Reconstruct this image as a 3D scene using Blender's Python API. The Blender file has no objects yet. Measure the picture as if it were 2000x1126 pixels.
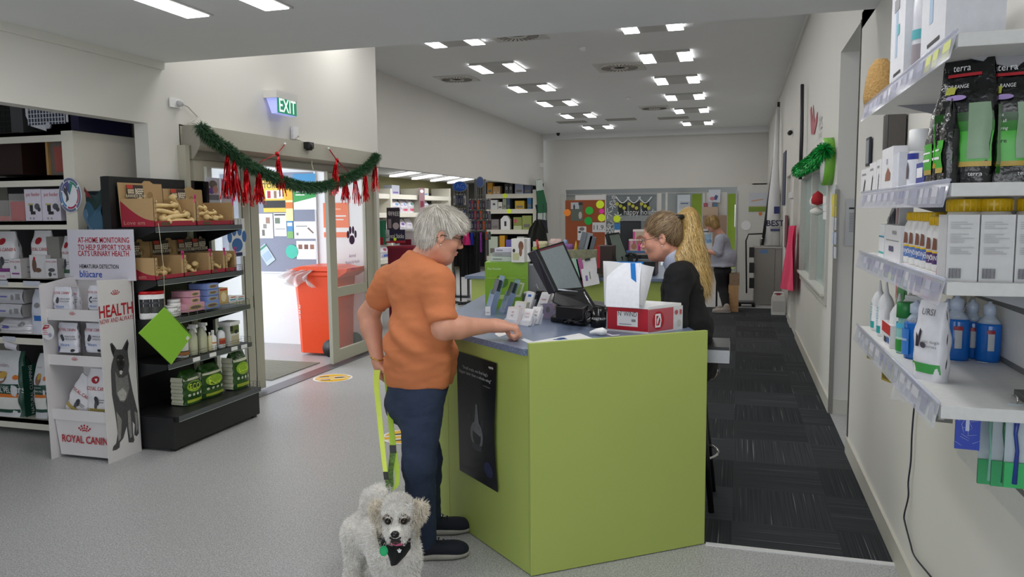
import bpy, math, random
import numpy as np
from mathutils import Vector, Matrix
random.seed(7); RNG = np.random.default_rng(7)
PI = math.pi
SC = bpy.context.scene
COL = SC.collection
# ---------------------------------------------------------------- camera, world, exposure
# camera frame solved from the vanishing points of the room (x right, y into the shop, z up)
FPX, CAMH = 1500.0, 1.6
_dY = Vector((442, -153, FPX)).normalized()
_dX = -Vector((-5110, -102, FPX)); _dX = (_dX - _dX.dot(_dY) * _dY).normalized()
_dZ = _dX.cross(_dY)
if _dZ.y > 0: _dZ = -_dZ
R3 = Matrix((_dX, _dY, _dZ))
cam_d = bpy.data.cameras.new('camera'); cam = bpy.data.objects.new('camera', cam_d); COL.objects.link(cam)
cam_d.sensor_width = 36.0; cam_d.lens = 36.0 * FPX / 2000.0; cam_d.clip_start = 0.02; cam_d.clip_end = 200
cr, cd, cf = R3.col[0], R3.col[1], R3.col[2]
rot = Matrix((cr, -cd, -cf)).transposed()
cam.matrix_world = Matrix.Translation((0, 0, CAMH)) @ rot.to_4x4()
SC.camera = cam
SC.view_settings.view_transform = 'Standard'; SC.view_settings.look = 'None'
SC.view_settings.gamma = 1.0; SC.view_settings.use_curve_mapping = False
SC.view_settings.exposure = -0.22
W = bpy.data.worlds.new('overcast_day'); SC.world = W; W.use_nodes = True
W.node_tree.nodes['Background'].inputs[0].default_value = (0.84, 0.91, 1.0, 1)
W.node_tree.nodes['Background'].inputs[1].default_value = .8
def area(name, loc, size, power, rot=(0, 0, 0), col=(1, 1, 1), spread=None):
    d = bpy.data.lights.new(name, 'AREA'); d.shape = 'RECTANGLE'; d.size, d.size_y = size; d.energy = power; d.color = col
    if spread: d.spread = spread
    o = bpy.data.objects.new(name, d); COL.objects.link(o); o.location = loc; o.rotation_euler = rot
    return o
HALL_ROWS = (9.25, 11.22, 13.22, 15.2, 17.3, 19.82)
for yy in (5.5, 7.35) + HALL_ROWS:
    for xx in (-3.49, -1.01):
        area("ceiling_panel_light", (xx, yy, 3.71), (0.7, 0.6), 8 if yy < 8 else 6.5, col=(1, .97, .93))
for xx in (-2.94, -2.43, -0.55, -0.04):  # last two are added lamps out of view, for more light nearby
    area('strip_panel_light', (xx, 3.18, 2.70), (0.14, 1.1), 6, col=(1, .98, .96))
area('vestibule_daylight', (-6.55, 6.6, 1.3), (3.2, 2.4), 110, rot=(0, -PI / 2, 0), col=(.9, .95, 1))
area('shopfront_daylight', (-1.7, -2.9, 1.35), (4.6, 2.3), 92, rot=(-PI / 2, 0, PI), col=(.92, .96, 1))

# pixel of the 2000x1126 photograph -> point on a real plane of the room
def ray(px, py): return R3 @ Vector(((px - 1000) / FPX, (py - 563) / FPX, 1.0))
CO = Vector((0, 0, CAMH))
def AZ(px, py, z=0.0): r = ray(px, py); return CO + r * ((z - CAMH) / r.z)
def AX(px, py, X): r = ray(px, py); return CO + r * (X / r.x)
def AY(px, py, Y): r = ray(px, py); return CO + r * (Y / r.y)
def AD(px, py, d): return CO + ray(px, py) * d          # d = distance along the lens axis
def AV(px, py, P, Q):
    r = ray(px, py); m = Vector((Q[1] - P[1], P[0] - Q[0])); t = (P[0] * m.x + P[1] * m.y) / (r.x * m.x + r.y * m.y)
    return CO + r * t

# ---------------------------------------------------------------- materials
MATS = {}
def s2l(c): return c / 12.92 if c <= .04045 else ((c + .055) / 1.055) ** 2.4
def hexl(h):
    h = h.lstrip('#'); h = h if len(h) == 6 else ''.join(q * 2 for q in h); return tuple(s2l(int(h[i:i + 2], 16) / 255) for i in (0, 2, 4))
def mt(h, rough=.5, metal=0.0, kind='', em=0.0, alpha=1.0, trans=0.0, scale=60, amt=.04, bump=0.0, coat=0, sub=0):
    key = (h, rough, metal, kind, em, alpha, trans, scale, amt, bump, coat, sub)
    if key in MATS: return MATS[key]
    m = bpy.data.materials.new('%s_%s' % (kind or 'paint', h.lstrip('#'))); m.use_nodes = True
    nt = m.node_tree; b = nt.nodes['Principled BSDF']; c = hexl(h)
    b.inputs['Base Color'].default_value = (*c, 1); b.inputs['Roughness'].default_value = rough
    b.inputs['Metallic'].default_value = metal
    if trans: b.inputs['Transmission Weight'].default_value = trans; b.inputs['IOR'].default_value = 1.3
    if alpha < 1: b.inputs['Alpha'].default_value = alpha
    if coat: b.inputs['Coat Weight'].default_value = coat
    if sub: b.inputs['Subsurface Weight'].default_value = sub; b.inputs['Subsurface Radius'].default_value = (.02, .008, .004)
    if em: b.inputs['Emission Color'].default_value = (*c, 1); b.inputs['Emission Strength'].default_value = em
    if not em:
        tc = nt.nodes.new('ShaderNodeTexCoord'); nz = nt.nodes.new('ShaderNodeTexNoise'); nz.inputs['Scale'].default_value = scale; nz.inputs['Detail'].default_value = 3
        nt.links.new(tc.outputs['Object'], nz.inputs['Vector'])
        mr = nt.nodes.new('ShaderNodeMapRange'); mr.inputs[3].default_value = 1 - amt * 2; mr.inputs[4].default_value = 1 + amt * 2
        nt.links.new(nz.outputs[0], mr.inputs[0])
        vm = nt.nodes.new('ShaderNodeVectorMath'); vm.operation = 'SCALE'; vm.inputs[0].default_value = c
        nt.links.new(mr.outputs[0], vm.inputs['Scale']); nt.links.new(vm.outputs[0], b.inputs['Base Color'])
        if bump:
            bp = nt.nodes.new('ShaderNodeBump'); bp.inputs['Strength'].default_value = bump; bp.inputs['Distance'].default_value = .01
            nt.links.new(nz.outputs[0], bp.inputs['Height']); nt.links.new(bp.outputs[0], b.inputs['Normal'])
    MATS[key] = m; return m
def nodes_mat(name, build):
    m = bpy.data.materials.new(name); m.use_nodes = True; build(m.node_tree, m.node_tree.nodes['Principled BSDF']); return m
def ramp(nt, src, stops):
    r = nt.nodes.new('ShaderNodeValToRGB'); e = r.color_ramp.elements
    while len(e) < len(stops): e.new(.5)
    for k, (p, h) in enumerate(stops): e[k].position = p; e[k].color = (*hexl(h), 1)
    nt.links.new(src, r.inputs[0]); return r.outputs[0]
def tex(nt, typ, scale, vec=None, **kw):
    n = nt.nodes.new(typ)
    for k, v in kw.items():
        if k in n.inputs: n.inputs[k].default_value = v
        else: setattr(n, k, v)
    n.inputs['Scale'].default_value = scale
    if vec is not None: nt.links.new(vec, n.inputs['Vector'])
    return n
def objco(nt, scale=(1, 1, 1), rot=(0, 0, 0)):
    t = nt.nodes.new('ShaderNodeTexCoord'); mp = nt.nodes.new('ShaderNodeMapping'); mp.inputs['Scale'].default_value = scale; mp.inputs['Rotation'].default_value = rot
    nt.links.new(t.outputs['Object'], mp.inputs['Vector']); return mp.outputs[0]
def _vinyl(nt, b):
    v = objco(nt); a = tex(nt, 'ShaderNodeTexNoise', 140, v, Detail=4.0); w = tex(nt, 'ShaderNodeTexVoronoi', 190, v); g = tex(nt, 'ShaderNodeTexNoise', 1.3, v)
    c = ramp(nt, a.outputs[0], [(.36, '#7c7c7d'), (.5, '#acacad'), (.64, '#d2d2d2')])
    c2 = ramp(nt, w.outputs['Color'], [(.0, '#858586'), (.5, '#b2b2b3'), (1, '#d6d6d6')])
    mx = nt.nodes.new('ShaderNodeMix'); mx.data_type = 'RGBA'; mx.inputs[0].default_value = .4; nt.links.new(c, mx.inputs[6]); nt.links.new(c2, mx.inputs[7])
    nt.links.new(mx.outputs[2], b.inputs['Base Color'])
    rr = nt.nodes.new('ShaderNodeMapRange'); rr.inputs[3].default_value = .3; rr.inputs[4].default_value = .42; nt.links.new(g.outputs[0], rr.inputs[0]); nt.links.new(rr.outputs[0], b.inputs['Roughness'])
VINYL = nodes_mat('speckled_grey_vinyl', _vinyl)
def _carpet(nt, b):
    t = nt.nodes.new('ShaderNodeTexCoord'); s = nt.nodes.new('ShaderNodeSeparateXYZ'); nt.links.new(t.outputs['Object'], s.inputs[0])
    def math_(op, a, bb=None):
        n = nt.nodes.new('ShaderNodeMath'); n.operation = op
        for i, q in enumerate((a, bb)):
            if q is None: continue
            if isinstance(q, (int, float)): n.inputs[i].default_value = q
            else: nt.links.new(q, n.inputs[i])
        return n.outputs[0]
    tx = math_('FLOOR', math_('DIVIDE', s.outputs[0], .5)); ty = math_('FLOOR', math_('DIVIDE', s.outputs[1], .5))
    chk = math_('MODULO', math_('ABSOLUTE', math_('ADD', tx, ty)), 2)
    la = tex(nt, 'ShaderNodeTexNoise', 1, objco(nt, (130, 1.2, 1)), Detail=1.0); lb = tex(nt, 'ShaderNodeTexNoise', 1, objco(nt, (1.2, 130, 1)), Detail=1.0)
    mx = nt.nodes.new('ShaderNodeMix'); nt.links.new(chk, mx.inputs[0]); nt.links.new(la.outputs[0], mx.inputs[2]); nt.links.new(lb.outputs[0], mx.inputs[3])
    wn = nt.nodes.new('ShaderNodeTexWhiteNoise'); wn.noise_dimensions = '2D'; cx = nt.nodes.new('ShaderNodeCombineXYZ'); nt.links.new(tx, cx.inputs[0]); nt.links.new(ty, cx.inputs[1]); nt.links.new(cx.outputs[0], wn.inputs['Vector'])
    c = ramp(nt, mx.outputs[0], [(.3, '#2f3134'), (.62, '#3c3f42'), (.70, '#45484a'), (.76, '#85878a')])
    sc = nt.nodes.new('ShaderNodeVectorMath'); sc.operation = 'SCALE'; nt.links.new(c, sc.inputs[0])
    k = nt.nodes.new('ShaderNodeMapRange'); k.inputs[3].default_value = .75; k.inputs[4].default_value = 1.2; nt.links.new(wn.outputs[0], k.inputs[0]); nt.links.new(k.outputs[0], sc.inputs['Scale'])
    nt.links.new(sc.outputs[0], b.inputs['Base Color']); b.inputs['Roughness'].default_value = .95; b.inputs['Specular IOR Level'].default_value = .15
CARPET = nodes_mat('charcoal_carpet_tiles', _carpet)
def _lam(nt, b):
    v = objco(nt); a = tex(nt, 'ShaderNodeTexNoise', 260, v, Detail=3.0)
    c = ramp(nt, a.outputs[0], [(.36, '#4e5c7c'), (.5, '#697892'), (.66, '#93a1ba')]); nt.links.new(c, b.inputs['Base Color']); b.inputs['Roughness'].default_value = .33
LAMINATE = nodes_mat('speckled_blue_laminate', _lam)
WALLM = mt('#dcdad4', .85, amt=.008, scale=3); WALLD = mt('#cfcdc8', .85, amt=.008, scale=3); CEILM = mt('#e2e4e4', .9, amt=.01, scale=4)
TRIM = mt('#dad8d1', .5, amt=.01); LIME = mt('#aaba60', .42, amt=.02, scale=2); ALU = mt('#a9a798', .4, .35, amt=.01); DOORF = mt('#b5b2a2', .45, amt=.01)
GLASS = mt('#eef6f4', .02, alpha=.10, kind='clear_glass', amt=0); WHITE = mt('#eeeeee', .5, amt=.01); BLACK = mt('#0b0b0c', .45); BLACKM = mt('#101113', .35)
CREAM = mt('#e3dfd2', .5, amt=.01); PLASTIC = mt('#f2f5ff', .1, alpha=.34, kind='clear_plastic', amt=0); CHROME = mt('#cccccc', .2, .9)
CARD = mt('#b39563', .8); SKINM = None

# ---------------------------------------------------------------- mesh builder
class MB:
    def __init__(s, T=None): s.v = []; s.f = []; s.m = []; s.sm = []; s.T = T
    def add(s, vs, fs, m, smooth=False, mats=None):
        n = len(s.v); s.v += [(s.T @ Vector(p)) if s.T else Vector(p) for p in vs]
        for i, q in enumerate(fs): s.f.append([n + k for k in q]); s.m.append(mats[i] if mats else m); s.sm.append(smooth)
        return s
    def box(s, x0, x1, y0, y1, z0, z1, m, T=None):
        vs = [Vector(p) for p in ((x0, y0, z0), (x1, y0, z0), (x1, y1, z0), (x0, y1, z0), (x0, y0, z1), (x1, y0, z1), (x1, y1, z1), (x0, y1, z1))]
        if T: vs = [T @ p for p in vs]
        return s.add(vs, [(0, 3, 2, 1), (4, 5, 6, 7), (0, 1, 5, 4), (1, 2, 6, 5), (2, 3, 7, 6), (3, 0, 4, 7)], m)
    def quad(s, a, b, c, d, m): return s.add([a, b, c, d], [(0, 1, 2, 3)], m)
    def poly(s, pts, m): return s.add(pts, [tuple(range(len(pts)))], m)
    def prism(s, pts, d, m, cap=None):          # pts 3-D outline, extruded by vector d
        n = len(pts); P = [Vector(p) for p in pts]; Q = [p + Vector(d) for p in P]
        return s.add(P + Q, [tuple(range(n - 1, -1, -1)), tuple(range(n, 2 * n))] + [(i, (i + 1) % n, n + (i + 1) % n, n + i) for i in range(n)], m, mats=[cap or m, cap or m] + [m] * n)
    def tube(s, path, r, m, n=8, cap=True, flat=1.0):
        P = [Vector(p) for p in path]; rs = r if isinstance(r, (list, tuple)) else [r] * len(P); vs = []; up = Vector((0, 0, 1)); prev = None
        for i, p in enumerate(P):
            t = (P[min(i + 1, len(P) - 1)] - P[max(i - 1, 0)]).normalized()
            if prev is None: a = t.cross(up); a = a if a.length > .1 else t.cross(Vector((1, 0, 0)))
            else: a = prev - t * prev.dot(t)
            a.normalize(); prev = a; b = t.cross(a)
            for k in range(n):
                w = 2 * PI * k / n; vs.append(p + (a * math.cos(w) + b * math.sin(w) * flat) * rs[i])
        fs = [(i * n + k, i * n + (k + 1) % n, (i + 1) * n + (k + 1) % n, (i + 1) * n + k) for i in range(len(P) - 1) for k in range(n)]
        if cap: fs += [tuple(range(n - 1, -1, -1)), tuple((len(P) - 1) * n + k for k in range(n))]
        return s.add(vs, fs, m, True)
    def lathe(s, prof, m, c=(0, 0, 0), n=20, mats=None, axis='Z', sx=1.0, sy=1.0):   # prof [(r, z)], mats per band
        vs = []
        for r, z in prof:
            for k in range(n):
                w = 2 * PI * k / n; p = (r * math.cos(w) * sx, r * math.sin(w) * sy, z)
                if axis == 'Y': p = (p[0], p[2], p[1])
                if axis == 'X': p = (p[2], p[0], p[1])
                vs.append((p[0] + c[0], p[1] + c[1], p[2] + c[2]))
        fs = []; ms = []
        for i in range(len(prof) - 1):
            for k in range(n): fs.append((i * n + k, i * n + (k + 1) % n, (i + 1) * n + (k + 1) % n, (i + 1) * n + k)); ms.append(mats[i] if mats else m)
        fs += [tuple(range(n - 1, -1, -1)), tuple((len(prof) - 1) * n + k for k in range(n))]; ms += [mats[0] if mats else m, mats[-1] if mats else m]
        return s.add(vs, fs, m, True, ms)
    def grid(s, fn, nu, nv, m, mf=None, smooth=True):
        vs = [fn(i / nu, j / nv) for j in range(nv + 1) for i in range(nu + 1)]; fs = []; ms = []
        for j in range(nv):
            for i in range(nu): a = j * (nu + 1) + i; fs.append((a, a + 1, a + nu + 2, a + nu + 1)); ms.append((mf((i + .5) / nu, (j + .5) / nv) or m) if mf else m)
        return s.add(vs, fs, m, smooth, ms)
    def text(s, txt, m, size=.02, o=(0, 0, 0), xd=(1, 0, 0), yd=(0, 0, 1), al='CENTER', sx=1.0, bold=0.0, fn=None):
        vs, fs = text_mesh(txt, al, bold); xd = Vector(xd).normalized(); yd = Vector(yd).normalized(); o = Vector(o)
        if fn: pts = [fn(x * size * sx, y * size) for x, y in vs]
        else: pts = [o + xd * (x * size * sx) + yd * (y * size) for x, y in vs]
        return s.add(pts, fs, m)
    def disc(s, c, r, m, xd=(1, 0, 0), yd=(0, 0, 1), n=24, r2=None, d=None):
        c = Vector(c); xd = Vector(xd); yd = Vector(yd); P = [c + xd * math.cos(2 * PI * k / n) * r + yd * math.sin(2 * PI * k / n) * (r2 or r) for k in range(n)]
        return s.prism(P, d, m) if d else s.poly(P, m)
    def build(s, name, parent=None, loc=(0, 0, 0), rz=0, bevel=0.0, rot=None):
        me = bpy.data.meshes.new(name); me.from_pydata([tuple(p) for p in s.v], [], s.f)
        idx = {}
        for m in s.m:
            if m.name not in idx: idx[m.name] = len(idx); me.materials.append(m)
        me.polygons.foreach_set('material_index', [idx[m.name] for m in s.m]); me.polygons.foreach_set('use_smooth', s.sm); me.update()
        o = bpy.data.objects.new(name, me); COL.objects.link(o)
        if parent: o.parent = parent
        o.location = loc; o.rotation_euler = rot or (0, 0, rz)
        if bevel:
            b = o.modifiers.new('bevel', 'BEVEL'); b.width = bevel; b.segments = 2; b.limit_method = 'ANGLE'; b.angle_limit = 1.0
        return o
_TM = {}
def text_mesh(txt, al, bold):
    k = (txt, al, bold)
    if k in _TM: return _TM[k]
    c = bpy.data.curves.new('t', 'FONT'); c.body = txt; c.align_x = al; c.align_y = 'CENTER'; c.size = 1.12; c.offset = bold; c.resolution_u = 2
    o = bpy.data.objects.new('t', c); COL.objects.link(o)
    dg = bpy.context.evaluated_depsgraph_get(); me = bpy.data.meshes.new_from_object(o.evaluated_get(dg))
    _TM[k] = ([(v.co.x, v.co.y) for v in me.vertices], [tuple(p.vertices) for p in me.polygons])
    bpy.data.objects.remove(o); bpy.data.curves.remove(c); bpy.data.meshes.remove(me); return _TM[k]
def fastmesh(name, V, F, mat, parent=None, smooth=True, midx=None):     # numpy verts, quads or tris
    me = bpy.data.meshes.new(name); k = F.shape[1]
    me.vertices.add(len(V)); me.vertices.foreach_set('co', V.astype(np.float32).ravel())
    me.loops.add(F.size); me.loops.foreach_set('vertex_index', F.astype(np.int32).ravel())
    me.polygons.add(len(F)); me.polygons.foreach_set('loop_start', np.arange(0, F.size, k, dtype=np.int32))
    for m in (mat if isinstance(mat, (list, tuple)) else [mat]): me.materials.append(m)
    if midx is not None: me.polygons.foreach_set('material_index', midx.astype(np.int32))
    me.polygons.foreach_set('use_smooth', np.full(len(F), smooth)); me.update(calc_edges=True); me.validate()
    o = bpy.data.objects.new(name, me); COL.objects.link(o); o.parent = parent; return o
def tag(o, label, cat, group=None, kind=None):
    o['label'] = label; o['category'] = cat
    if group: o['group'] = group
    if kind: o['kind'] = kind
    return o
def thing(name, label, cat, loc=(0, 0, 0), rz=0, group=None, rot=None):
    o = bpy.data.objects.new(name, None); COL.objects.link(o); o.location = loc; o.rotation_euler = rot or (0, 0, rz); o.empty_display_size = .05
    return tag(o, label, cat, group)
def struct(name, mb, label=None, **k):
    o = mb.build(name, **k); o['kind'] = 'structure'
    if label: o['label'] = label
    return o
def lbl(o, s): o['label'] = s; return o
# ================================================================ the room
XL, XR, ZN, ZF = -4.1, 0.72, 2.72, 3.77
struct('floor', MB().box(-9, 3.5, -4, 3.684, -.1, 0, VINYL).box(-9, -1.0, 3.684, 22, -.1, 0, VINYL).box(.72, 3.5, 3.684, 22, -.1, 0, VINYL).box(-1.0, .72, 13.1, 22, -.1, 0, VINYL), 'grey speckled vinyl floor')
struct('floor_carpet', MB().box(-1.0, .72, 3.684, 13.1, -.1, .001, CARPET), 'dark charcoal carpet tile floor behind the counter')
struct('trim_1', MB().box(-.12, .72, 3.66, 3.69, 0, .006, mt('#dddddd', .4)), 'pale metal threshold strip at the front edge of the carpet')
cl = MB().box(-4.3, 2.5, -4, 4.86, ZN, ZN + .1, CEILM).box(-4.3, 2.5, 4.8, 4.86, ZN + .1, ZF + .1, CEILM).box(-5.5, 2.5, 4.8, 22, ZF, ZF + .1, CEILM)
cl.box(-9, -5.45, 8.4, 22, 2.42, 2.5, CEILM).box(-6.8, -4.22, 4.9, 8.4, 2.62, 2.7, CEILM).box(-7, -4.22, -4, 4.9, 2.62, 2.7, CEILM)
struct('ceiling', cl)
# left wall with the alcove opening, the automatic door opening and the far bulkhead
wl = MB().box(XL - .12, XL, -4, 4.664, 2.262, ZN + .05, WALLM).box(XL - .12, XL, 4.664, 5.0, 0, ZF, WALLM).box(XL - .12, XL, 5.0, 8.16, 2.28, ZF, WALLM).box(XL - .12, XL, 8.16, 8.372, 0, ZF, WALLM)
wl.box(-5.45, XL - .12, 8.3, 8.372, 0, ZF, WALLM)
wl.box(-5.45, -5.33, 8.372, 21.4, 2.315, ZF, WALLM)
struct('wall_left', wl)
struct('trim_2', MB().box(XL, XL + .025, -4, 4.84, ZN - .055, ZN, TRIM), 'pale cornice strip where the near wall meets the low ceiling')
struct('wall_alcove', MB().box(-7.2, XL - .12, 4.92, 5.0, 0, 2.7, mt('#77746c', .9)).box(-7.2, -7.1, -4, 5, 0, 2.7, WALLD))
ol = mt('#8f8b63', .85)
struct('wall_alcove_far', MB().box(-7.75, -7.65, 8.3, 21.6, 0, 2.5, ol).box(-7.7, -5.45, 8.3, 8.4, 0, 2.6, ol).box(-7.7, -5.33, 20.65, 20.75, 0, 2.45, mt('#6d6a66', .9)).box(-5.45, -5.33, 20.75, 21.5, 0, 2.4, WALLM))
# vestibule
vw = mt('#e9ebee', .6, amt=.01)
struct('wall_vestibule', MB().box(-6.8, XL - .12, 8.27, 8.30, 0, 2.65, vw).box(-6.8, XL - .12, 5.0, 5.06, 0, 2.65, vw))
struct('window_1', MB().box(-6.78, -6.72, 5.06, 8.27, 0, .12, DOORF).box(-6.78, -6.72, 5.06, 5.14, 0, 2.62, DOORF).box(-6.78, -6.72, 6.6, 6.68, 0, 2.62, DOORF).box(-6.78, -6.72, 8.19, 8.27, 0, 2.62, DOORF).box(-6.78, -6.72, 5.06, 8.27, 2.1, 2.2, DOORF).box(-6.76, -6.74, 5.1, 8.2, .1, 2.6, GLASS), 'glazed outer wall of the entrance vestibule')
struct('floor_outside', MB().box(-40, -9, -30, 40, -.12, -.02, mt('#c9c9c4', .8)), 'pale ground outside the entrance')
# right wall, doorways and hall
wr = MB()
DZ = 2.775
wr.box(XR, XR + .14, -4, 5.37, 0, ZN + .1, WALLM).box(XR, XR + .14, 4.8, 5.37, ZN, ZF, WALLM)          # near wall carrying the shelves
wr.box(XR, XR + .14, 5.37, 6.4, DZ, ZF, WALLM)
wr.box(XR, XR + .14, 6.4, 6.82, 0, ZF, WALLM).box(XR, XR + .14, 6.82, 9.75, 0, .86, WALLM).box(XR, XR + .14, 6.82, 9.75, 1.99, ZF, WALLM)
wr.box(XR, XR + .14, 9.75, 10.15, 0, ZF, WALLM).box(XR, XR + .14, 10.15, 11.0, 2.1, ZF, WALLM).box(XR, XR + .14, 11.0, 11.7, 0, ZF, WALLM).box(XR, XR + .14, 11.7, 12.6, 2.1, ZF, WALLM).box(XR, XR + .14, 12.6, 21.7, 0, ZF, WALLM)
wr.box(XR + .14, 2.4, 6.4, 6.5, 0, DZ + .3, WALLD).box(1.9, 2.0, 4.8, 6.5, 0, 3, WALLD)
struct('wall_right', wr)
struct('wall_back', MB().box(-5.45, -4.75, 21.6, 21.75, 0, ZF, WALLM).box(-4.75, 1, 21.6, 21.75, 2.22, ZF, WALLM).box(-4.75, 1, 21.6, 21.75, 0, .02, WALLM).box(.35, 1, 21.6, 21.75, 0, 2.3, WALLM).box(-5.4, 1, 21.3, 21.6, 3.62, ZF, CEILM)
       , 'grey far end wall')
struct('wall_back_room', MB().box(-5.4, 2, 24.5, 24.6, 0, 2.6, mt('#b9b9b5', .8)).box(-5.4, 2, 21.75, 24.5, 2.5, 2.6, CEILM).box(-5.5, -5.4, 21.75, 24.5, 0, 2.6, WALLD))
# shopfront behind the camera
sf = MB().box(-4.3, .9, -4.05, -3.95, 2.4, ZN, WALLM).box(-4.3, -3.9, -4.05, -3.95, 0, 2.4, WALLM).box(.5, .9, -4.05, -3.95, 0, 2.4, WALLM)
struct('wall_front', sf)
bb = mt('#c9c6bb', .5, amt=.01)
struct('baseboard_right', MB().box(XR - .014, XR, -1, 5.37, 0, .11, bb).box(XR - .014, XR, 6.4, 10.1, 0, .11, bb).box(XR - .014, XR, 11.05, 11.65, 0, .11, bb).box(XR, XR + .16, 6.386, 6.4, 0, .11, bb).box(XR + .16, 1.9, 6.386, 6.4, 0, .11, bb))
struct('trim_3', MB().box(XR - .006, XR + .004, 5.35, 5.372, 0, DZ, mt('#4a453f', .5)).box(XR - .01, XR + .02, 6.38, 6.41, 0, 1.75, mt('#8f8c86', .35, .6)), 'metal corner strip of the right hand doorway')
struct('trim_4', MB().box(XR - .03, XR, 4.9, 21.3, ZF - .06, ZF, TRIM), 'pale cornice along the top of the right wall')
# small doors on the right wall (recessed grey leafs)
for i, (a, b) in enumerate(((10.15, 11.0), (11.7, 12.6))):
    d = struct('door_%d' % (i + 3), MB().box(XR + .05, XR + .09, a, b, 0, 2.1, mt('#bdbab3', .6)), ('nearer', 'farther')[i] + ' pale door set in the right wall')
    MB().box(XR + .02, XR + .05, a + .08, a + .12, 1.0, 1.12, CHROME).build('door_handle', d)
    MB().box(XR - .012, XR, a - .06, a, 0, 2.16, TRIM).box(XR - .012, XR, b, b + .06, 0, 2.16, TRIM).box(XR - .0115, XR, a - .058, b + .058, 2.1, 2.158, TRIM).build('door_frame', d)
# window in the right wall
w = MB(); fr = mt('#c9c7c1', .5)
for a, b in ((6.82, 6.90), (8.22, 8.32), (9.67, 9.75)): w.box(XR - .02, XR + .1, a, b, .86, 1.99, fr)
w.box(XR - .018, XR + .098, 6.823, 9.747, .80, .878, fr).box(XR - .018, XR + .098, 6.823, 9.747, 1.95, 2.01, fr)
wn = struct('window_2', w, 'two pane internal window on the right wall')
MB().box(XR + .04, XR + .05, 6.88, 9.7, .88, 1.96, mt('#a9bcb8', .3, amt=.08, scale=2)).build('pane', wn)
MB().box(XR - .045, XR + .1, 6.86, 9.72, .875, .895, TRIM).build('sill', wn)
# far end wall openings
YB = 21.6
def back(px, py): return AY(px, py, YB)
def bq(mb, x0, y0, x1, y1, m, Y=YB, t=.02):
    a = AY(x0, y1, Y); b = AY(x1, y0, Y); mb.box(a.x, b.x, Y - t, Y, a.z, b.z, m); return mb
w = MB(); bq(w, 1096, 381, 1104, 520, TRIM); bq(w, 1176, 378, 1184, 560, TRIM); bq(w, 1282, 377, 1292, 560, TRIM); bq(w, 1298, 375, 1304, 560, TRIM); bq(w, 1370, 375, 1377, 560, TRIM); bq(w, 1096, 375, 1380, 380, TRIM); bq(w, 1377, 375, 1420, 560, WALLM); bq(w, 1436, 360, 1520, 575, WALLM)
struct('wall_back_frames', w, 'pale frames and piers of the openings in the far wall')
w = MB(); bq(w, 1106, 384, 1146, 560, mt('#c6c2b9', .6), 22.2); struct('door_5', w, 'cream door leaf standing open in the far wall')
LIMEW = mt('#a3bf3f', .6)
w = MB(); bq(w, 1349, 378, 1371, 575, LIMEW, 22.6); bq(w, 1418, 378, 1438, 575, LIMEW, 22.6); bq(w, 1140, 380, 1150, 395, LIMEW, 22.6); struct('wall_lime', w, 'lime green painted wall seen through the far doorways')
w = MB(); bq(w, 1104, 384, 1140, 392, WHITE, 24.4, .01); tag(w.build('paper_strip'), 'low wide white strip above the brown pinboard on the room wall behind', 'poster'); w = MB(); bq(w, 1322, 380, 1348, 480, WHITE, 24.4, .01)
tag(w.build('paper_sheet'), 'tall white panel on the room wall behind the right far doorway', 'poster')
# ceiling lamps of the hall: pairs of diffusers on one tray
PAN = mt('#ffffff', .5, em=9.0, kind='lamp'); n = 0
for r, yy in enumerate(HALL_ROWS + (7.35, 5.5)):
    for c, xx in enumerate((-3.49, -1.01)):
        where = ('nearest', 'second', 'third', 'fourth', 'fifth', 'farthest', 'seventh, just behind the low ceiling edge,', 'eighth, tucked behind the low ceiling edge,')[r] + ' pair of the ' + ('left', 'right')[c] + ' row'
        t = thing('ceiling_light', 'twin panel ceiling light, ' + where, 'ceiling light', (xx, yy, ZF), 0, 'twin panel ceiling lights')
        MB().box(-.34, .34, -.33, .33, -.035, 0, mt('#bfbfbc', .7)).build('tray', t)
        for s in (-1, 1): MB().box(s * .26 - .09, s * .26 + .09, -.32, .32, -.039, -.035, PAN).build('diffuser', t)
for xx, nm in ((-2.94, 'left'), (-2.43, 'right')):
    t = thing('strip_light', 'long bright strip light in the low ceiling, ' + nm + ' one of two', 'ceiling light', (xx, 3.18, ZN), 0, 'strip lights in the low ceiling')
    MB().box(-.09, .09, -.62, .62, -.008, 0, mt('#bdbdbb', .6)).build('frame', t); MB().box(-.072, .072, -.6, .6, -.014, -.008, mt('#ffffff', .5, em=7.0, kind='lamp')).build('diffuser', t)
for xx in (-.55, -.04):  # two unseen fixtures added to brighten the near area
    t = thing('strip_light', 'added strip light in the low ceiling, out of view', 'ceiling light', (xx, 2.3, ZN), 0, 'strip lights in the low ceiling'); MB().box(-.09, .09, -.62, .62, -.008, 0, PAN).build('diffuser', t)
# alcove tubes
ex = [((766, 343), (819, 334)), ((809, 348), (861, 339)), ((845, 352), (892, 344)), ((878, 356), (922, 347))]
for i, (a, b) in enumerate(ex):
    A = AZ(a[0], a[1], 2.385); B = AZ(b[0], b[1], 2.385); c = (A + B) / 2; L = (B - A).length / 2; rz = math.atan2(B.y - A.y, B.x - A.x)
    t = thing('tube_light', 'tube light under the alcove ceiling, %s from the left' % ('first', 'second', 'third', 'fourth')[i], 'ceiling light', (c.x, c.y, 2.412), rz, 'tube lights in the far left alcove')
    MB().box(-L, L, -.05, .05, -.02, 0, WHITE).build('batten', t); MB().box(-L, L, -.06, .06, -.055, -.02, mt('#ffffff', .5, em=3.0, kind='lamp')).build('tube', t)
    area('alcove_light', (c.x, c.y, 2.35), (.4, L * 2), 14)
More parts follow.
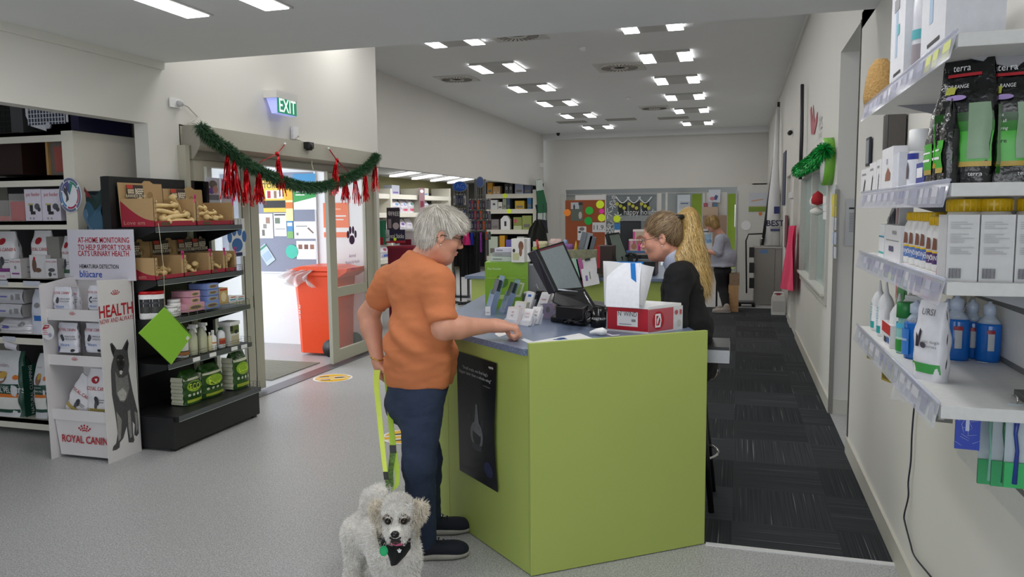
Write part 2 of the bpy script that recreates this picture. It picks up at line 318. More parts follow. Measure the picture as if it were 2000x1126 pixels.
# air diffusers, smoke heads
def vent(x, y, r, w, where):
    t = thing('air_vent', 'round slotted air vent in the ceiling, ' + where, 'vent', (x, y, ZF), 0, 'round ceiling air vents')
    MB().box(-w, w, -w, w, -.012, 0, mt('#c9c9c4', .6)).build('plate', t)
    f = MB(); f.lathe([(r, -.012), (r, -.022), (r * .35, -.026), (r * .34, -.012)], mt('#d5d2ca', .6), n=36); f.build('swirl_ring', t)
    for k in range(28):
        a = 2 * PI * k / 28; T = Matrix.Rotation(a, 4, 'Z'); MB().box(r * .45, r * .92, -.007, .007, -.027, -.0225, mt('#5b5955', .8), T).build('slot', t)
vent(-1.76, 11.85, .3, .36, 'square plate between the two rows of lights'); vent(-4.43, 12.0, .27, .3, 'close to the left wall'); vent(-1.74, 16.7, .28, .3, 'far down the hall'); vent(-2.65, 9.3, .3, .34, 'nearest, at the edge of the low ceiling')
for i, (px, py) in enumerate(((1139, 92), (1227, 190))):
    p = AZ(px, py, ZF); tag(MB().lathe([(.05, 0), (.05, -.02), (.03, -.05), (.02, -.05)], WHITE).build('smoke_detector', loc=p), 'small white ceiling detector, %s' % ('nearer one', 'farther one beside the right row of lights')[i], 'detector', 'ceiling detectors')
for i, (px, py) in enumerate(((1117, 238), (1213, 233), (1315, 230))):
    p = AZ(px, py, ZF); tag(MB().box(-.35, .35, -.2, .2, -.01, 0, mt('#9a9890', .6)).build('ceiling_grille', loc=p), 'flat rectangular grille near the far end of the ceiling, %s of three' % ('left', 'middle', 'right')[i], 'vent', 'flat ceiling grilles')
p = AZ(1084, 262, 3.7); tag(MB().lathe([(.05, 0), (.05, -.03), (.03, -.07), (.01, -.08)], BLACK).build('dome_camera', loc=(p.x, 21.1, ZF)), 'tiny black dome camera in the far left ceiling corner', 'camera')
p = AY(1064, 324, 21.5); tag(MB().box(-.05, .05, -.05, .05, -.06, .06, WHITE).build('wall_sensor', loc=(-5.29, 21.0, p.z)), 'small white sensor on the far left wall', 'sensor')
# ================================================================ goods: cartons, bags, bottles, jars
def spot(ax, val, x0, x1, yb, yt):
    f = {'X': AX, 'Y': AY}[ax]; a = f(x0, yb, val); b = f(x1, yb, val); c = f((x0 + x1) / 2, yt, val); m = (a + b) / 2
    rz = 0 if ax == 'Y' else (PI / 2 if val < 0 else -PI / 2)
    return dict(loc=m, w=(b - a).xy.length, h=c.z - m.z, rz=rz)
RED = mt('#b01c2c', .5); INK = mt('#2b2b2e', .6); GREYT = mt('#8d8d90', .6); BLUEG = mt('#2f6fc0', .5); PURP = mt('#8d3f8f', .5)
def gfx(mb, g, fn, w, h):
    """g: list of ('r',u0,v0,u1,v1,mat) ('e',u,v,ru,rv,mat) ('t',u,v,size,text,mat[,sx]) on the face mapped by fn(x,y,off)"""
    for k, q in enumerate(g):
        off = .0006 + .0003 * k
        if q[0] == 'r':
            u0, v0, u1, v1, m = q[1:6]; n = 4
            mb.grid(lambda a, b: fn((u0 + (u1 - u0) * a) * w, (v0 + (v1 - v0) * b) * h, off), n, n, m)
        elif q[0] == 'e':
            u, v, ru, rv, m = q[1:6]; P = [fn((u + ru * math.cos(2 * PI * i / 18)) * w, (v + rv * math.sin(2 * PI * i / 18)) * h, off) for i in range(18)]; mb.poly(P, m)
        elif q[0] == 'p':
            mb.poly([fn(a * w, b * h, off) for a, b in q[1]], q[2])
        else:
            u, v, s, t, m = q[1:6]; sx = q[6] if len(q) > 6 else 1
            mb.text(t, m, 1, fn=lambda x, y: fn(u * w + x * s * sx, v * h + y * s, off + .0004))
def carton(mb, w, d, h, m, g=(), gl=(), gr=(), gt=()):
    mb.box(-w / 2, w / 2, 0, d, 0, h, m)
    gfx(mb, g, lambda x, y, o: Vector((x - w / 2, -o, y)), w, h); gfx(mb, gl, lambda x, y, o: Vector((-w / 2 - o, d - x, y)), d, h)
    gfx(mb, gr, lambda x, y, o: Vector((w / 2 + o, x, y)), d, h); gfx(mb, gt, lambda x, y, o: Vector((x - w / 2, y, h + o)), w, d); return mb
def bag(mb, w, d, h, m, g=(), mside=None, crimp=.04, top=.85, gr=(), seed=0, lean=.0, gl=()):
    rn = random.Random(seed); ph = [rn.random() * 6 for _ in range(4)]
    def S(u, v):      # u around 0..1, v up
        a = 2 * PI * u; k = 3.2
        ca, sa = math.cos(a), math.sin(a); rx = math.copysign(abs(ca) ** (2 / k), ca); ry = math.copysign(abs(sa) ** (2 / k), sa)
        dd = d * (1 - max(0, (v - .45) / .55) ** 2 * .93); ww = w * (.97 + .05 * math.sin(v * PI) - (1 - top) * max(0, v - .6) / .4)
        wr = .012 * w * math.sin(v * 21 + ph[0] + 3 * u) + .01 * w * math.sin(u * 31 + v * 17 + ph[1])
        return Vector((rx * ww / 2 + wr * .6, d / 2 + ry * dd / 2 + lean * v * h + wr, v * h))
    nu, nv = 32, 20; mb.grid(lambda a, b: S(a, b), nu, nv, m, (lambda u, v: (mside if mside and (u < .11 or u > .89 or .39 < u < .61) else None)))
    mb.poly([S(i / nu, 0) for i in range(nu)][::-1], m)
    def F(x, y, o):   # front side: u .5..1 -> x -w/2..w/2
        t = max(-.999, min(.999, (x - w / 2) / (w / 2))); s = math.copysign(abs(t) ** (3.2 / 2), t); u = 1.5 + math.asin(max(-1, min(1, s))) / (2 * PI) - .75
        return S(u, min(y / h, 1)) + Vector((0, -.002 - o, 0))
    gfx(mb, g, F, w, h)
    gfx(mb, gr, lambda x, y, o: Vector((w * .5 + .004 + o, x, y)), d, h); gfx(mb, gl, lambda x, y, o: Vector((-w * .5 - .004 - o, d - x, y)), d, h); return mb
def wrap(mb, r, z0, z1, a0, a1, m, cy=0, cx=0, sx=1):   # label band on a cylinder, angle 0 = facing -Y
    mb.grid(lambda u, v: Vector((cx + sx * r * math.sin(a0 + (a1 - a0) * u), cy - r * math.cos(a0 + (a1 - a0) * u), z0 + (z1 - z0) * v)), 10, 1, m)
def ctext(mb, txt, r, z, s, m, cy=0, cx=0, sx=1):
    mb.text(txt, m, 1, fn=lambda x, y: Vector((cx + (r + .001) * math.sin(x * s * sx / r), cy - (r + .001) * math.cos(x * s * sx / r), z + y * s)))
def item(name, label, cat, sp, mb, group=None, dy=0.0, drz=0.0, dz=0.0):
    o = mb.build(name, None, (0, 0, 0), sp['rz'] + drz); v = Matrix.Rotation(sp['rz'], 3, 'Z') @ Vector((0, dy, 0)); o.location = sp['loc'] + v + Vector((0, 0, dz)); return tag(o, label, cat, group)
def bottle_mb(w, h, body, cap, label=None, neck=.4, capw=.38, cap_h=.12, mb=None, n=20):
    r = w / 2; mb = mb or MB(); y = r
    mb.lathe([(r * .92, 0), (r, .012), (r, h * (1 - cap_h) * .78), (r * .8, h * (1 - cap_h) * .88), (r * neck, h * (1 - cap_h) * .95), (r * neck, h * (1 - cap_h))], body, (0, y, 0), n)
    mb.lathe([(r * capw * 1.1, h * (1 - cap_h)), (r * capw * 1.1, h * .985), (r * capw, h)], cap, (0, y, 0), n)
    for q in (label or []): wrap(mb, r + .0008 + .0004 * q[3], h * q[0], h * q[1], -1.3, 1.3, q[2], y)
    return mb
def jar_mb(w, h, body, lid, lid_h=.14, bands=(), n=24):
    r = w / 2; mb = MB(); mb.lathe([(r * .95, 0), (r, .006), (r, h * (1 - lid_h) - .004), (r * .93, h * (1 - lid_h))], body, (0, r, 0), n)
    mb.lathe([(r * .99, h * (1 - lid_h)), (r * .99, h * .99), (r * .95, h)], lid, (0, r, 0), n)
    for k, (a, b, m) in enumerate(bands): wrap(mb, r + .0008 + .0004 * k, a * h, b * h, -1.9, 1.9, m, r)
    return mb
def crown(mb, c, s, m, xd=(1, 0, 0), yd=(0, 0, 1)):      # little dotted crown
    c = Vector(c); xd = Vector(xd); yd = Vector(yd)
    for k in range(5):
        a = (k - 2) * .42; d = xd * math.sin(a) + yd * math.cos(a)
        mb.disc(c + d * s * .62, s * .09, m, xd, yd, 8); mb.disc(c + d * s * .85, s * .10, m, xd, yd, 8)
    P = [c + (xd * math.sin(a) + yd * math.cos(a)) * s * .46 for a in np.linspace(-.75, .75, 7)] + [c + (xd * math.sin(a) + yd * math.cos(a)) * s * .34 for a in np.linspace(.75, -.75, 7)]
    mb.poly(P, m)
def dup(root, loc, rz=None, label=None, group=None):
    r = root.copy(); COL.objects.link(r); r.location = loc
    if rz is not None: r.rotation_euler = (0, 0, rz)
    if label: r['label'] = label
    if group: r['group'] = group
    for ch in list(root.children):
        c = ch.copy(); COL.objects.link(c); c.parent = r
        for g in ch.children: d = g.copy(); COL.objects.link(d); d.parent = c
    return r
# ================================================================ white shelving in the near left alcove
GY, GX = 4.32, -4.43
ST = thing('shelving_unit', 'tall white shelving unit of pet food in the near left alcove', 'shelving', (0, 0, 0))
MB().box(GX - .035, GX, GY, 4.9, 0, 2.19, CREAM).box(GX - .1, GX - .035, GY, GY + .04, 0, 2.19, CREAM).build('side_panel', ST)
MB().box(-5.7, GX - .035, 4.88, 4.9, .04, 2.19, mt('#26242a', .8)).build('back_panel', ST)
shz = [(2.19, 2.12), (1.88, 1.812), (1.566, 1.508), (1.151, 1.088), (.743, .671), (.107, .037)]
for a, b in shz: MB().box(-5.7, GX - .1, GY, 4.88, a - .025, a, CREAM).box(-5.7, GX - .1, GY, GY + .02, b, a, CREAM).build('shelf', ST)
for px0, px1, k in ((46, 78, 3), (6, 30, 4), (0, 15, 3)):
    s = spot('Y', GY - .004, px0, px1, 556 if k == 3 else 666, 550 if k == 3 else 660); c = s['loc']; zz = (shz[k][0] + shz[k][1]) / 2
    MB().box(c.x - s['w'] / 2, c.x + s['w'] / 2, GY - .006, GY - .001, zz - .018, zz + .018, mt('#c9ccd8', .4)).build('price_ticket', ST)
# top of the unit: carrier and crate
t = thing('pet_carrier', 'white and navy pet carrier with a grid door on top of the white shelving', 'pet carrier', (-4.74, 4.40, 2.19), 0)
NAVY = mt('#14143c', .4); a0 = -.3
MB().prism([(-.18, .0, .13), (-.14, .0, .055), (.05, 0, 0), (.22, 0, 0), (.22, 0, .30), (-.18, 0, .30)], (0, .47, 0), mt('#dfe0e6', .4)).build('lower_shell', t)
m = MB(); m.box(.0, .29, .0, .48, 0, .07, NAVY).box(.2, .29, .0, .48, .07, .3, NAVY); m.build('base', t)
m = MB(); wi = mt('#e8e8ee', .35)
for k in range(13): m.box(-.15 + k * .027, -.146 + k * .027, -.012, -.006, .06, .3, wi)
for k in range(7): m.box(-.15, .18, -.013, -.007, .075 + k * .03, .079 + k * .03, wi)
m.box(-.15, .18, -.004, -.001, .06, .3, mt('#3a4458', .5)); m.build('grid_door', t)
MB().disc((.03, -.004, .05), .022, mt('#c8cad2', .3), d=(0, -.012, 0)).build('hinge_knob', t)
t = thing('wire_crate', 'dark wire pet crate on the far left top of the white shelving', 'crate', (-5.33, 4.42, 2.19), 0)
m = MB(); dk = mt('#1b1d1d', .5)
for k in range(16): m.box(-.35 + k * .045, -.346 + k * .045, 0, .004, 0, .3, dk)
for k in range(8): m.box(-.35, .33, 0, .004, .02 + k * .04, .024 + k * .04, dk)
m.box(-.35, .33, .02, .4, 0, .3, mt('#131414', .7)); m.box(.27, .38, -.02, .42, 0, .3, mt('#4c4d4e', .5)); m.build('mesh_panel', t)
# shelf 1
def onY(x0, x1, yb, yt, dy=0.0): return spot('Y', GY + .03 + dy, x0, x1, yb, yt)
s = onY(-35, 45, 341, 300, .05); item('dark_box', 'dark brown box on the left of the top white shelf', 'box', s, carton(MB(), s['w'], .35, .30, mt('#2a1512', .5)))
s = onY(92, 132, 341, 290, .05); t = thing('framed_display', 'wooden framed display with a red patch on the top white shelf', 'display case', s['loc'], 0)
MB().box(-s['w'] / 2, -s['w'] / 2 + .02, 0, .3, 0, .25, mt('#b08a55', .6)).build('frame', t); MB().box(-s['w'] / 2 + .02, s['w'] / 2, .02, .3, 0, .24, mt('#6d6660', .3)).box(-s['w'] / 2 + .06, s['w'] / 2 - .02, .015, .02, .02, .2, mt('#9c4f49', .4)).build('panel', t)
# shelf 2
for (x0, x1, yt, nm, lv, rd) in ((-8, 20, 391, 'low', .25, '#c86a66'), (20, 50, 378, 'taller', .72, '#b8141c')):
    s = onY(x0, x1, 432, yt); t = thing('red_canister', nm + ' clear canister of red treats on the second white shelf', 'canister', s['loc'], 0, 'red treat canisters')
    r = s['w'] / 2; MB().box(-r, r, 0, 2 * r, 0, s['h'], mt('#f2eeee', .1, alpha=.22, kind='clear_plastic')).build('shell', t); MB().box(-r * .9, r * .9, .006, 1.8 * r, .004, s['h'] * lv, mt(rd, .35)).build('treats', t)
for x0, x1, nm in ((51, 83, 'left'), (84, 120, 'right')):
    s = onY(x0, x1, 431, 369); w, h = s['w'], s['h']
    g = [('t', .52, .83, .034, 'pet feeder', RED, .8), ('r', .28, .3, .48, .5, INK), ('r', .33, .2, .62, .3, INK), ('r', .2, .5, .5, .55, mt('#b8b070')), ('e', .74, .45, .16, .1, mt('#55585e')), ('e', .85, .36, .1, .07, mt('#44474c')), ('e', .3, .08, .04, .03, GREYT), ('e', .5, .08, .04, .03, GREYT)]
    item('pet_feeder_box', 'white pet feeder box, %s of two on the second white shelf' % nm, 'box', s, carton(MB(), w, .22, h, mt('#ded8e6', .4), g, gr=[('r', 0, 0, 1, 1, mt('#c9c4d2', .5))]), 'pet feeder boxes')
s = spot('Y', GY - .01, 113, 166, 415, 346); c = s['loc'] + Vector((0, 0, s['h'] / 2)); R_ = s['h'] / 2
t = thing('round_wobbler', 'round health wheel sign with a cat photo on the white shelf post', 'sign', (c.x, GY - .012, c.z), 0)
m = MB(); m.disc((0, 0, 0), R_ * .80, mt('#e8ebf2', .4), r2=R_, d=(0, .004, 0), n=36)
def ringseg(a0, a1, r0, r1, mm, y=-.001):
    A = np.linspace(a0, a1, 8); m.poly([(math.cos(a) * r1 * R_ * .8, y, math.sin(a) * r1 * R_) for a in A] + [(math.cos(a) * r0 * R_ * .8, y, math.sin(a) * r0 * R_) for a in A[::-1]], mm)
for k in range(4): ringseg(k * PI / 2 + .65, k * PI / 2 + 2.1, .82, .97, mt('#6f7795', .5))
for a0_, a1_, h_ in ((.55, 1.5, '#3f8d78'), (-.7, .45, '#c64a62'), (-1.9, -.8, '#b3305a'), (2.9, 4.2, '#3a86c4'), (1.65, 2.8, '#5b5b92')): ringseg(a0_, a1_, .68, .79, mt(h_, .5))
m.poly([(0, -.002, 0), (-.045 * 1, -.002, R_ * .6), (0, -.002, R_ * .68)], mt('#5b5b92', .5)); m.poly([(0, -.002, 0), (0, -.002, R_ * .68), (.03, -.002, R_ * .62)], mt('#3f8d78', .5))
m.poly([(-.055, -.003, .03), (-.045, -.003, .06), (-.035, -.003, .045), (-.02, -.003, .06), (-.018, -.003, .02), (-.01, -.003, -.03), (-.035, -.003, -.05), (-.03, -.003, -.01)], mt('#4b4c52', .6)); m.build('card', t)
# shelf 3: dry food bags and small cartons
def rc_pouch(mb, w, h, d=.06, strip=None, big=False, disc=True):
    g = [('e', .45, .78, .17, .075 if big else .06, mt('#a8202c', .5))] if disc else []
    g += [('t', .5, .60, w * .155, 'ROYAL CANIN', RED, .85), ('r', .1, .57, .9, .575, RED), ('e', .5, .35, .09, .10, mt('#3f4048')), ('e', .44, .25, .06, .09, mt('#55565c')), ('r', .58, .36, .8, .38, GREYT), ('r', .58, .31, .76, .33, GREYT)]
    if strip: g += [('r', .05, .1, .95, .19, strip)]
    return bag(mb, w, d, h, mt('#e3e2e6', .28, amt=.015), g, seed=int(w * 1e4))
for x0, x1, yb, yt, st, nm in ((-14, 28, 540, 452, PURP, 'leftmost'), (58, 98, 541, 450, None, 'middle'), (118, 142, 541, 461, mt('#3c5f45'), 'rightmost')):
    s = onY(x0, x1, yb, yt, .06); item('pet_food_bag', 'white pet food bag with a red disc, %s on the third white shelf' % nm, 'pet food bag', s, rc_pouch(MB(), s['w'], s['h'], .11, st, True), 'white pet food bags on the third shelf')
for x0, x1, yt, nm, g in ((21, 42, 505, 'left', [('r', .15, .2, .85, .28, PURP), ('e', .5, .55, .1, .1, GREYT)]), (91, 113, 505, 'right', [('e', .5, .42, .3, .1, mt('#555659')), ('e', .35, .2, .15, .12, mt('#444a40')), ('e', .75, .2, .14, .05, GREYT)])):
    s = onY(x0, x1, 543, yt); t = item('treat_carton', 'small white carton, %s one in front of the bags on the third white shelf' % nm, 'box', s, carton(MB(), s['w'], .17, s['h'], mt('#dcdadf', .45), [('t', .5, .84, .016, 'ROYAL CANIN', RED, .8)] + g, gr=[('r', 0, 0, 1, 1, mt('#b9b5b4', .5)), ('r', .3, .5, .7, .6, GREYT), ('r', .3, .25, .6, .32, GREYT)]), 'small cartons on the third shelf')
s = onY(60, 92, 543, 498, .03); item('dog_treat_box', 'low white box with a dog photo between the small cartons', 'box', s, carton(MB(), s['w'], .05, s['h'], mt('#d9d7da', .45), [('e', .28, .55, .14, .3, mt('#6d5144')), ('e', .5, .35, .2, .1, mt('#6d5144')), ('e', .3, .85, .07, .08, RED)]))
s = onY(93, 118, 512, 462, .07); item('grey_carton', 'open grey carton standing behind the right small carton on the third white shelf', 'box', s, carton(MB(), s['w'], .1, s['h'], mt('#87857f', .6)))
s = onY(-10, 13, 546, 531, -.03); item('ticket_pad', 'small white card pad at the left edge of the third white shelf', 'card', s, carton(MB(), s['w'], .03, s['h'], mt('#dddbe0', .5), [('r', .3, .3, .9, .6, mt('#d5b2bf'))]))
# shelf 4
for x0, x1, yb, yt, nm in ((-4, 44, 593, 565, 'upper'), (-6, 41, 620, 594, 'lower')):
    s = onY(x0, x1, yb, yt); m = MB()
    m.grid(lambda u, v: Vector((-s['w'] / 2 + s['w'] * u, .02 - .02 * math.sin(v * PI), s['h'] * v)), 8, 8, mt('#d5d6de', .2, .25)); m.box(-s['w'] / 2, s['w'] / 2, .018, .27, .002, s['h'] * .97, mt('#b3b1b0', .3, .2))
    gfx(m, [('r', .08, .45, .4, .55, mt('#6a68b4')), ('e', .6, .45, .05, .2, GREYT), ('r', .75, .3, .9, .7, GREYT)], lambda x, y, o: Vector((x - s['w'] / 2, -.004 - o, y)), s['w'], s['h'])
    item('foil_pouch_stack', '%s of two silver foil packs stacked flat on the fourth white shelf' % nm, 'pet food pack', s, m, 'flat silver packs')
s = onY(-10, 58, 650, 622, -.0); item('flat_bag', 'crumpled silver white food bag lying under the flat packs', 'pet food bag', s, bag(MB(), s['w'], .2, s['h'] * 1.05, mt('#dcdbe2', .22, .15), [('r', .2, .3, .4, .5, mt('#6a68b4')), ('e', .75, .6, .08, .15, GREYT)], top=.8, seed=5))
s = onY(64, 84, 652, 566, .02); item('standing_food_bag', 'tall narrow white and blue food bag standing on the fourth white shelf', 'pet food bag', s, bag(MB(), s['w'] * 1.4, .1, s['h'], mt('#d7dae8', .3), [('r', .3, .3, .8, .42, BLUEG), ('e', .5, .65, .2, .06, GREYT)], seed=6))
# bottom shelf: litter
DG = mt('#1d4a3c', .4); OR = mt('#d9772b', .5)
for x0, x1, yt, nm in ((-34, 44, 688, 'large'), (64, 93, 694, 'narrow')):
    s = onY(x0, x1, 817, yt); w, h = s['w'], s['h']
    g = [('e', .5, .62, .16, .09, mt('#8d6b5a')), ('e', .55, .66, .1, .05, mt('#c9a24d')), ('e', .85, .63, .07, .035, OR), ('r', .05, .38, .9, .53, DG), ('r', .05, .33, .9, .38, OR), ('r', .05, .15, .9, .33, mt('#e9e8e4')), ('r', .05, .10, .9, .15, DG), ('t', .5, .43, w * .115, 'NATURAL PELLETS', WHITE, .9), ('t', .5, .49, w * .08, 'Natural Litter', WHITE, .9), ('t', .5, .8, w * .1, 'Breeders', mt('#b59aa8'), .9)]
    m = bag(MB(), w, .17, h, mt('#d9dade', .3), g, mside=DG, seed=11 if nm == 'large' else 12)
    if nm == 'large':
        m.text('NATURAL CLUMPING', WHITE, .034, (w / 2 + .012, .085, h * .43), (0, 0, 1), (0, -1, 0), sx=1.0)
        m.quad((w / 2 + .01, .02, .02), (w / 2 + .01, .15, .02), (w / 2 + .004, .15, h * .8), (w / 2 + .004, .02, h * .8), DG)
    item('cat_litter_bag', nm + ' bag of natural clumping cat litter on the bottom white shelf', 'litter bag', s, m, 'cat litter bags')
tag(MB().grid(lambda u, v: Vector((-.05 + .11 * u, -.012 * math.sin(v * 3), .05 * v - .02 * u)), 6, 6, mt('#ddd9e6', .4)).build('shelf_ticket', loc=AY(22, 680, GY - .01)), 'loose white shelf ticket hanging over the large litter bag', 'ticket')

# ================================================================ cardboard display stand
t = thing('cardboard_display', 'white cardboard pet food display stand with a shepherd dog on its side', 'display stand', (0, 0, 0))
CB = mt('#d8d5d6', .6, amt=.01); X1 = -3.885; X0 = -4.33
m = MB()
zt = [(1.19, 1.178)]
m.prism([(X1, 3.91, 0), (X1, 4.19, 0), (X1, 4.21, 1.18), (X1, 3.905, 1.195)], (-.006, 0, 0), CB)
crown(m, (X1 + .002, 4.045, 1.075), .05, RED, (0, 1, 0)); m.text('HEALTH', RED, .098, (X1 + .002, 4.045, .985), (0, 1, 0), bold=.02, sx=.72); m.text('NOW AND ALWAYS', RED, .038, (X1 + .002, 4.045, .925), (0, 1, 0), sx=.72)
# shepherd dog print: outline polygons in (y, z)
def pr(pts, h, off): m.poly([(X1 + off, *((lambda p: (p.y, p.z))(AX(70 + a / 3.0455, 540 + b / 3.0455, X1)))) for a, b in pts], mt(h, .7, amt=.22, scale=80))
pr([(462, 480), (448, 440), (440, 400), (452, 392), (470, 415), (480, 432), (512, 432), (535, 385), (545, 370), (552, 395), (546, 440), (548, 470), (555, 520), (552, 560), (562, 610), (575, 680), (590, 740), (605, 800), (610, 860), (612, 930), (600, 948), (585, 940), (588, 880), (575, 860), (578, 930), (586, 970), (580, 985), (552, 985), (548, 950), (540, 890), (520, 960), (500, 985), (498, 1015), (478, 1030), (455, 1034), (460, 1010), (478, 990), (486, 930), (478, 860), (466, 780), (452, 700), (448, 620), (446, 560), (450, 520)], '#4a4a4c', .0008)
pr([(470, 560), (480, 700), (500, 740), (520, 745), (540, 720), (556, 660), (545, 580), (520, 600), (490, 600)], '#7c7b7b', .0012); pr([(484, 690), (500, 735), (530, 735), (540, 690), (515, 660)], '#b4b1af', .0016)
pr([(478, 800), (485, 900), (490, 980), (505, 960), (510, 850)], '#8f8c8a', .0016); pr([(545, 800), (550, 900), (560, 960), (572, 950), (566, 860), (560, 790)], '#8f8c8a', .0016); pr([(585, 800), (592, 860), (598, 930), (606, 900), (603, 810)], '#8a8886', .0016)
pr([(448, 440), (446, 410), (456, 402), (470, 432), (460, 470)], '#1d1d1f', .0016); pr([(524, 430), (542, 385), (548, 400), (540, 440)], '#1d1d1f', .0016)
pr([(480, 470), (500, 462), (520, 470), (528, 520), (515, 560), (495, 560), (478, 515)], '#232325', .0018); pr([(500, 500), (512, 500), (516, 520), (506, 530), (496, 520)], '#080808', .0022); pr([(496, 560), (506, 556), (516, 562), (508, 582), (498, 578)], '#c8c4c2', .0022); pr([(484, 492), (492, 490), (490, 498)], '#b8a080', .0022); pr([(516, 490), (524, 492), (520, 499)], '#b8a080', .0022)
m.build('side_panel', t)
m = MB().prism([(X0, 3.89, 0), (X0, 4.19, 0), (X0, 4.2, 1.19), (X0, 4.10, 1.19), (X0, 3.9, 1.16), (X0, 3.885, 1.16)], (-.006, 0, 0), CB); m.build('side_panel', t)
MB().box(X0, X1, 4.19, 4.196, .0, 1.2, CB).build('back_panel', t)
# header card
h0 = AY(132, 448, 4.17); h1 = AY(246, 449, 4.17); m = MB().box(h0.x, h1.x + .06, 4.165, 4.171, 1.17, h0.z, mt('#cfccd8', .55, amt=.01)); cx = (AY(205, 480, 4.16).x)
for k, (py, tx, sz, mm, sx) in enumerate(((469, 'AT-HOME MONITORING', .046, RED, .74), (483, 'TO HELP SUPPORT YOUR', .046, RED, .74), (495, "CAT'S URINARY HEALTH", .046, RED, .74), (520, 'HEMATURIA DETECTION', .034, INK, .76), (535, 'bl\u00fccare', .058, mt('#2a4fae', .5), 1.0))):
    p = AY(152 if k < 3 else 155, py, 4.163); m.text(tx, mm, sz, (p.x, 4.163, p.z), al='LEFT', sx=sx, bold=.012)
m.build('header_card', t)
for z0, z1, y0 in ((.935, 1.0, 3.93), (.64, .70, 3.925)):
    m = MB().box(X0, X1 - .006, y0, 4.19, z0 - .008, z0, CB).box(X0, X1 - .006, y0 - .006, y0, z0 - .008, z1, CB); crown(m, ((X0 + X1) / 2 - .01, y0 - .008, (z0 + z1) / 2 - .012), .034, RED); m.build('tray', t)
m = MB().box(X0, X1 - .006, 3.93, 4.19, .285, .295, CB).prism([(X0, 3.925, .335), (X0 + .015, 3.95, .02), (X1 - .006, 3.95, .02), (X1 - .006, 3.925, .335)], (0, .008, 0), CB); m.box(X0, X1 - .006, 3.92, 3.925, .265, .335, CB)
crown(m, ((X0 + X1) / 2 + .02, 3.93, .175), .07, RED); m.text('ROYAL CANIN', RED, .062, ((X0 + X1) / 2 + .015, 3.93, .135), sx=.82, bold=.02); m.build('front_panel', t)
# pouches in the trays
def pouch(px0, px1, yb, yt, Y, label, g2=0):
    s = spot('Y', Y, px0, px1, yb, yt); w, h = s['w'], s['h']; fs = mt('#d9d9e2', .3)
    g = [('t', .5, .77, w * .14, 'ROYAL CANIN', RED, .85), ('e', .32, .5, .09, .12, mt('#3f4048')), ('t', .7, .55, w * .085, 'HEMATURIA', INK, .9), ('t', .7, .46, w * .085, 'DETECTION', INK, .9), ('t', .45, .27, w * .15, 'bl\u00fccare', BLUEG, .9), ('r', .03, .02, .12, .2, mt('#2a3a8c')), ('e', .8, .08, .09, .05, INK)]
    return item('food_pouch', label, 'pet food pouch', s, bag(MB(), w, .05, h, fs, g, top=.92, seed=int(px0)), 'white pouches in the display stand trays')
pouch(103, 138, 612, 560, 3.96, 'white pouch at the left of the upper tray of the cardboard stand'); pouch(124, 152, 612, 562, 4.04, 'white pouch half hidden behind the left one in the upper tray'); pouch(170, 200, 612, 558, 3.96, 'white pouch at the right of the upper tray of the cardboard stand')
pouch(112, 150, 688, 631, 3.955, 'white pouch at the left of the lower tray of the cardboard stand'); pouch(164, 203, 688, 632, 3.955, 'white pouch at the right of the lower tray of the cardboard stand')
GOLD = mt('#b8a55c', .3, .3)
s = spot('Y', 3.99, 168, 215, 815, 722); item('pet_food_bag', 'upright white food bag with a red disc in the bottom bin of the cardboard stand', 'pet food bag', s, rc_pouch(MB(), s['w'], s['h'], .08, GOLD, True))
s = spot('Y', 4.0, 126, 176, 815, 750); m = rc_pouch(MB(), s['w'] * .9, s['h'] * 1.2, .08, GOLD, True, False); o = item('pet_food_bag', 'white and gold food bag slumped on the left of the bottom bin', 'pet food bag', s, m); o.rotation_euler = (0, .5, 0); o.location.z += .02; o.location.x -= .03
c = AY(97, 647, 3.9); t2 = thing('round_ticket', 'round white NEW ticket hanging off the left edge of the cardboard stand', 'ticket', (c.x, 3.885, c.z), 0)
m = MB().disc((0, 0, 0), .052, mt('#e0dfe4', .4), d=(0, .002, 0), n=28); m.prism([(-.04, -.001, .02), (-.02, -.001, .045), (.02, -.001, .045), (.012, -.001, .026), (-.04, -.001, .012)], (0, .0005, 0), RED); m.text('NEW', WHITE, .012, (-.002, -.003, .034), bold=.02)
for k in range(3): m.box(-.04, -.005 + .008 * k, -.0015, -.001, .005 - k * .012, .009 - k * .012, mt('#c86a76', .5))
m.disc((.02, -.002, -.02), .014, mt('#9d9fb5', .5)); m.build('disc', t2); MB().tube([(0, .001, .05), (-.004, .001, .075), (.008, .001, .095), (.02, .002, .098)], .007, mt('#e6e6ea', .2), flat=.2).build('strap', t2)
# ================================================================ black end shelving in front of the doors
KB = mt('#18191b', .45); KG = mt('#5b5e63', .35, .4); Y0, Y1 = 4.24, 5.17
bu = thing('black_shelving', 'black metal shelving unit of dog chews beside the sliding door', 'shelving', (0, 0, 0))
MB().box(-4.09, -4.05, Y0 - .03, Y1 + .02, 0, 1.865, KB).build('back_panel', bu)
MB().box(-4.09, -4.02, Y0 - .05, Y0, .0, 1.862, KB).build('upright', bu); MB().box(-4.09, -4.02, Y1, Y1 + .03, .0, 1.862, KB).build('upright', bu)
m = MB().box(-4.05, -3.635, Y0 - .02, Y1 + .02, .02, .235, KB); 
for yy in (Y0 + .01, Y1 - .04): m.box(-3.7, -3.65, yy, yy + .04, 0, .02, KB)
m.build('base_plinth', bu)
SH = [(1.524, -3.708, 'a'), (1.168, -3.713, 'a'), (.90, -3.665, 'b'), (.60, -3.665, 'b'), (.245, -3.60, 'a')]
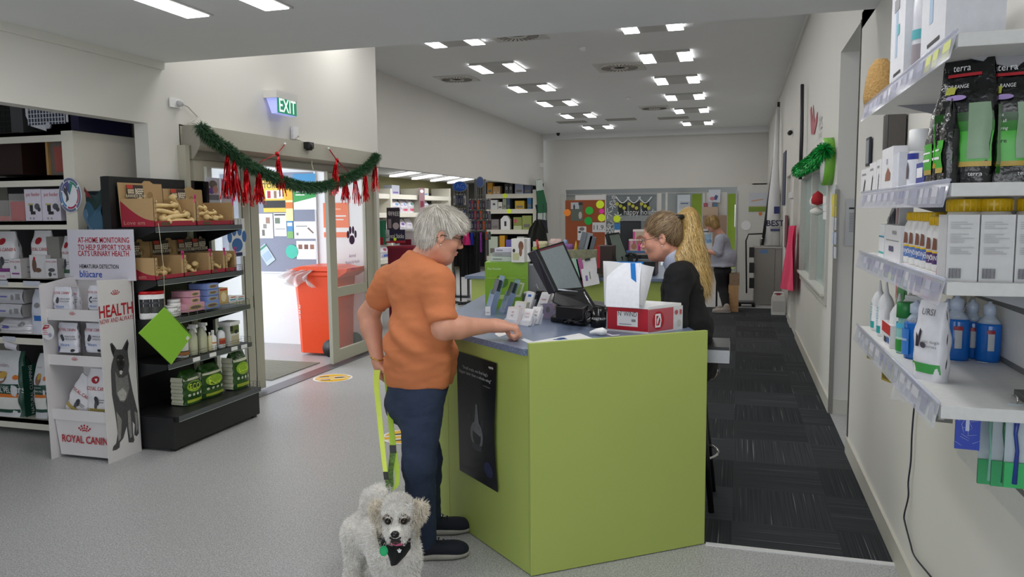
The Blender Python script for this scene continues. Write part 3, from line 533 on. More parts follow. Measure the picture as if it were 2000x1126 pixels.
def fence(xf, z, y0, y1, h=.045):
    f = MB()
    for k in range(int((y1 - y0) / .03) + 1): f.box(xf - .002, xf, y0 + k * .03, y0 + k * .03 + .0025, z, z + h, CHROME) if k % 3 == 0 else None
    for q in (.3, .65, 1): f.box(xf - .002, xf, y0, y1, z + h * q - .002, z + h * q, KG)
    for q in range(4): f.box(xf - .09 + q * .03, xf - .088 + q * .03, y1 - .002, y1, z, z + h, KG)
    f.box(xf - .09, xf, y1 - .002, y1, z + h - .002, z + h, KG); return f
for z, xf, k in SH:
    s_ = MB().box(-4.05, xf - .004, Y0, Y1, z - .028, z - .003, KB).box(xf - .004, xf, Y0, Y1, z - .036, z + .001, KG)
    s_.prism([(xf - .01, Y0 - .004, z - .003), (-4.04, Y0 - .004, z - .003), (-4.04, Y0 - .004, z - .14), (xf - .01, Y0 - .004, z - .035)], (0, .003, 0), KB)
    s_.prism([(xf - .01, Y1 + .001, z - .003), (-4.04, Y1 + .001, z - .003), (-4.04, Y1 + .001, z - .14), (xf - .01, Y1 + .001, z - .035)], (0, .003, 0), KB)
    s_.box(xf - .001, xf + .001, Y0, Y1, z - .0375, z - .0345, mt('#aab4b0', .3)); so = s_.build('shelf', bu)
    fence(xf - .006, z, Y0 + .05 if k == 'b' else Y1 - .12, Y1 - .005).build('wire_fence', so)
for px, py in ((384, 701), (416, 692), (458, 680), (477, 676)):
    c = AX(px, py, -3.66); MB().box(-3.663, -3.658, c.y - .035, c.y + .035, c.z - .014, c.z + .014, WHITE).build('price_ticket', bu)
def bx(xf, x0, x1, yb, yt): return spot('X', xf, x0, x1, yb, yt)
# display cartons with chews
TAN = mt('#b5966a', .75, amt=.03); DRED = mt('#9c2437', .6); BRN = mt('#3a2f2c', .6); PINK = mt('#e0408c', .4); HIDE = mt('#d9bd85', .55, amt=.12, scale=30, bump=.3)
def chew_box(label, y0, y1, z, xf, d, hs, hb, name=True, split=True):
    w = y1 - y0; t = thing('chew_display_carton', label, 'display carton', (xf, (y0 + y1) / 2, z), PI / 2, 'rawhide display cartons')
    m = MB(); th = .004; m.box(-w / 2, w / 2, 0, d, 0, th, TAN)
    for sx_, sg in ((-w / 2, -1), (w / 2 - th, 1)): m.box(sx_, sx_ + th, 0, d, 0, hs, TAN)
    P = [(0, 0)] + [(d * a, hs * (.88 * (1 - math.cos(a * 1.5)) * .75 + .28 * (a > 2))) for a in ()]
    sw = [(-w / 2 - .001, 0, .001), (-w / 2 - .001, d, .001)] + [(-w / 2 - .001, d * (1 - k / 8), hs * (.92 - .70 * math.sin(k / 8 * PI / 2))) for k in range(9)]; m.poly(sw[::-1], DRED)
    m.text('Love em', mt('#c98d80', .6), .035, (-w / 2 - .002, d * .6, hs * .14), (0, -1, 0), sx=1.3)
    m.box(-w / 2, w / 2, 0, th, 0, hs * .2, DRED); m.box(-w / 2, -w / 2 + .022, -.001, th, hs * .2, hs, TAN); m.box(w / 2 - .022, w / 2, -.001, th, hs * .2, hs, TAN)
    for k in range(4): m.disc((-w / 2 + .011, -.002, hs * (.3 + .18 * k)), .004, BRN, n=8)
    m.box(-w * .35, -w * .15, -.001, 0, hs * .04, hs * .16, mt('#5a4630', .6))
    m.build('tray', t)
    h = MB().prism([(-w / 2, 0, 0), (w / 2, 0, 0), (w / 2, 0, hb), (w * .3, 0, hb), (w * .22, 0, hb + .018), (w * .1, 0, hb + .018), (w * .04, 0, hb), (-w / 2, 0, hb)], (0, th, 0), TAN); 
    h.disc((w * .2, -.001, hb * .72), .028, mt('#9b7d50', .7)); h.build('header_flap', t, loc=(0, d - .004, 0), rot=(-.06, 0, 0))
    c = MB().box(-.075, .075, -.004, 0, 0, .105, BRN).box(-.075, -.02, -.005, -.004, .08, .105, mt('#c0392b', .5)).box(-.068, -.012, -.0055, -.004, .045, .075, mt('#cbbca0', .6)); c.text('BEEF', mt('#e6dcc6', .6), .046, (.034, -.006, .060), sx=.72, bold=.03); c.text('RAWHIDE BONE', mt('#cfc3aa', .6), .027, (0, -.006, .028), sx=.8, bold=.03); c.text('11 inch', BRN, .016, (-.04, -.007, .06)); c.build('sign_card', t, loc=(-w * .18, d - .008, hs * .95), rot=(-.06, 0, 0))
    return t
def pink_tab(x, y, z, where):
    m = MB(); m.disc((0, 0, .02), .011, PINK, n=10, d=(0, .003, 0)); m.box(-.005, .005, 0, .003, -.02, .02, PINK)
    for a in (-1, 0, 1): m.disc((a * .009, 0, .03), .005, PINK, n=8, d=(0, .003, 0))
    tag(m.build('price_clip', loc=(x, y, z), rz=PI / 2), 'pink clip on ' + where, 'clip', 'pink paw price clips')
def bone(label, c, L, r, rz, ry, grp, name='rawhide_bone'):
    m = MB(); H = L / 2; pts = [(-H, 0, 0), (-H * .85, 0, .002), (-H * .65, 0, 0), (-H * .3, 0, .003), (0, 0, .002), (H * .3, 0, 0), (H * .65, 0, -.002), (H * .85, 0, 0), (H, 0, 0)]
    m.tube(pts, [r * .9, r * 1.5, r * .75, r, r * 1.05, r, r * .75, r * 1.5, r * .9], HIDE, 12, flat=.8)
    for s_ in (-1, 1): m.tube([(s_ * H * .62, -r * .2, r * 1.0), (s_ * H * .78, .0, r * 1.35), (s_ * H * .7, r * .5, r * .8)], r * .25, HIDE, 6)
    o = m.build(name, loc=c, rot=(0, ry, rz)); return tag(o, label, 'dog chew', grp)
a0 = AX(304, 440, -3.715).y; a1 = AX(386, 436, -3.715).y; a2 = AX(459, 434, -3.715).y
za = 1.524
chew_box('large tan and red BEEF rawhide carton, first on the top black shelf', a0, a1 - .004, za, -3.722, .27, .19, .30)
chew_box('tan and red BEEF rawhide carton, second on the top black shelf', a1 + .004, a2, za, -3.722, .27, .17, .27)
gl = 'rawhide bones in the top shelf cartons'; y_ = (a0 + a1) / 2
bone('long rawhide bone, upper one in the first carton on the top black shelf', (-3.83, y_ - .03, za + .14), .30, .02, PI / 2 - .12, -.05, gl); bone('long rawhide bone in the middle of the first carton', (-3.79, y_ - .04, za + .10), .28, .022, PI / 2, .1, gl); bone('long rawhide bone crossing the front of the first carton', (-3.76, y_ + .03, za + .065), .30, .022, PI / 2 + .05, -.12, gl); bone('rawhide bone at the bottom front of the first carton', (-3.745, y_ + .06, za + .035), .27, .021, PI / 2, -.03, gl); bone('rawhide bone leaning upright at the right of the first carton', (-3.84, a1 - .05, za + .13), .20, .022, PI / 2, 1.0, gl); bone('rawhide bone at the back left of the first carton', (-3.92, y_ - .05, za + .17), .24, .02, PI / 2 + .3, 0, gl)
y_ = (a1 + a2) / 2
bone('rawhide chew on top in the second carton on the top black shelf', (-3.82, y_ - .06, za + .13), .13, .02, PI / 2, .1, gl)
for k, (dx, dy, dz, nm) in enumerate(((-.78 + .7, -.08, .08, 'left'), (-.06, -.01, .085, 'middle'), (-.055, .07, .055, 'right'), (-.035, -.03, .05, 'front left'), (-.035, .04, .035, 'front'))):
    bone('short rawhide chew, %s of the heap in the second carton' % nm, (-3.72 + dx, y_ + dy, za + dz), .13, .017, PI / 2 + (k - 2) * .3, (k - 2) * .15, gl)
pink_tab(-3.718, a1 - .01, za + .185, 'the right corner of the first carton on the top black shelf'); pink_tab(-3.718, a2 - .01, za + .165, 'the right corner of the second carton on the top black shelf')
zb = 1.168; yb_ = [AX(px, 545, -3.72).y for px in (304, 361, 414, 442, 464)]; nms = ('first', 'second', 'third', 'fourth')
for k in range(4):
    w_ = yb_[k + 1] - yb_[k]; chew_box('tan and red rawhide carton, %s on the second black shelf' % nms[k], yb_[k] + .003, yb_[k + 1] - .003, zb, -3.722, .27, .155 if k else .15, .25)
    pink_tab(-3.718, yb_[k + 1] - .012, zb + .15, 'the right corner of the %s carton on the second black shelf' % nms[k])
    rr = random.Random(k + 3); cnt = (5, 7, 6, 7)[k]; hh = (.03, .06, .10, .11)[k]
    for q in range(cnt):
        bone('small knotted rawhide chew in the %s carton on the second black shelf' % nms[k], (-3.76 - rr.random() * .12, yb_[k] + .03 + (w_ - .06) * ((q + .5) / cnt), zb + .03 + hh * rr.random()), .07, .017, rr.random() * 3, rr.random() * 1.2 - .6, 'small rawhide chews, %s carton' % nms[k], 'rawhide_chew')
# shelf 3
zc = .90
for x0, x1, nm in ((284, 318, 'left'), (304, 334, 'right')):
    s = bx(-3.80 if nm == 'left' else -3.75, x0, x1, 616, 570); w = .105; s['loc'].z = zc; h = .19
    m = jar_mb(w, h, WHITE, mt('#c4161c', .4), .11, [(.22, .72, mt('#232429', .5)), (.55, .62, mt('#3c3d44', .5)), (.24, .45, mt('#3a3b3a', .5))]); wrap(m, w / 2 + .003, h * .5, h * .58, .5, 1.3, mt('#c33', .5), w / 2)
    item('supplement_tub', 'white and black tub with a red lid, %s of two on the third black shelf' % nm, 'tub', s, m, 'red lidded tubs')
for x0, x1, yt, dy, nm in ((334, 350, 578, .12, 'back'), (337, 352, 592, 0, 'front'), (348, 363, 580, .02, 'tall right')):
    s = bx(-3.72, x0, x1, 612, yt); s['loc'].z = zc; w = s['w'] * 1.15; m = jar_mb(w, max(.08, s['h']), WHITE, mt('#dcdcdc', .4), .2); ctext(m, 'CET', w / 2 + .001, max(.08, s['h']) * .5, .018, INK, w / 2)
    item('white_jar', nm + ' plain white jar beside the red lidded tubs', 'jar', s, m, 'small white jars', dy=dy)
PK = mt('#d29aa9', .5); BL = mt('#7d93cf', .5)
def dental(x0, x1, yb, yt, c, lab, d=.16, dy=0):
    s = bx(-3.70, x0, x1, yb, yt); m = carton(MB(), s['w'], d, s['h'], c, [('e', .5, .5, .38, .3, mt('#b9a560', .5)), ('e', .5, .5, .3, .2, mt('#6c5b58', .5))], gl=[('r', 0, 0, 1, 1, c)]); item('dental_treat_box', lab, 'box', s, m, 'pink and blue treat boxes', dy=dy)
dental(365, 400, 607, 591, PK, 'long pink treat box at the bottom of the pink stack'); dental(372, 391, 592, 580, PK, 'small pink treat box in the middle of the pink stack'); dental(372, 391, 579, 568, PK, 'small pink treat box on top of the pink stack')
dental(400, 430, 602, 588, BL, 'long light blue treat box at the bottom of the blue stack'); dental(405, 427, 588, 577, BL, 'small blue treat box second from the bottom of the blue stack'); dental(405, 427, 576, 565, BL, 'small blue treat box second from the top of the blue stack'); dental(405, 427, 564, 553, BL, 'small blue treat box on top of the blue stack')
s = bx(-3.70, 429, 446, 593, 562); item('tan_box', 'tan upright box with a dog picture right of the blue boxes', 'box', s, carton(MB(), s['w'], .08, s['h'], mt('#c2a26a', .5), [('e', .5, .45, .3, .3, mt('#e0cfa8')), ('r', .1, .85, .9, .95, RED)]))
for x0, x1, nm in ((448, 462, 'left'), (463, 478, 'right')):
    s = bx(-3.70, x0, x1, 590 if nm == 'left' else 587, 577); item('small_white_box', 'small white and blue box, %s of two at the end of the third black shelf' % nm, 'box', s, carton(MB(), s['w'], .06, s['h'], WHITE, [('r', .1, .3, .9, .5, mt('#4aa0b8')), ('r', .2, .7, .9, .85, mt('#c86a50'))]), 'small white and blue boxes')
# shelf 4
zd = .60
s = bx(-3.72, 358, 375, 697, 644); s['loc'].z = zd; item('white_tub', 'white tub with a green and orange label half behind the green notebook', 'tub', s, jar_mb(.085, .16, WHITE, mt('#e2e2dc', .4), .12, [(.1, .3, mt('#3c4a33')), (.12, .25, mt('#c8793a'))]))
YEL = mt('#c9c33c', .2, alpha=.85, kind='yellow_liquid'); CLR = mt('#dfe3cf', .2, alpha=.6, kind='clear_plastic')
for x0, x1, yt, yb, nm in ((375, 394, 622, 690, 'left'), (394, 413, 620, 690, 'right')):
    s = bx(-3.71, x0, x1, yb, yt); s['loc'].z = zd; t = thing('spray_bottle', nm + ' yellow spray bottle on the fourth black shelf', 'spray bottle', s['loc'], PI / 2, 'yellow spray bottles'); r = .034
    MB().lathe([(r * .9, 0), (r, .01), (r, .10), (r * .95, .125)], YEL, (0, r, 0)).build('liquid', t); MB().lathe([(r * 1.0, .001), (r * 1.04, .01), (r * 1.04, .13), (r * .5, .18), (r * .4, .19)], CLR, (0, r, 0)).build('bottle', t)
    MB().box(-.012, .012, r - .02, r + .03, .19, .205, WHITE).box(-.009, .009, r - .045, r + .02, .2, .222, WHITE).prism([(-.006, r - .03, .2), (-.006, r - .04, .165), (-.006, r - .028, .165), (-.006, r - .012, .2)], (.012, 0, 0), WHITE).build('trigger', t)
s = bx(-3.71, 412, 417, 685, 640); s['loc'].z = zd; item('slim_bottle', 'slim pale bottle just right of the yellow sprays', 'bottle', s, bottle_mb(.035, .14, mt('#d9d3a8', .4), WHITE))
s = bx(-3.70, 416, 429, 684, 634); s['loc'].z = zd; item('lotion_bottle', 'white bottle with an orange band on the fourth black shelf', 'bottle', s, bottle_mb(.052, .15, WHITE, WHITE, [(.36, .42, OR, 0)], cap_h=.2))
s = bx(-3.70, 431, 447, 680, 631); s['loc'].z = zd; item('green_capped_bottle', 'white bottle with a dark green cap and orange label', 'bottle', s, bottle_mb(.064, .155, mt('#e6e9ec', .3), mt('#0f4a35', .4), [(.2, .5, mt('#b86a35'), 0), (.25, .4, mt('#a8322a'), 1)], cap_h=.1, capw=.5))
s = bx(-3.70, 446, 473, 675, 617); s['loc'].z = zd; w, h = .11, .185; t = item('white_tub', 'tall white tub with a bird label at the end of the fourth black shelf', 'tub', s, carton(MB(), w, .1, h * .86, mt('#e1e1da', .4), [('r', .05, .6, .98, .95, mt('#5e6f2c')), ('r', .0, .7, .3, .97, mt('#1f1a1a')), ('e', .65, .66, .2, .1, mt('#26262c')), ('r', .1, .05, .9, .5, mt('#c4ba9a'))]).box(-w / 2 - .006, w / 2 + .006, -.006, .106, h * .86, h, WHITE))
# shelf 5: three green bags
BG = mt('#2c5420', .25, scale=30, bump=.6); BW = mt('#cfd0b8', .4)
for k, (x0, x1, yb, yt, nm) in enumerate(((366, 402, 778, 712, 'left'), (402, 444, 768, 704, 'middle'), (464, 494, 764, 686, 'right, largest'))):
    s = bx(-3.74 if k < 2 else -3.70, x0, x1, yb, yt); s['loc'].z = .245; w, h = max(s['w'], .17), s['h'] * (1.0 if k < 2 else .97)
    g = [('r', .05, .70, .95, .76, mt('#d8dcc0')), ('e', .5, .52, .38, .16, mt('#8fb82c')), ('t', .5, .5, w * .3, 'ECO', mt('#d8e84a'), .8)] + [('e', .2 + .2 * q, .28, .06, .04, mt('#cfd8c0')) for q in range(4)] + [('r', .1, .06, .9, .14, mt('#a8b83a'))]
    m = bag(MB(), w, .13, h, BG, g, top=.8, seed=k + 30); m.grid(lambda u, v: Vector((-w / 2 - .008 - .004 * math.sin(v * 30), .02 + .1 * u, h * (.02 + .8 * v))), 4, 20, BW)
    for q in range(7): m.box(-w / 2 - .014, -w / 2 - .012, .02, .12, h * (.08 + .1 * q), h * (.085 + .1 * q), mt('#4a5a3a', .5))
    item('green_bedding_bag', 'green and white bag of bedding, %s of three on the bottom black shelf' % nm, 'bag', s, m, 'green bags on the bottom black shelf', dy=.01)
# green notebook hanging by a string
c = AD(323, 655, 4.85)
Pn = [AX(x, y, -3.655) for x, y in ((322, 600), (374, 657), (335, 711), (272, 650))]
t = thing('hanging_notebook', 'lime green notebook hanging corner up by a string from the black shelving', 'notebook', Pn[0], 0); o_ = Pn[0]
m = MB().prism([p - o_ for p in Pn], (-.008, 0, 0), mt('#8cc63a', .45, amt=.01)); q = [p - o_ for p in Pn]; cc = q[1] * .88 + q[3] * .06 + q[2] * .06 + Vector((.0012, 0, 0)); m.poly([cc + Vector((0, a, b)) for a, b in ((-.02, 0), (0, -.018), (.02, 0), (0, .018))], mt('#dcdcd8', .5)); m.build('cover', t)
e = (q[1] - q[0]); n_ = 22; m = MB()
for k in range(n_): p = q[0] + e * ((k + .5) / n_); m.tube([p + Vector((.004, 0, -.004)), p + Vector((.004, .006, .006)), p + Vector((-.01, .006, .006)), p + Vector((-.012, 0, -.004))], .0012, mt('#6fa32e', .4), 5)
m.build('wire_binding', t); tp = AX(306, 442, -3.70) - o_; MB().tube([(0, 0, 0), (0, tp.y * .5, tp.z * .5), (-.03, tp.y, tp.z + .02)], .0016, mt('#c9c4a8', .6), 6).build('string', t)
# cloth bag behind the black unit
c = AY(193, 425, 4.21); m = MB(); m.grid(lambda u, v: Vector((-.08 + .15 * u + .02 * math.sin(9 * v), -.05 * math.sin(u * PI) * (.6 + .4 * math.sin(v * 8 + u * 5)), .16 - .30 * v + .03 * math.sin(u * 7))), 16, 18, mt('#2c4f66', .8), lambda u, v: mt('#8a1f2a', .7) if v < .25 and u < .4 else (mt('#16302f', .8) if v < .35 else (mt('#5c7b98', .8) if (u < .5 and v > .5) else None)))
m.grid(lambda u, v: Vector((-.10 + .2 * u, .03, .16 - .30 * v)), 2, 2, mt('#1b2a33', .8))
tag(m.build('hanging_clothes_bundle', loc=(-4.16, 4.2, c.z + .02)), 'bundle of blue teal and red pet clothes hanging between the white and black shelving', 'pet clothes')
# ================================================================ sliding door, vestibule, garland
XD = -4.07
def leaf(nm, label, X, ys, rails, ztop=2.03, zbot=.03, gl=True, n=None):
    d = MB()
    for a, b in ys: d.box(X - .02, X + .02, a, b, zbot, ztop, DOORF)
    y0, y1 = ys[0][0], ys[-1][1]; d.box(X - .018, X + .018, y0 + .003, y1 - .003, ztop - .05, ztop - .002, DOORF).box(X - .018, X + .018, y0 + .003, y1 - .003, zbot + .002, zbot + .13, DOORF)
    for a, b in rails: d.box(X - .018, X + .018, y0 + .003, y1 - .003, a, b, DOORF)
    o = struct(nm, d, label); MB().box(X - .003, X + .003, y0 + .02, y1 - .02, zbot + .1, ztop - .03, GLASS).build('glass_pane', o)
    e = MB().box(X + .02, X + .022, ys[-1][0] - .012, ys[-1][0] - .004, zbot, ztop, BLACK); e.build('seal', o); return o
zr = AX(480, 593, XD).z
struct('trim_5', MB().box(-4.13, -4.03, 4.96, 5.006, 0, 2.13, DOORF).box(-4.128, -4.032, 5.006, 8.10, 2.03, 2.13, mt('#8f8d80', .45)).box(-4.13, -4.03, 8.10, 8.16, 0, 2.13, DOORF).box(-4.16, -4.0, 5.0, 8.16, -.002, .006, mt('#77767a', .4, .4)).box(-4.2, -4.1, 4.99, 8.17, 2.13, 2.29, DOORF), 'frame of the automatic sliding door')
l1 = leaf('door_1', 'fixed glazed leaf at the left of the sliding door', XD, ((5.07, 5.19), (5.66, 5.75)), ((zr - .05, zr + .05),))
l2 = leaf('door_2', 'left sliding glass leaf standing open', XD - .06, ((5.3, 5.36), (5.86, 5.98)), ((zr - .05, zr + .05),))
zq = AX(680, 566, XD).z
l3 = leaf('door_6', 'right glass leaf of the sliding door', XD, ((7.10, 7.24), (7.93, 8.10)), ((zq - .05, zq + .05),))
hb = thing('door_operator', 'long beige automatic door operator box above the glass doors', 'door operator', (0, 0, 0))
MB().prism([(-4.10, 5.03, 2.285), (-3.95, 5.03, 2.285), (-3.95, 5.03, 2.13), (-4.02, 5.03, 2.03), (-4.10, 5.03, 2.03)], (0, .012, 0), mt('#a39f93', .5)).build('end_cap', hb)
MB().prism([(-4.09, 5.042, 2.28), (-3.952, 5.042, 2.28), (-3.952, 5.042, 2.13), (-4.02, 5.042, 2.10), (-4.09, 5.042, 2.10)], (0, 3.07, 0), mt('#b9b5a8', .45)).build('cover', hb)
p = AX(604, 284, -3.92); t = thing('motion_sensor', 'small black motion sensor on the door operator box', 'sensor', p, 0); MB().box(-.03, .02, -.05, .05, -.03, .03, BLACKM).lathe([(.028, -.045), (.032, -.01), (.032, .02)], BLACKM, (.0, 0, 0)).build('body', t)
q = AX(580, 265, -4.08) - p; MB().tube([(-.03, 0, .02), (-.1, -.08, .06), (-.13, q.y * .7, q.z * .9), q], .006, mt('#a8a49a', .5), 6).build('cable', t)
p = AX(573, 260, -4.095); tag(MB().box(-.0, .03, -.045, .045, -.06, .06, WHITE).build('junction_box', loc=p), 'small white box on the wall below the exit sign', 'junction box')
# exit sign
a = AX(541, 190, -3.97); b = AX(579, 228, -3.97); y0, y1 = a.y, b.y; z1 = AX(541, 190, -3.97).z; z0 = AX(541, 220, -3.97).z
es = thing('exit_sign', 'green illuminated EXIT sign with white housing on the left wall', 'sign', (0, 0, 0))
MB().box(-4.1, -3.965, y0 - .015, y1 + .02, z1, z1 + .065, mt('#d5d3cf', .5)).build('housing', es)
MB().prism([(-4.08, y0, z1), (-3.972, y0, z1), (-3.972, y0, z0), (-4.03, y0, z0)], (0, y1 - y0, 0), mt('#aeb6ff', .4, em=.55, kind='lit_acrylic')).build('light_box', es)
m = MB().box(-3.972, -3.966, y0, y1, z0 + .005, z1, mt('#12a077', .4, em=.18, kind='lit_green')); m.text('EXIT', mt('#f4fff8', .4, em=.7, kind='lit_white'), .15, (-3.964, (y0 + y1) / 2, (z0 + z1) / 2 - .0), (0, 1, 0), bold=.01, sx=.8); m.build('face', es)
p = AX(341, 201, -4.095); so = thing('wall_outlet', 'white power outlet with a plug and thin white cord on the left wall', 'outlet', p, 0); MB().box(0, .01, -.06, .06, -.035, .035, WHITE).build('plate', so); MB().lathe([(.024, .01), (.024, .04), (.012, .055)], mt('#c9c9c9', .5), (0, .03, 0), 14, axis='X').build('plug', so)
q = [AX(x, y, -4.08) - p for x, y in ((352, 201), (367, 208), (380, 222), (386, 228), (378, 234), (368, 240), (366, 246))]; MB().tube([(.05, .03, 0)] + q, .006, mt('#c4c0ba', .5), 6).build('cord', so)
# garland: wire core with thousands of needles
def tufts(name, pathpts, n, L, r0, mats, parent=None, flat=False, w=.0016, seed=1, taper=0.0):
    rg = np.random.default_rng(seed); P = np.array([tuple(p) for p in pathpts]); seg = np.linalg.norm(np.diff(P, axis=0), axis=1); cum = np.r_[0, np.cumsum(seg)]; u = rg.random(n) * cum[-1]
    i = np.clip(np.searchsorted(cum, u) - 1, 0, len(seg) - 1); f = ((u - cum[i]) / seg[i])[:, None]; B = P[i] * (1 - f) + P[i + 1] * f
    T = (P[i + 1] - P[i]) / seg[i][:, None]; D = rg.normal(size=(n, 3)); D -= (D * T).sum(1)[:, None] * T * .6; D /= np.linalg.norm(D, axis=1)[:, None]
    l = (L * (.7 + .5 * rg.random(n)))[:, None]; S = np.cross(D, rg.normal(size=(n, 3))); S /= np.linalg.norm(S, axis=1)[:, None]; S *= w
    A = B + D * r0; M1 = A + D * l * .5 + S * 0; E = A + D * l + np.array([0, 0, -.2]) * l
    V = np.stack([A - S, A + S, M1 + S, M1 - S, E - S * .5, E + S * .5], 1).reshape(-1, 3); k = np.arange(n)[:, None] * 6
    F = np.concatenate([k + np.array([0, 1, 2, 3]), k + np.array([3, 2, 5, 4])]); mi = np.tile(rg.integers(0, len(mats), n), 2)
    return fastmesh(name, V, F, mats, parent, False, mi)
def smooth_path(pts, n=4):
    out = []
    for i in range(len(pts) - 1):
        p0, p1, p2, p3 = (pts[max(i - 1, 0)], pts[i], pts[i + 1], pts[min(i + 2, len(pts) - 1)])
        for k in range(n):
            t = k / n; out.append(.5 * ((2 * p1) + (p2 - p0) * t + (2 * p0 - 5 * p1 + 4 * p2 - p3) * t * t + (3 * p1 - p0 - 3 * p2 + p3) * t ** 3))
    return out + [pts[-1]]
gp = [AX(x, y, -3.915 if x < 735 else -3.9) for x, y in ((391, 246), (402, 258), (421, 275), (445, 290), (469, 310), (493, 325), (517, 337), (546, 350), (581, 361), (613, 364), (648, 358), (680, 346), (706, 333), (725, 317), (737, 302))]
gp = smooth_path(gp); ga = thing('garland', 'dark green pine garland swagged across the door operator box', 'garland', (0, 0, 0))
MB().tube(gp, .022, mt('#16301c', .8), 8).build('core', ga); g_ = tufts('needles', gp, 17000, .058, .004, [mt('#2a5231', .6), mt('#3a6b3f', .6), mt('#1b4025', .6)], ga, w=.0021, seed=3); g_['kind'] = 'stuff'
FOIL = mt('#d0121e', .22, .75); FOIL2 = mt('#8e0d18', .25, .8); nmz = ('first', 'second', 'third', 'fourth', 'fifth', 'sixth', 'seventh', 'eighth', 'ninth', 'tenth')
def tassel(k, x0, y0, x1, y1, big):
    A = AX(x0, y0, -3.90); B = AX(x1, y1, -3.90); L = A.z - B.z; rg = random.Random(k); t = thing('foil_tassel', 'red foil tassel on the garland, %s from the left' % nmz[k], 'tassel', A, 0, 'red foil tassels on the garland')
    MB().tube([(0, 0, .02), (0, 0, -L * .08), (0, 0, -L * .22)], [.006, .016, .02], FOIL, 8).build('knot', t); m = MB()
    for q in range(44 if big else 32):
        a = rg.random() * 2 * PI; s = (B.y - A.y) * (.6 + .6 * rg.random()); sp = .014 + .06 * rg.random(); l = L * (.75 + .3 * rg.random()); w = .004
        pr_ = None; rows = []
        for j in range(7):
            f = j / 6; c = Vector((math.cos(a) * (.014 + sp * .5 * f) , math.sin(a) * (.012 + sp * f * .8) + s * f, -L * .05 - l * f)); tw = a + f * rg.uniform(1, 4); rows += [c + Vector((math.cos(tw), math.sin(tw), 0)) * w, c - Vector((math.cos(tw), math.sin(tw), 0)) * w]
        m.add(rows, [(2 * j, 2 * j + 1, 2 * j + 3, 2 * j + 2) for j in range(6)], FOIL if q % 4 else FOIL2)
    m.build('foil_strips', t)
for k, q in enumerate(((444, 307, 443, 382), (457, 318, 463, 390), (480, 331, 484, 398), (505, 336, 507, 396), (543, 310, 547, 378), (656, 318, 654, 376), (674, 348, 674, 396), (693, 348, 697, 398), (713, 339, 714, 392), (732, 320, 733, 371))): tassel(k, *q, k in (0, 1, 3))
for k, P in enumerate((((557, 281), (541, 301), (524, 308), (507, 317)), ((642, 290), (658, 313), (668, 324), (681, 336)))):
    pts = [AX(x, y, -3.935) for x, y in P]; t = thing('red_ribbon', 'thin red ribbon pinned to the operator box, %s one' % ('left', 'right')[k], 'ribbon', pts[0], 0, 'red ribbons'); MB().tube([p - pts[0] for p in pts], .007, FOIL, 6, flat=.3).build('ribbon', t); MB().lathe([(.012, 0), (.012, .012), (.004, .016)], WHITE, (-.008, 0, 0), 10, axis='X').build('pin', t)
    MB().tube([pts[1] - pts[0] + Vector((.004, -.012, .014)), pts[1] - pts[0] + Vector((.004, .012, -.014))], .014, FOIL, 8).build('knot', t)
p = [AX(x, y, -3.99) for x, y in ((610, 309), (609, 320), (612, 331))]; tag(MB().tube([q - p[0] for q in p], .005, mt('#e8e2cc', .5), 6).build('pull_string', loc=p[0]), 'short pale string hanging below the operator box', 'string')
# things on the glass
def sheet(name, label, cat, ax, val, x0, y0, x1, y1, m, g=(), grp=None, th=.003, rot=0.0):
    s = spot(ax, val, x0, x1, y1, y0); mb = MB().box(-s['w'] / 2, s['w'] / 2, 0, th, 0, s['h'], m); gfx(mb, g, lambda x, y, o: Vector((x - s['w'] / 2, -o, y)), s['w'], s['h'])
    o = mb.build(name, None, s['loc'], s['rz'])
    return tag(o, label, cat, grp)
def paw(name, label, px, py, r, c, X):
    p = AX(px, py, X); m = MB(); xd, yd = (0, 1, 0), (0, 0, 1)
    m.disc((0, 0, -r * .45), r * .62, c, xd, yd, 18, r * .5, (.002, 0, 0))
    for a, b, q in ((-.85, .15, .26), (-.32, .62, .26), (.32, .62, .26), (.85, .15, .26)): m.disc((0, a * r, b * r), r * q, c, xd, yd, 14, r * .42, (.002, 0, 0))
    return p, m
p, m = paw('', '', 463, 466, .115, mt('#3f6fae', .5), -4.044); m.box(-.001, 0, -.11, .11, -.15, .17, mt('#e6e8ea', .5)); m.box(.002, .003, -.06, .06, -.145, -.115, mt('#1d2f5c', .5)); tag(m.build('paw_decal', loc=p), 'blue paw print poster on the left glass door', 'decal')
p, m = paw('', '', 687, 460, .10, mt('#4b2350', .5), -4.064); m.text('Animal', PURP, .05, (.002, 0, -.22), (0, 1, 0)).text('Medical & Health', PURP, .042, (.002, 0, -.29), (0, 1, 0)).text('table', PURP, .04, (.002, 0, -.36), (0, 1, 0)); tag(m.build('paw_decal', loc=p), 'purple paw print decal with small writing on the right glass door', 'decal')
sheet('door_poster', 'small poster with a purple photo on the left glass door, left of two', 'poster', 'X', -4.044, 404, 347, 431, 398, mt('#cfd6e2', .5), [('e', .5, .75, .3, .15, mt('#77716a')), ('e', .35, .5, .25, .12, mt('#7a5db0')), ('e', .65, .55, .2, .15, mt('#c9998c')), ('r', .1, .15, .9, .35, mt('#7b7f88'))])
sheet('door_poster', 'white poster with a purple frame on the left glass door, right of two', 'poster', 'X', -4.044, 433, 349, 456, 398, mt('#e4e1ec', .5), [('r', .1, .6, .15, .95, PURP), ('r', .85, .6, .9, .95, PURP), ('r', .1, .9, .9, .95, PURP), ('r', .1, .2, .9, .3, mt('#b59aba'))])
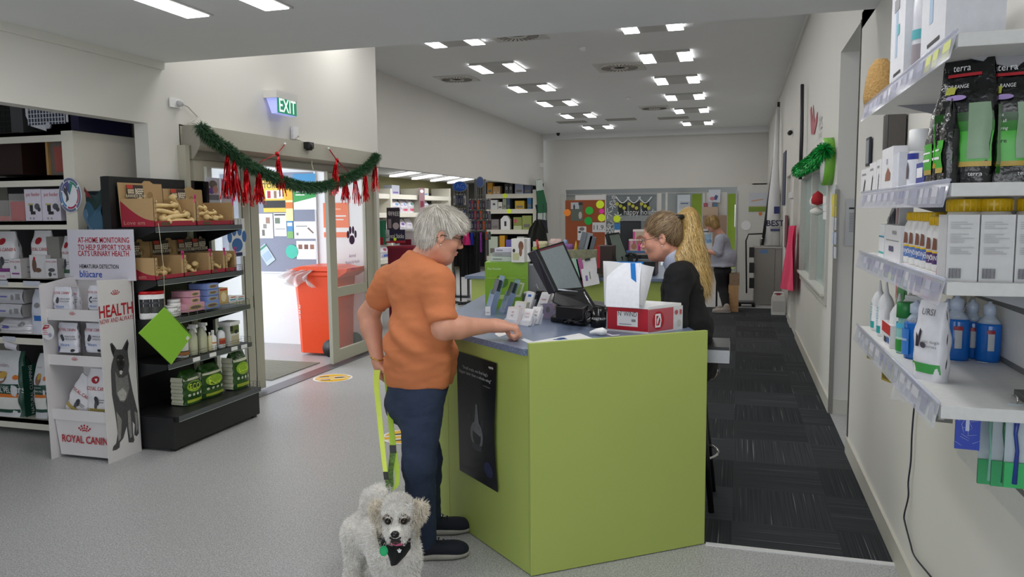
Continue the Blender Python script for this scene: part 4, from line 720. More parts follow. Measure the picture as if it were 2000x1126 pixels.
# vestibule wall
NB = 8.262
nb = thing('noticeboard', 'grey felt noticeboard on the vestibule wall', 'noticeboard', (0, 0, 0)); a = AY(430, 340, NB); b = AY(620, 531, NB); MB().box(a.x, b.x, NB - .01, 8.27, b.z, a.z, mt('#8f95a8', .9)).build('felt', nb)
f = MB()
for q in ((a.x - .02, b.x + .02, a.z, a.z + .02), (a.x - .02, b.x + .02, b.z - .02, b.z), (a.x - .02, a.x, b.z, a.z), (b.x, b.x + .02, b.z, a.z)): f.box(q[0], q[1], NB - .015, 8.27, q[2], q[3], mt('#d3d6dc', .4))
f.build('frame', nb); N1 = NB - .016; YE = mt('#e6b21e', .5); GR = mt('#2f9a4a', .5)
sheet('notice', 'yellow SOLD IN STORE poster on the noticeboard', 'poster', 'Y', N1, 515, 345, 558, 414, mt('#e8c445', .5), [('r', 0, .12, 1, .33, INK), ('t', .3, .86, .075, 'SOLD IN', INK), ('t', .3, .74, .075, 'STORE', INK), ('r', .12, .38, .9, .62, mt('#e2dcd4')), ('r', .2, .4, .35, .6, RED), ('r', .5, .4, .62, .6, mt('#8d6b55'))])
sheet('notice', 'narrow yellow banded strip on the noticeboard', 'poster', 'Y', N1, 559, 350, 573, 431, mt('#efe3a8', .5), [('r', 0, .3, 1, .45, OR), ('r', 0, .5, 1, .8, YE)])
sheet('notice', 'blue and green poster at the top right of the noticeboard', 'poster', 'Y', N1, 574, 339, 618, 409, mt('#eef0ee', .5), [('r', 0, .72, 1, 1, mt('#3e8fc4')), ('p', [(0, .2), (1, .35), (1, .72), (0, .72)], GR), ('r', .1, .48, .6, .52, WHITE), ('r', .1, .4, .5, .43, WHITE)])
sheet('notice', 'white sheet with small animal pictures at the left of the noticeboard', 'poster', 'Y', N1, 507, 417, 534, 465, WHITE, [('r', .5, .6, .8, .85, mt('#9a7a6a')), ('r', .3, .4, .55, .58, mt('#8a8580')), ('r', .2, .1, .4, .35, mt('#6a6560'))])
sheet('notice', 'white sheet with a black heading in the middle of the noticeboard', 'poster', 'Y', N1, 536, 416, 560, 461, WHITE, [('r', .05, .9, .95, .96, INK), ('r', .1, .55, .5, .8, mt('#6a7a6a')), ('r', .1, .3, .9, .33, GREYT)])
sheet('notice', 'small blue and green beach leaflet on the noticeboard', 'poster', 'Y', N1, 561, 431, 573, 465, mt('#4b90c4', .5), [('r', 0, 0, 1, .4, mt('#7db36a')), ('r', .1, .7, .9, .9, mt('#dfe9ee'))])
sheet('notice', 'wide white card with a tool drawing on the noticeboard', 'poster', 'Y', N1, 575, 432, 618, 466, WHITE, [('r', .1, .7, .6, .75, GREYT), ('p', [(.6, .6), (.85, .3), (.9, .35), (.66, .66)], mt('#7a6a62')), ('r', .1, .2, .2, .35, GREYT)])
sheet('notice', 'white card with three small photos low on the noticeboard', 'poster', 'Y', N1, 580, 470, 618, 506, WHITE, [('r', .1, .55, .3, .8, mt('#8a5a4a')), ('r', .4, .55, .6, .8, mt('#7a4a3a')), ('r', .7, .55, .9, .8, mt('#9a6a5a'))])
p = AY(570, 491, N1 - .004); tag(MB().disc((0, 0, 0), .085, mt('#3fbfa8', .5), d=(0, .003, 0)).build('teal_disc', loc=p), 'round teal sticker low on the noticeboard', 'sticker')
p = AY(520, 497, N1 - .004); m = MB().box(-.07, .07, 0, .003, -.12, .12, mt('#b8c8d4', .5)); gfx(m, [('r', 0, .85, 1, .95, mt('#3a8a6a')), ('r', .1, .2, .9, .6, mt('#9fb6cc'))], lambda x, y, o: Vector((x - .07, -o, y - .12)), .14, .24); tag(m.build('notice', loc=p, rot=(0, -.6, 0)), 'leaflet pinned at a slant low on the noticeboard', 'poster')
sheet('orange_poster', 'orange poster with white lines beside the noticeboard', 'poster', 'Y', 8.262, 633, 396, 682, 463, mt('#f07848', .5), [('r', .0, .15, 1, .28, WHITE), ('r', .2, .6, .9, .64, WHITE), ('r', .2, .5, .8, .53, WHITE), ('r', .2, .8, .7, .84, mt('#ffc0a0'))])
# wheelie bin
p = AZ(612, 694); bn = thing('wheelie_bin', 'bright orange wheelie bin with a clear liner in the vestibule', 'bin', (p.x + .05, 7.86, 0), .0)
ORG = mt('#f24a12', .35, sub=.0); m = MB()
def ring(w, d, z, r=.05): return [Vector((sx * (w / 2 - r) + r * math.cos(a), sy * (d / 2 - r) + r * math.sin(a), z)) for sx, sy, a0_ in ((1, 1, 0), (-1, 1, PI / 2), (-1, -1, PI), (1, -1, 1.5 * PI)) for a in (a0_, a0_ + PI / 4, a0_ + PI / 2)]
def loft(m, rings, mat, cap=True):
    n = len(rings[0]); m.add([q for r in rings for q in r], [(i * n + k, i * n + (k + 1) % n, (i + 1) * n + (k + 1) % n, (i + 1) * n + k) for i in range(len(rings) - 1) for k in range(n)] + ([tuple(range(n - 1, -1, -1)), tuple((len(rings) - 1) * n + k for k in range(n))] if cap else []), mat, False)
loft(m, [ring(.44, .5, .03), ring(.46, .53, .5), ring(.50, .58, .90), ring(.56, .62, .92), ring(.56, .62, .96)], ORG); m.build('body', bn, bevel=.008)
m = MB(); loft(m, [ring(.57, .64, .965), ring(.56, .63, .985), ring(.4, .5, 1.015)], ORG); m.prism([(.26, -.25, .985), (.42, -.25, 1.0), (.40, -.25, .95), (.28, -.25, .88)], (0, .5, 0), ORG); m.build('lid', bn, bevel=.006)
for s in (-1, 1): MB().lathe([(.1, -.02), (.1, .02)], BLACK, (.2, s * .27, .1), 20, axis='Y').build('wheel', bn)
m = MB(); rg = random.Random(4)
m.grid(lambda u, v: Vector((-.30 + .34 * math.sin(u * PI * .5) * 1 + .012 * math.sin(u * 40 + v * 9) - .08 * math.sin(v * PI), -.32 - .03 * math.sin(v * PI) + .03 * math.sin(u * 23 + v * 11) + .0 * u, .985 - v * (.16 + .04 * math.sin(u * 9)))), 36, 10, mt('#f4f2f4', .15, alpha=.5, kind='clear_film'))
m.grid(lambda u, v: Vector((-.29 - .06 * math.sin(v * PI) + .012 * math.sin(u * 33 + v * 9), -.33 + .6 * u, .985 - v * (.15 + .03 * math.sin(u * 11)))), 26, 8, mt('#f4f2f4', .15, alpha=.5, kind='clear_film')); m.build('liner', bn)
t = MB()
for k, ch in enumerate('5221'): t.text(ch, WHITE, .05, (-.185, -.282, .62 - k * .06), bold=.02)
t.build('number', bn, loc=(0, .012, 0))
# mats and floor stickers
m = MB(); m.box(-5.6, -4.3, 6.35, 7.25, 0, .006, mt('#6f6d6a', .6))
for k in range(26): m.box(-5.6, -4.3, 6.37 + k * .034, 6.38 + k * .034, .006, .012, ALU)
tag(m.build('entrance_grate'), 'ribbed metal entrance grating in the vestibule floor', 'mat'); tag(MB().box(-5.3, -4.5, 6.1, 6.5, .0125, .022, mt('#3a3a3c', .95)).build('door_mat'), 'dark door mat on the grating', 'mat')
for px, py, nm in ((650, 738, 'in front of the sliding door'), (797, 852, 'beside the counter behind the woman')):
    p = AZ(px, py); m = MB().disc((0, 0, .002), .19, WHITE, (1, 0, 0), (0, 1, 0), 36); m.poly([(-.17, -.03, .003), (.17, -.03, .003), (.17, .03, .003), (-.17, .03, .003)], YE)
    for s in (-1, 1): A = np.linspace(.35, PI - .35, 10); m.poly([(math.cos(a) * .17, s * math.sin(a) * .17, .003) for a in (A if s > 0 else A[::-1])], YE); m.poly([(-.12, s * .075 - .01, .004), (-.03, s * .075 - .02, .004), (-.03, s * .075 + .01, .004), (-.12, s * .075 + .012, .004)], INK)
    m.poly([(.02, -.02, .004), (.09, -.02, .004), (.12, 0, .004), (.09, .02, .004), (.02, .02, .004)], INK); tag(m.build('floor_sticker', loc=(p.x, p.y, 0), rz=.6), 'round yellow and white distancing sticker on the floor ' + nm, 'floor sticker', 'round floor stickers')
for px, py, nm, h in ((722, 382, 'blue', '#3f6fb0'), (722, 393, 'teal', '#3aa890'), (722, 404, 'yellow', '#d9cf3a')):
    p = AX(px, py, -4.095); tag(MB().box(0, .003, -.04, .04, -.03, .03, mt(h, .5)).build('wall_note', loc=p), nm + ' note on the wall right of the door', 'note')
p = AX(729, 484, -4.095); tag(MB().box(0, .012, -.03, .03, -.05, .05, WHITE).box(.012, .02, -.008, .008, -.01, .01, GREYT).build('wall_switch', loc=p), 'small white switch on the wall right of the door', 'switch')
# ================================================================ green service counter
P0, P1, P2 = Vector((-.846, 3.132)), Vector((-1.51, 3.712)), Vector((-.126, 3.676))
ct = thing('service_counter', 'lime green service counter with blue speckled worktop', 'counter', (0, 0, 0))
eu = (P2 - P0).normalized(); en = Vector((-eu.y, eu.x)); ez = AY(1035, 673, P0.y).z
def pl(mb, pts, z0, z1, m): return mb.prism([(p[0], p[1], z0) for p in pts], (0, 0, z1 - z0), m)
pl(MB(), [P0, P2, P2 + en * .022, P0 + en * .022], .004, ez + .005, LIME).build('end_panel', ct, bevel=.0015)
su = (P1 - P0).normalized(); sn = Vector((su.y, -su.x)); sn = sn if sn.y > 0 else -sn
Pj = P0.lerp(P1, .86)
pl(MB(), [P0 + en * .022, Pj - su * .0015, Pj - su * .0015 + sn * .02, P0 + en * .022 + sn * .02], .004, .985, LIME).build('side_panel', ct)
Pe = Vector((-1.72, 5.35)); pl(MB(), [Pj + su * .0015, P1, P1 + Vector((.02, .0)), Pj + sn * .02], .004, .985, LIME).build('side_panel', ct)
pl(MB(), [P1, Pe, Pe + Vector((.02, 0)), P1 + Vector((.02, 0))], .004, .985, LIME).build('back_side_panel', ct); pl(MB(), [Pe, Pe + Vector((.55, 0)), Pe + Vector((.55, .02)), Pe + Vector((0, .02))], .004, .985, LIME).build('far_panel', ct)
W0 = P0 + en * .0225 - sn * .02; W1 = P1 - sn * .02; W1.x -= .03
pl(MB(), [W0, P2 + en * .0225 - eu * .01, Vector((-.30, 4.15)), Vector((-.88, 4.62)), Vector((-1.12, 5.37)), Vector((-1.76, 5.37)), W1], .985, 1.015, LAMINATE).build('worktop', ct, bevel=.002)
pl(MB(), [(-.32, 4.12), (-.87, 4.58), (-1.12, 5.3), (-1.15, 5.3), (-.92, 4.55), (-.38, 4.05)], .05, .985, mt('#8c8d88', .6)).build('inner_panel', ct)
# poster on the side
def cs(px, py, off=.004): return AV(px, py, P0 - sn * off, P1 - sn * off)
cor = [cs(893, 684), cs(971, 709), cs(974, 961), cs(899, 917)]; o0 = cor[0]
t = thing('dark_poster', 'black x-ray poster taped to the green side of the counter', 'poster', o0, 0); PB = mt('#15161a', .3, amt=.1, scale=6)
def PF(u, v, o=0.0): q = (cor[3] * (1 - u) + cor[2] * u) * (1 - v) + (cor[0] * (1 - u) + cor[1] * u) * v; b = .018 * max(0, u - .5) * math.sin(v * PI) + .004; return q - o0 - Vector((sn.x, sn.y, 0)) * (b + o) + Vector((-(su.x), -(su.y), 0)) * (-.03 * max(0, u - .6) * math.sin(PI * min(1, v * 1.3)))
m = MB().grid(lambda u, v: PF(u, v), 12, 24, PB); G1 = mt('#6d6f72', .5); G2 = mt('#3f4145', .5); G3 = mt('#a9abad', .5)
def px_(u, v, ru, rv, mm, k): m.poly([PF(u + ru * math.cos(a), v + rv * math.sin(a), .001 + k * .0004) for a in np.linspace(0, 2 * PI, 22)[:-1]], mm)
px_(.5, .37, .17, .11, G1, 0); px_(.5, .37, .11, .085, PB, 1); m.poly([PF(a, b, .0012) for a, b in ((.44, .46), (.56, .46), (.53, .57), (.52, .62), (.48, .62), (.47, .57))], G1); m.poly([PF(a, b, .0011) for a, b in ((.38, .30), (.62, .30), (.64, .26), (.55, .245), (.45, .245), (.36, .26))], G2)
px_(.8, .14, .12, .06, mt('#22284e', .4), 0); px_(.30, .5, .03, .025, G2, 0); px_(.66, .48, .03, .04, G2, 0)
for k, (v, tx) in enumerate(((.885, '"Small male, we find leg\'s'), (.845, 'flagyer later than a whole wing"'))): m.text(tx, G3, 1, fn=lambda x, y: PF(.48 + x * .058, v + y * .03, .0016), bold=.01)
m.text('opsis', WHITE, 1, fn=lambda x, y: PF(.88 + x * .05, .955 + y * .026, .0016), bold=.01); m.text('an infection', GREYT, 1, fn=lambda x, y: PF(.78 + x * .034, .795 + y * .016, .0016))
for k in range(3): m.text('the dog has swallowed a wishbone', G2, 1, fn=lambda x, y: PF(.24 + x * .02, .075 - k * .014 + y * .011, .0016))
m.build('sheet', t); MB().poly([PF(-.02, .97, .003), PF(.05, .99, .003), PF(.03, 1.01, .003), PF(-.03, 1.0, .003)], WHITE).build('tape', t)
# cash drawer / tray and stool behind the end panel
Z1 = 1.015
a = AY(1425, 690, 3.95); dw = thing('cash_drawer', 'black cash drawer with a grey front sticking out behind the counter end', 'drawer', (0, 0, 0)); MB().box(-.22, a.x, 3.92, 4.22, a.z - .045, a.z + .02, mt('#9b9da0', .3, .5)).build('front', dw); MB().box(-.22, a.x - .002, 3.925, 4.215, a.z + .0205, a.z + .035, BLACKM).build('top', dw)
st = thing('bar_stool', 'tall stool with a pale wooden seat and black legs behind the counter', 'stool', (-.27, 4.25, 0), 0)
MB().lathe([(.02, .70), (.17, .70), (.18, .72), (.175, .745), (.02, .75)], mt('#c9a878', .4)).build('seat', st); MB().lathe([(.181, .725), (.184, .735), (.181, .742)], CHROME).build('seat_rim', st)
for k in range(4): a_ = PI / 4 + k * PI / 2; MB().tube([(.13 * math.cos(a_), .13 * math.sin(a_), .70), (.23 * math.cos(a_), .23 * math.sin(a_), .0)], .016, BLACKM, 8).build('leg', st)
MB().tube([(.19 * math.cos(a_), .19 * math.sin(a_), .28) for a_ in np.linspace(0, 2 * PI, 25)], .008, CHROME, 6).build('foot_ring', st)
# ---------------------------------------------------------------- things on the worktop
def onc(x0, x1, yb, yt, z=Z1):      # stands on the worktop, facing the camera
    A = AZ(x0, yb, z); B = AZ(x1, yb, z); c = (A + B) / 2; d = (c - CO); dep = d.dot(Vector(cf)); h = (yb - yt) / FPX * dep * 1.0
    return dict(loc=c, w=(B - A).length, h=h, rz=math.atan2(B.y - A.y, B.x - A.x))
# flat papers
def flat(label, pts, m, th=.002, z=Z1, g=None, nm='paper_sheet', grp=None):
    q = [AZ(x, y, z) for x, y in pts]; o = q[0]; mb = MB().prism([p - o for p in q], (0, 0, th), m)
    if g: g(mb, [p - o for p in q], th)
    return tag(mb.build(nm, loc=o), label, 'paper', grp)
def gp_(mb, q, th):
    for k, (u, v, r) in enumerate(((.3, .55, .016), (.38, .5, .02), (.45, .45, .014), (.34, .4, .012), (.5, .55, .012))): c = q[0].lerp(q[1], u).lerp(q[3].lerp(q[2], u), v); mb.disc((c.x, c.y, th + .001), r, mt('#4a7ab8', .5), (1, 0, 0), (0, 1, 0), 9)
flat('white brochure with blue flower marks lying on the worktop by the end panel', ((1037, 668), (1060, 673), (1160, 662), (1132, 651)), WHITE, g=gp_)
flat('small white paper under the brochure near the worktop edge', ((1018, 664), (1024, 661), (1050, 670), (1040, 674)), mt('#dfe3ea', .5)); flat('white slip under the hand of the woman in orange', ((966, 652), (978, 645), (992, 652), (975, 658)), WHITE)
p = AZ(1172, 655, Z1); tag(MB().tube([(-.05, 0, .012), (-.02, .01, .018), (.01, 0, .02), (.03, .005, .016)], [.006, .014, .02, .012], WHITE, 10).tube([(.03, 0, .01), (.06, -.01, .004), (.09, .01, .004)], .003, WHITE).build('white_scanner', loc=p), 'crumpled white object on the worktop by the red box', 'scanner')
# red and white carton
A = AZ(1186, 645, Z1); B = AZ(1266, 652, Z1); C = AZ(1333, 642, Z1); u = (B - A); w = u.length; rz = math.atan2(u.y, u.x); u.normalize(); vv = Vector((-u.y, u.x, 0)); d = abs((C - B).dot(vv)); d = max(d, .16); H = .118
CR = mt('#b81228', .4); m = MB(); 
t = thing('red_white_carton', 'red and white carton with a hand written label on the counter', 'carton', A, rz)
BX = (C - A); L2 = (C - B).length; ang = math.atan2((C - B).y, (C - B).x) - rz; Bq = Vector((w, 0, 0)); Cq = Bq + Vector((math.cos(ang) * L2, math.sin(ang) * L2, 0)); Dq = Cq - Bq
m.prism([(0, 0, 0), Bq, Cq, Dq], (0, 0, H), mt('#dedede', .5)); n1 = Vector((0, -1, 0))
def f1(x, y, o): return Vector((x, -o, y))
e2 = Dq.normalized(); n2 = Vector((e2.y, -e2.x, 0))
def f2(x, y, o): return Bq + e2 * x + Vector((0, 0, y)) + n2 * o
gfx(m, [('r', 0, .08, 1, 1, CR), ('r', .25, .25, .75, .85, WHITE), ('t', .5, .75, .028, "N' WIND", INK, .8), ('r', .6, .45, .7, .55, GREYT), ('r', .3, .32, .6, .35, GREYT)], f1, w, H)
DOT = mt('#c25a62', .5); gg = [('r', 0, .06, .72, .98, DOT), ('e', .28, .5, .17, .38, CR), ('p', [(.19, .22), (.34, .22), (.37, .5), (.34, .78), (.19, .78)], WHITE), ('p', [(.22, .3), (.30, .3), (.34, .5), (.30, .7), (.22, .7)], CR), ('p', [(.24, .35), (.26, .35), (.31, .66), (.29, .7), (.24, .55)], WHITE), ('e', .80, .75, .05, .1, DOT), ('r', .9, .65, .96, .85, DOT), ('e', .88, .3, .06, .13, mt('#c9c9c4'))]
gfx(m, gg, f2, Dq.length, H); m.build('box', t)
MB().prism([(.0, 0, H + .001), Bq + Vector((0, 0, H + .001)), Cq * .98 + Vector((0, 0, H + .001)), Dq + Vector((0, 0, H + .001))], (0, 0, .012), WHITE).build('paper_stack', t)
# writing pad standing on the carton + blue folder
c0 = AZ(1184, 598, Z1 + H + .014); pd = thing('paper_pad', 'white writing pad with curled over pages standing behind the red carton', 'notepad', c0 , rz + .12)
m = MB(); wp = .165
for k in range(4): m.grid(lambda a, b: Vector((wp * a - .01 * k, .02 + .012 * k - .05 * (1 - b) ** 2 * (0) + .03 * math.sin(a * 2) - .02 * b, .0 + .215 * b - .03 * (a ** 2) * b + .012 * (1 - b) * 0)), 10, 12, WHITE)
m.grid(lambda a, b: Vector((wp * a * 1.0, -.004 - .018 * math.sin(b * PI) * .6 + .03 * b, -.045 * 0 + .21 * b)), 10, 12, mt('#f2f3fa', .5)); m.build('pages', pd); MB().grid(lambda a, b: Vector((wp * .93 + .055 * a * (.25 + b * .85) , .02 + .05 * a * a, .02 + .19 * b - .02 * a)), 8, 10, mt('#f0f0f5', .5)).build('curled_page', pd)
bf = thing('blue_folder', 'bright blue plastic folder behind the white writing pad', 'folder', c0 + Vector((.118, .062, 0)), rz); MB().grid(lambda a, b: Vector((-.15 + .19 * a, .02 + .03 * a - .02 * b, .21 * b)), 8, 8, mt('#1f86d8', .3)).grid(lambda a, b: Vector((.04 + .025 * a - .02 * b, -.07 - .02 * b * (1 - b), .21 * b)), 4, 8, mt('#1f7fd4', .3)).build('cover', bf)
# mug
s = onc(1151, 1183, 640, 602); mg = thing('black_mug', 'black mug with small white lettering beside the red carton', 'mug', s['loc'] + Vector((0, .03, 0)), s['rz']); r = .041; h = .097
MB().lathe([(r * .9, 0), (r, .006), (r, h), (r * .9, h), (r * .88, .01), (.001, .01)], mt('#0c0d0f', .15), n=28).build('body', mg); m = MB(); ctext(m, 'POSITRON', r, h * .48, .015, WHITE, 0); m.build('lettering', mg)
MB().tube([(-r * .95, 0, h * .8), (-r * 1.5, 0, h * .85), (-r * 1.75, 0, h * .5), (-r * 1.4, 0, h * .2), (-r * .95, 0, h * .25)], .006, mt('#0c0d0f', .15), 8).build('handle', mg)
# POS touchscreen: pivots on a heavy foot
ps = thing('pos_terminal', 'large black touchscreen till tilted on a wedge foot on the counter', 'monitor', (0, 0, 0)); dS = 4.15
K = [AD(*q) for q in ((1048, 486, 4.02), (1101, 470, 4.12), (1143, 565, 4.10), (1088, 569, 4.0))]       # screen face corners
nrm = (K[1] - K[0]).cross(K[3] - K[0]).normalized(); nrm = nrm if nrm.y > 0 else -nrm
m = MB().prism([K[0], K[1], K[2], K[3]], nrm * .012, BLACKM); b1, b2 = K[0] + nrm * .012 + (K[0] - K[1]) * .15, K[3] + nrm * .012 + (K[3] - K[2]) * .1
m.prism([K[0], K[3], b2 + nrm * .03, b1 + nrm * .03], (K[0] - K[1]) * .06, mt('#22262e', .35)); m.prism([K[0] + nrm * .012, K[1] + nrm * .012, K[2] + nrm * .012, K[3] + nrm * .012], nrm * .03, BLACKM); m.build('housing', ps, bevel=.004)
def kk(u, v, o): return K[3].lerp(K[2], u).lerp(K[0].lerp(K[1], u), v) - nrm * o
MB().poly([kk(.06, .05, .001), kk(.92, .05, .001), kk(.92, .93, .001), kk(.06, .93, .001)], mt('#7f888b', .12, .0)).build('screen', ps)
MB().poly([kk(.06, .94, .001), kk(.92, .94, .001), kk(.92, .96, .001), kk(.06, .96, .001)], mt('#7a2a3a', .4)).build('edge_strip', ps)
b = AZ(1118, 632, Z1); m = MB().prism([AD(1085, 569, 4.0), AD(1142, 562, 4.08), AD(1166, 600, 4.02), AD(1160, 606, 4.0), AD(1128, 612, 3.98), AD(1078, 590, 3.98)], Vector(cf) * .06, BLACKM); m.build('neck', ps, bevel=.008)
MB().prism([AZ(1075, 628, Z1), AZ(1145, 637, Z1), AZ(1168, 622, Z1), AZ(1100, 610, Z1)], (0, 0, .03), BLACKM).prism([AZ(1085, 622, Z1 + .03), AZ(1140, 628, Z1 + .03), AZ(1155, 616, Z1 + .03), AZ(1105, 610, Z1 + .03)], (0, 0, .07), BLACKM).build('foot', ps, bevel=.006)
MB().tube([AD(1140, 570, 4.0), AD(1157, 600, 3.97)], .004, CHROME, 6).tube([AD(1090, 565, 3.985), AD(1128, 569, 4.02)], .004, mt('#c9ced6', .25, .5), 6).build('silver_edge', ps)
c_ = MB(); rg = random.Random(9)
for k in range(7): x = rg.uniform(1090, 1140); q = [AZ(x + rg.uniform(-14, 14), 628 + rg.uniform(-5, 3), Z1 + z) for z in (.05, .03, .008, .008, .02)]; c_.tube(smooth_path(q), .0035, BLACKM, 6)
c_.build('cable', ps)
p = AD(1051, 475, 4.0); tag(MB().tube([(0, 0, -.03), (-.006, 0, .02)], .006, mt('#b3122a', .3), 8).build('red_pen', loc=p), 'red pen stuck on the top left corner of the large till screen', 'pen')
# grey card reader box and binder clip
s = onc(1008, 1100, 606, 578, Z1); t = thing('grey_box_file', 'grey and black box behind the business cards', 'box', AZ(1010, 612, Z1) + Vector((0, .12, 0)), s['rz'] + .05); MB().box(0, .09, 0, .12, 0, .10, mt('#4d5459', .5)).build('grey_half', t, bevel=.003); MB().box(.091, .24, -.005, .12, 0, .105, BLACKM).build('black_half', t, bevel=.003)
p = AD(1042, 560, 3.95); bc = thing('binder_clip', 'silver handled binder clip on top of the grey box', 'clip', t.location + Vector((.11, .0, .105)), 0); MB().tube([(-.02, 0, 0), (-.035, 0, .05), (-.025, 0, .055), (.0, 0, .0)], .0018, CHROME, 6).tube([(.0, 0, 0), (.035, 0, .035), (.045, 0, .028), (.015, 0, 0)], .0018, CHROME, 6).build('wire_handles', bc); MB().prism([(-.03, -.01, 0), (.03, -.01, 0), (.02, -.01, .018), (-.02, -.01, .018)], (0, .02, 0), BLACKM).build('clamp', bc)
p = AD(1028, 567, 3.98); tag(MB().tube([(-.03, 0, 0), (0, 0, .006), (.03, 0, 0)], .008, WHITE).build('white_tissue', loc=(t.location.x + .03, t.location.y + .04, Z1 + .102)), 'crumpled white tissue on the grey box', 'tissue')
# card holders with cards (tilted back)
def cardholder(label, x0, x1, yb, yt, m, g, n=4, tilt=.45, dd=0):
    s = onc(x0, x1, yb, yt); w, h = s['w'], s['h'] / math.cos(tilt); t = thing('card_holder', label, 'card holder', s['loc'] + Vector((0, dd, 0)), s['rz'] - .75, 'business card holders'); w *= 1.35
    R_ = Matrix.Rotation(-tilt, 4, 'X')
    for k in range(n): mb = MB(Matrix.Translation((0, .004 + k * .0045, .004)) @ R_); mb.box(-w / 2, w / 2, 0, .003, 0, h, m); (gfx(mb, g, lambda x, y, o: Vector((x - w / 2, -o, y)), w, h) if k == 0 else None); mb.build('card', t)
    mb = MB(Matrix.Translation((0, -.002, 0)) @ R_); mb.box(-w / 2 - .003, w / 2 + .003, -.003, 0, 0, h * .35, PLASTIC); mb.box(-w / 2 - .003, w / 2 + .003, n * .005 + .012, n * .005 + .015, 0, h * .8, PLASTIC); mb.build('holder', t)
    return t
LET = [('t', .5, .55, .03, 'CATS', RED, .5), ('r', .2, .1, .3, .4, GREYT)]
def vtext(mb, s): pass
cg = lambda tx: [('r', .1, .1, .9, .9, mt('#e8e8ec', .5)), ('t', .5, .7, .012, tx, RED, .9), ('t', .5, .5, .012, tx, INK, .9), ('r', .3, .15, .7, .22, GREYT)]
cardholder('stack of pale business cards nearest the hand of the woman in orange', 984, 1008, 634, 602, mt('#e3dcdc', .5), cg('VET'), 6, .3)
cardholder('pile of cream and white cards behind the hand', 996, 1020, 624, 592, mt('#e6e4d4', .5), cg('PET'), 6, .3, .02)
cardholder('tall narrow white card stack with a small blue mark', 1016, 1032, 612, 574, WHITE, [('r', .3, .8, .7, .92, BLUEG)], 3, .4)
cardholder('row of white cards, left one of the front row', 1014, 1032, 636, 606, WHITE, cg('CATS'), 4, .45); cardholder('row of white cards, middle one of the front row', 1030, 1046, 633, 602, WHITE, cg('DOGS'), 4, .45)
cardholder('tall white card stack with red writing at the right of the holders', 1040, 1058, 620, 574, WHITE, cg('CREMA'), 4, .5); cardholder('pinkish tall card stack with red writing, rightmost of the holders', 1054, 1072, 618, 576, mt('#f0dfe0', .5), cg('TION'), 4, .5)
cardholder('white folded card standing behind the cream pile', 996, 1010, 600, 578, mt('#d9dfe8', .5), [], 2, .35)
s = onc(1060, 1080, 622, 592); item('purple_card', 'small lilac card with a grey paw leaning on the till foot', 'card', dict(s, rz=s['rz']), carton(MB(), s['w'], .008, s['h'], mt('#b9a8c8', .5), [('e', .5, .6, .2, .2, GREYT)]))
# clear brochure holders
def broch(label, x0, x1, yb, yt, lean, sheetm):
    s = onc(x0, x1, yb, yt); t = thing('brochure_holder', label, 'brochure holder', s['loc'], s['rz'] - 1.2); h = s['h']; w = .10
    PB_ = mt('#9fb6d8', .08, alpha=.5, kind='blue_acrylic')
    T = Matrix.Rotation(-lean, 4, 'X'); m = MB(T); m.box(-w / 2, w / 2, .03, .034, 0, h, PB_).box(-w / 2, w / 2, -.0, .003, 0, h * .5, PB_).box(-w / 2, -w / 2 + .003, 0, .034, 0, h * .6, PB_).box(w / 2 - .003, w / 2, 0, .034, 0, h * .6, PB_).box(-w / 2, w / 2, -.0, .034, 0, .004, PB_); m.build('holder', t)
    MB(T).box(-w * .42, w * .42, .008, .024, .006, h * .88, sheetm).build('leaflets', t); return t
broch('left clear brochure holder in front of the green carton', 938, 962, 612, 532, .3, mt('#2b3640', .4)); broch('right clear brochure holder with dark leaflets in front of the green carton', 968, 990, 610, 538, .35, mt('#26323c', .4))
s = onc(948, 960, 614, 592); item('price_card', 'small white price card clipped on the left brochure holder', 'card', s, carton(MB(), .03, .004, .05, WHITE, [('r', .2, .3, .8, .35, INK)]), dy=-.03)
# green pet-door carton
A = AZ(948, 602, Z1); B = AZ(1032, 602, Z1); w = (B - A).length; GB = mt('#7fae2a', .4); h = A.z; hh = AY(948, 512, A.y).z - Z1
t = thing('green_carton', 'green carton with a printed pet dish on the back of the counter', 'carton', A + (B - A) * .5, math.atan2(B.y - A.y, B.x - A.x)); m = carton(MB(), w, .22, hh, GB, [('t', .22, .86, .017, 'Pet Feeder', mt('#dbe8c0')), ('e', .38, .58, .16, .14, mt('#4f7d1e')), ('p', [(.62, .25), (.82, .25), (.92, .55), (.72, .58)], mt('#c9d0b4')), ('p', [(.66, .3), (.79, .3), (.87, .52), (.73, .54)], mt('#8fb255')), ('e', .4, .25, .1, .05, mt('#b6cf80')), ('r', .05, .65, .95, .67, mt('#9cc24a'))], gr=[('r', 0, 0, 1, 1, mt('#6d6f70', .5))]); m.build('box', t)
zt_ = Z1 + hh
for k, (x0, x1, yb, yt, c, lab) in enumerate(((958, 1003, 509, 497, '#b9c4c0', 'clear plastic tray on the green carton'), (962, 1000, 497, 488, '#9a9ca2', 'grey flat packet on the clear tray'), (966, 998, 488, 478, '#cfcbe0', 'white and violet packet on top of the flat stack'))):
    s = spot('Y', A.y + .08, x0, x1, yb, yt); s['loc'].z = zt_ + .001 + (0, .033, .057)[k]; item('flat_packet', lab, 'packet', s, carton(MB(), s['w'], .14, (.031, .023, .026)[k], mt(c, .3), [('r', .1, .3, .5, .6, GREYT)]))
s = spot('Y', A.y + .03, 999, 1024, 508, 462); s['loc'].z = zt_; item('treat_box', 'white carton with a spaniel photo standing on the green carton', 'box', s, carton(MB(), s['w'], .07, s['h'], mt('#e4e3dd', .4), [('e', .75, .7, .2, .2, mt('#7a5038')), ('e', .72, .45, .12, .2, mt('#8a6048')), ('r', .1, .1, .6, .4, mt('#c4c89a')), ('e', .2, .5, .1, .08, INK)]))
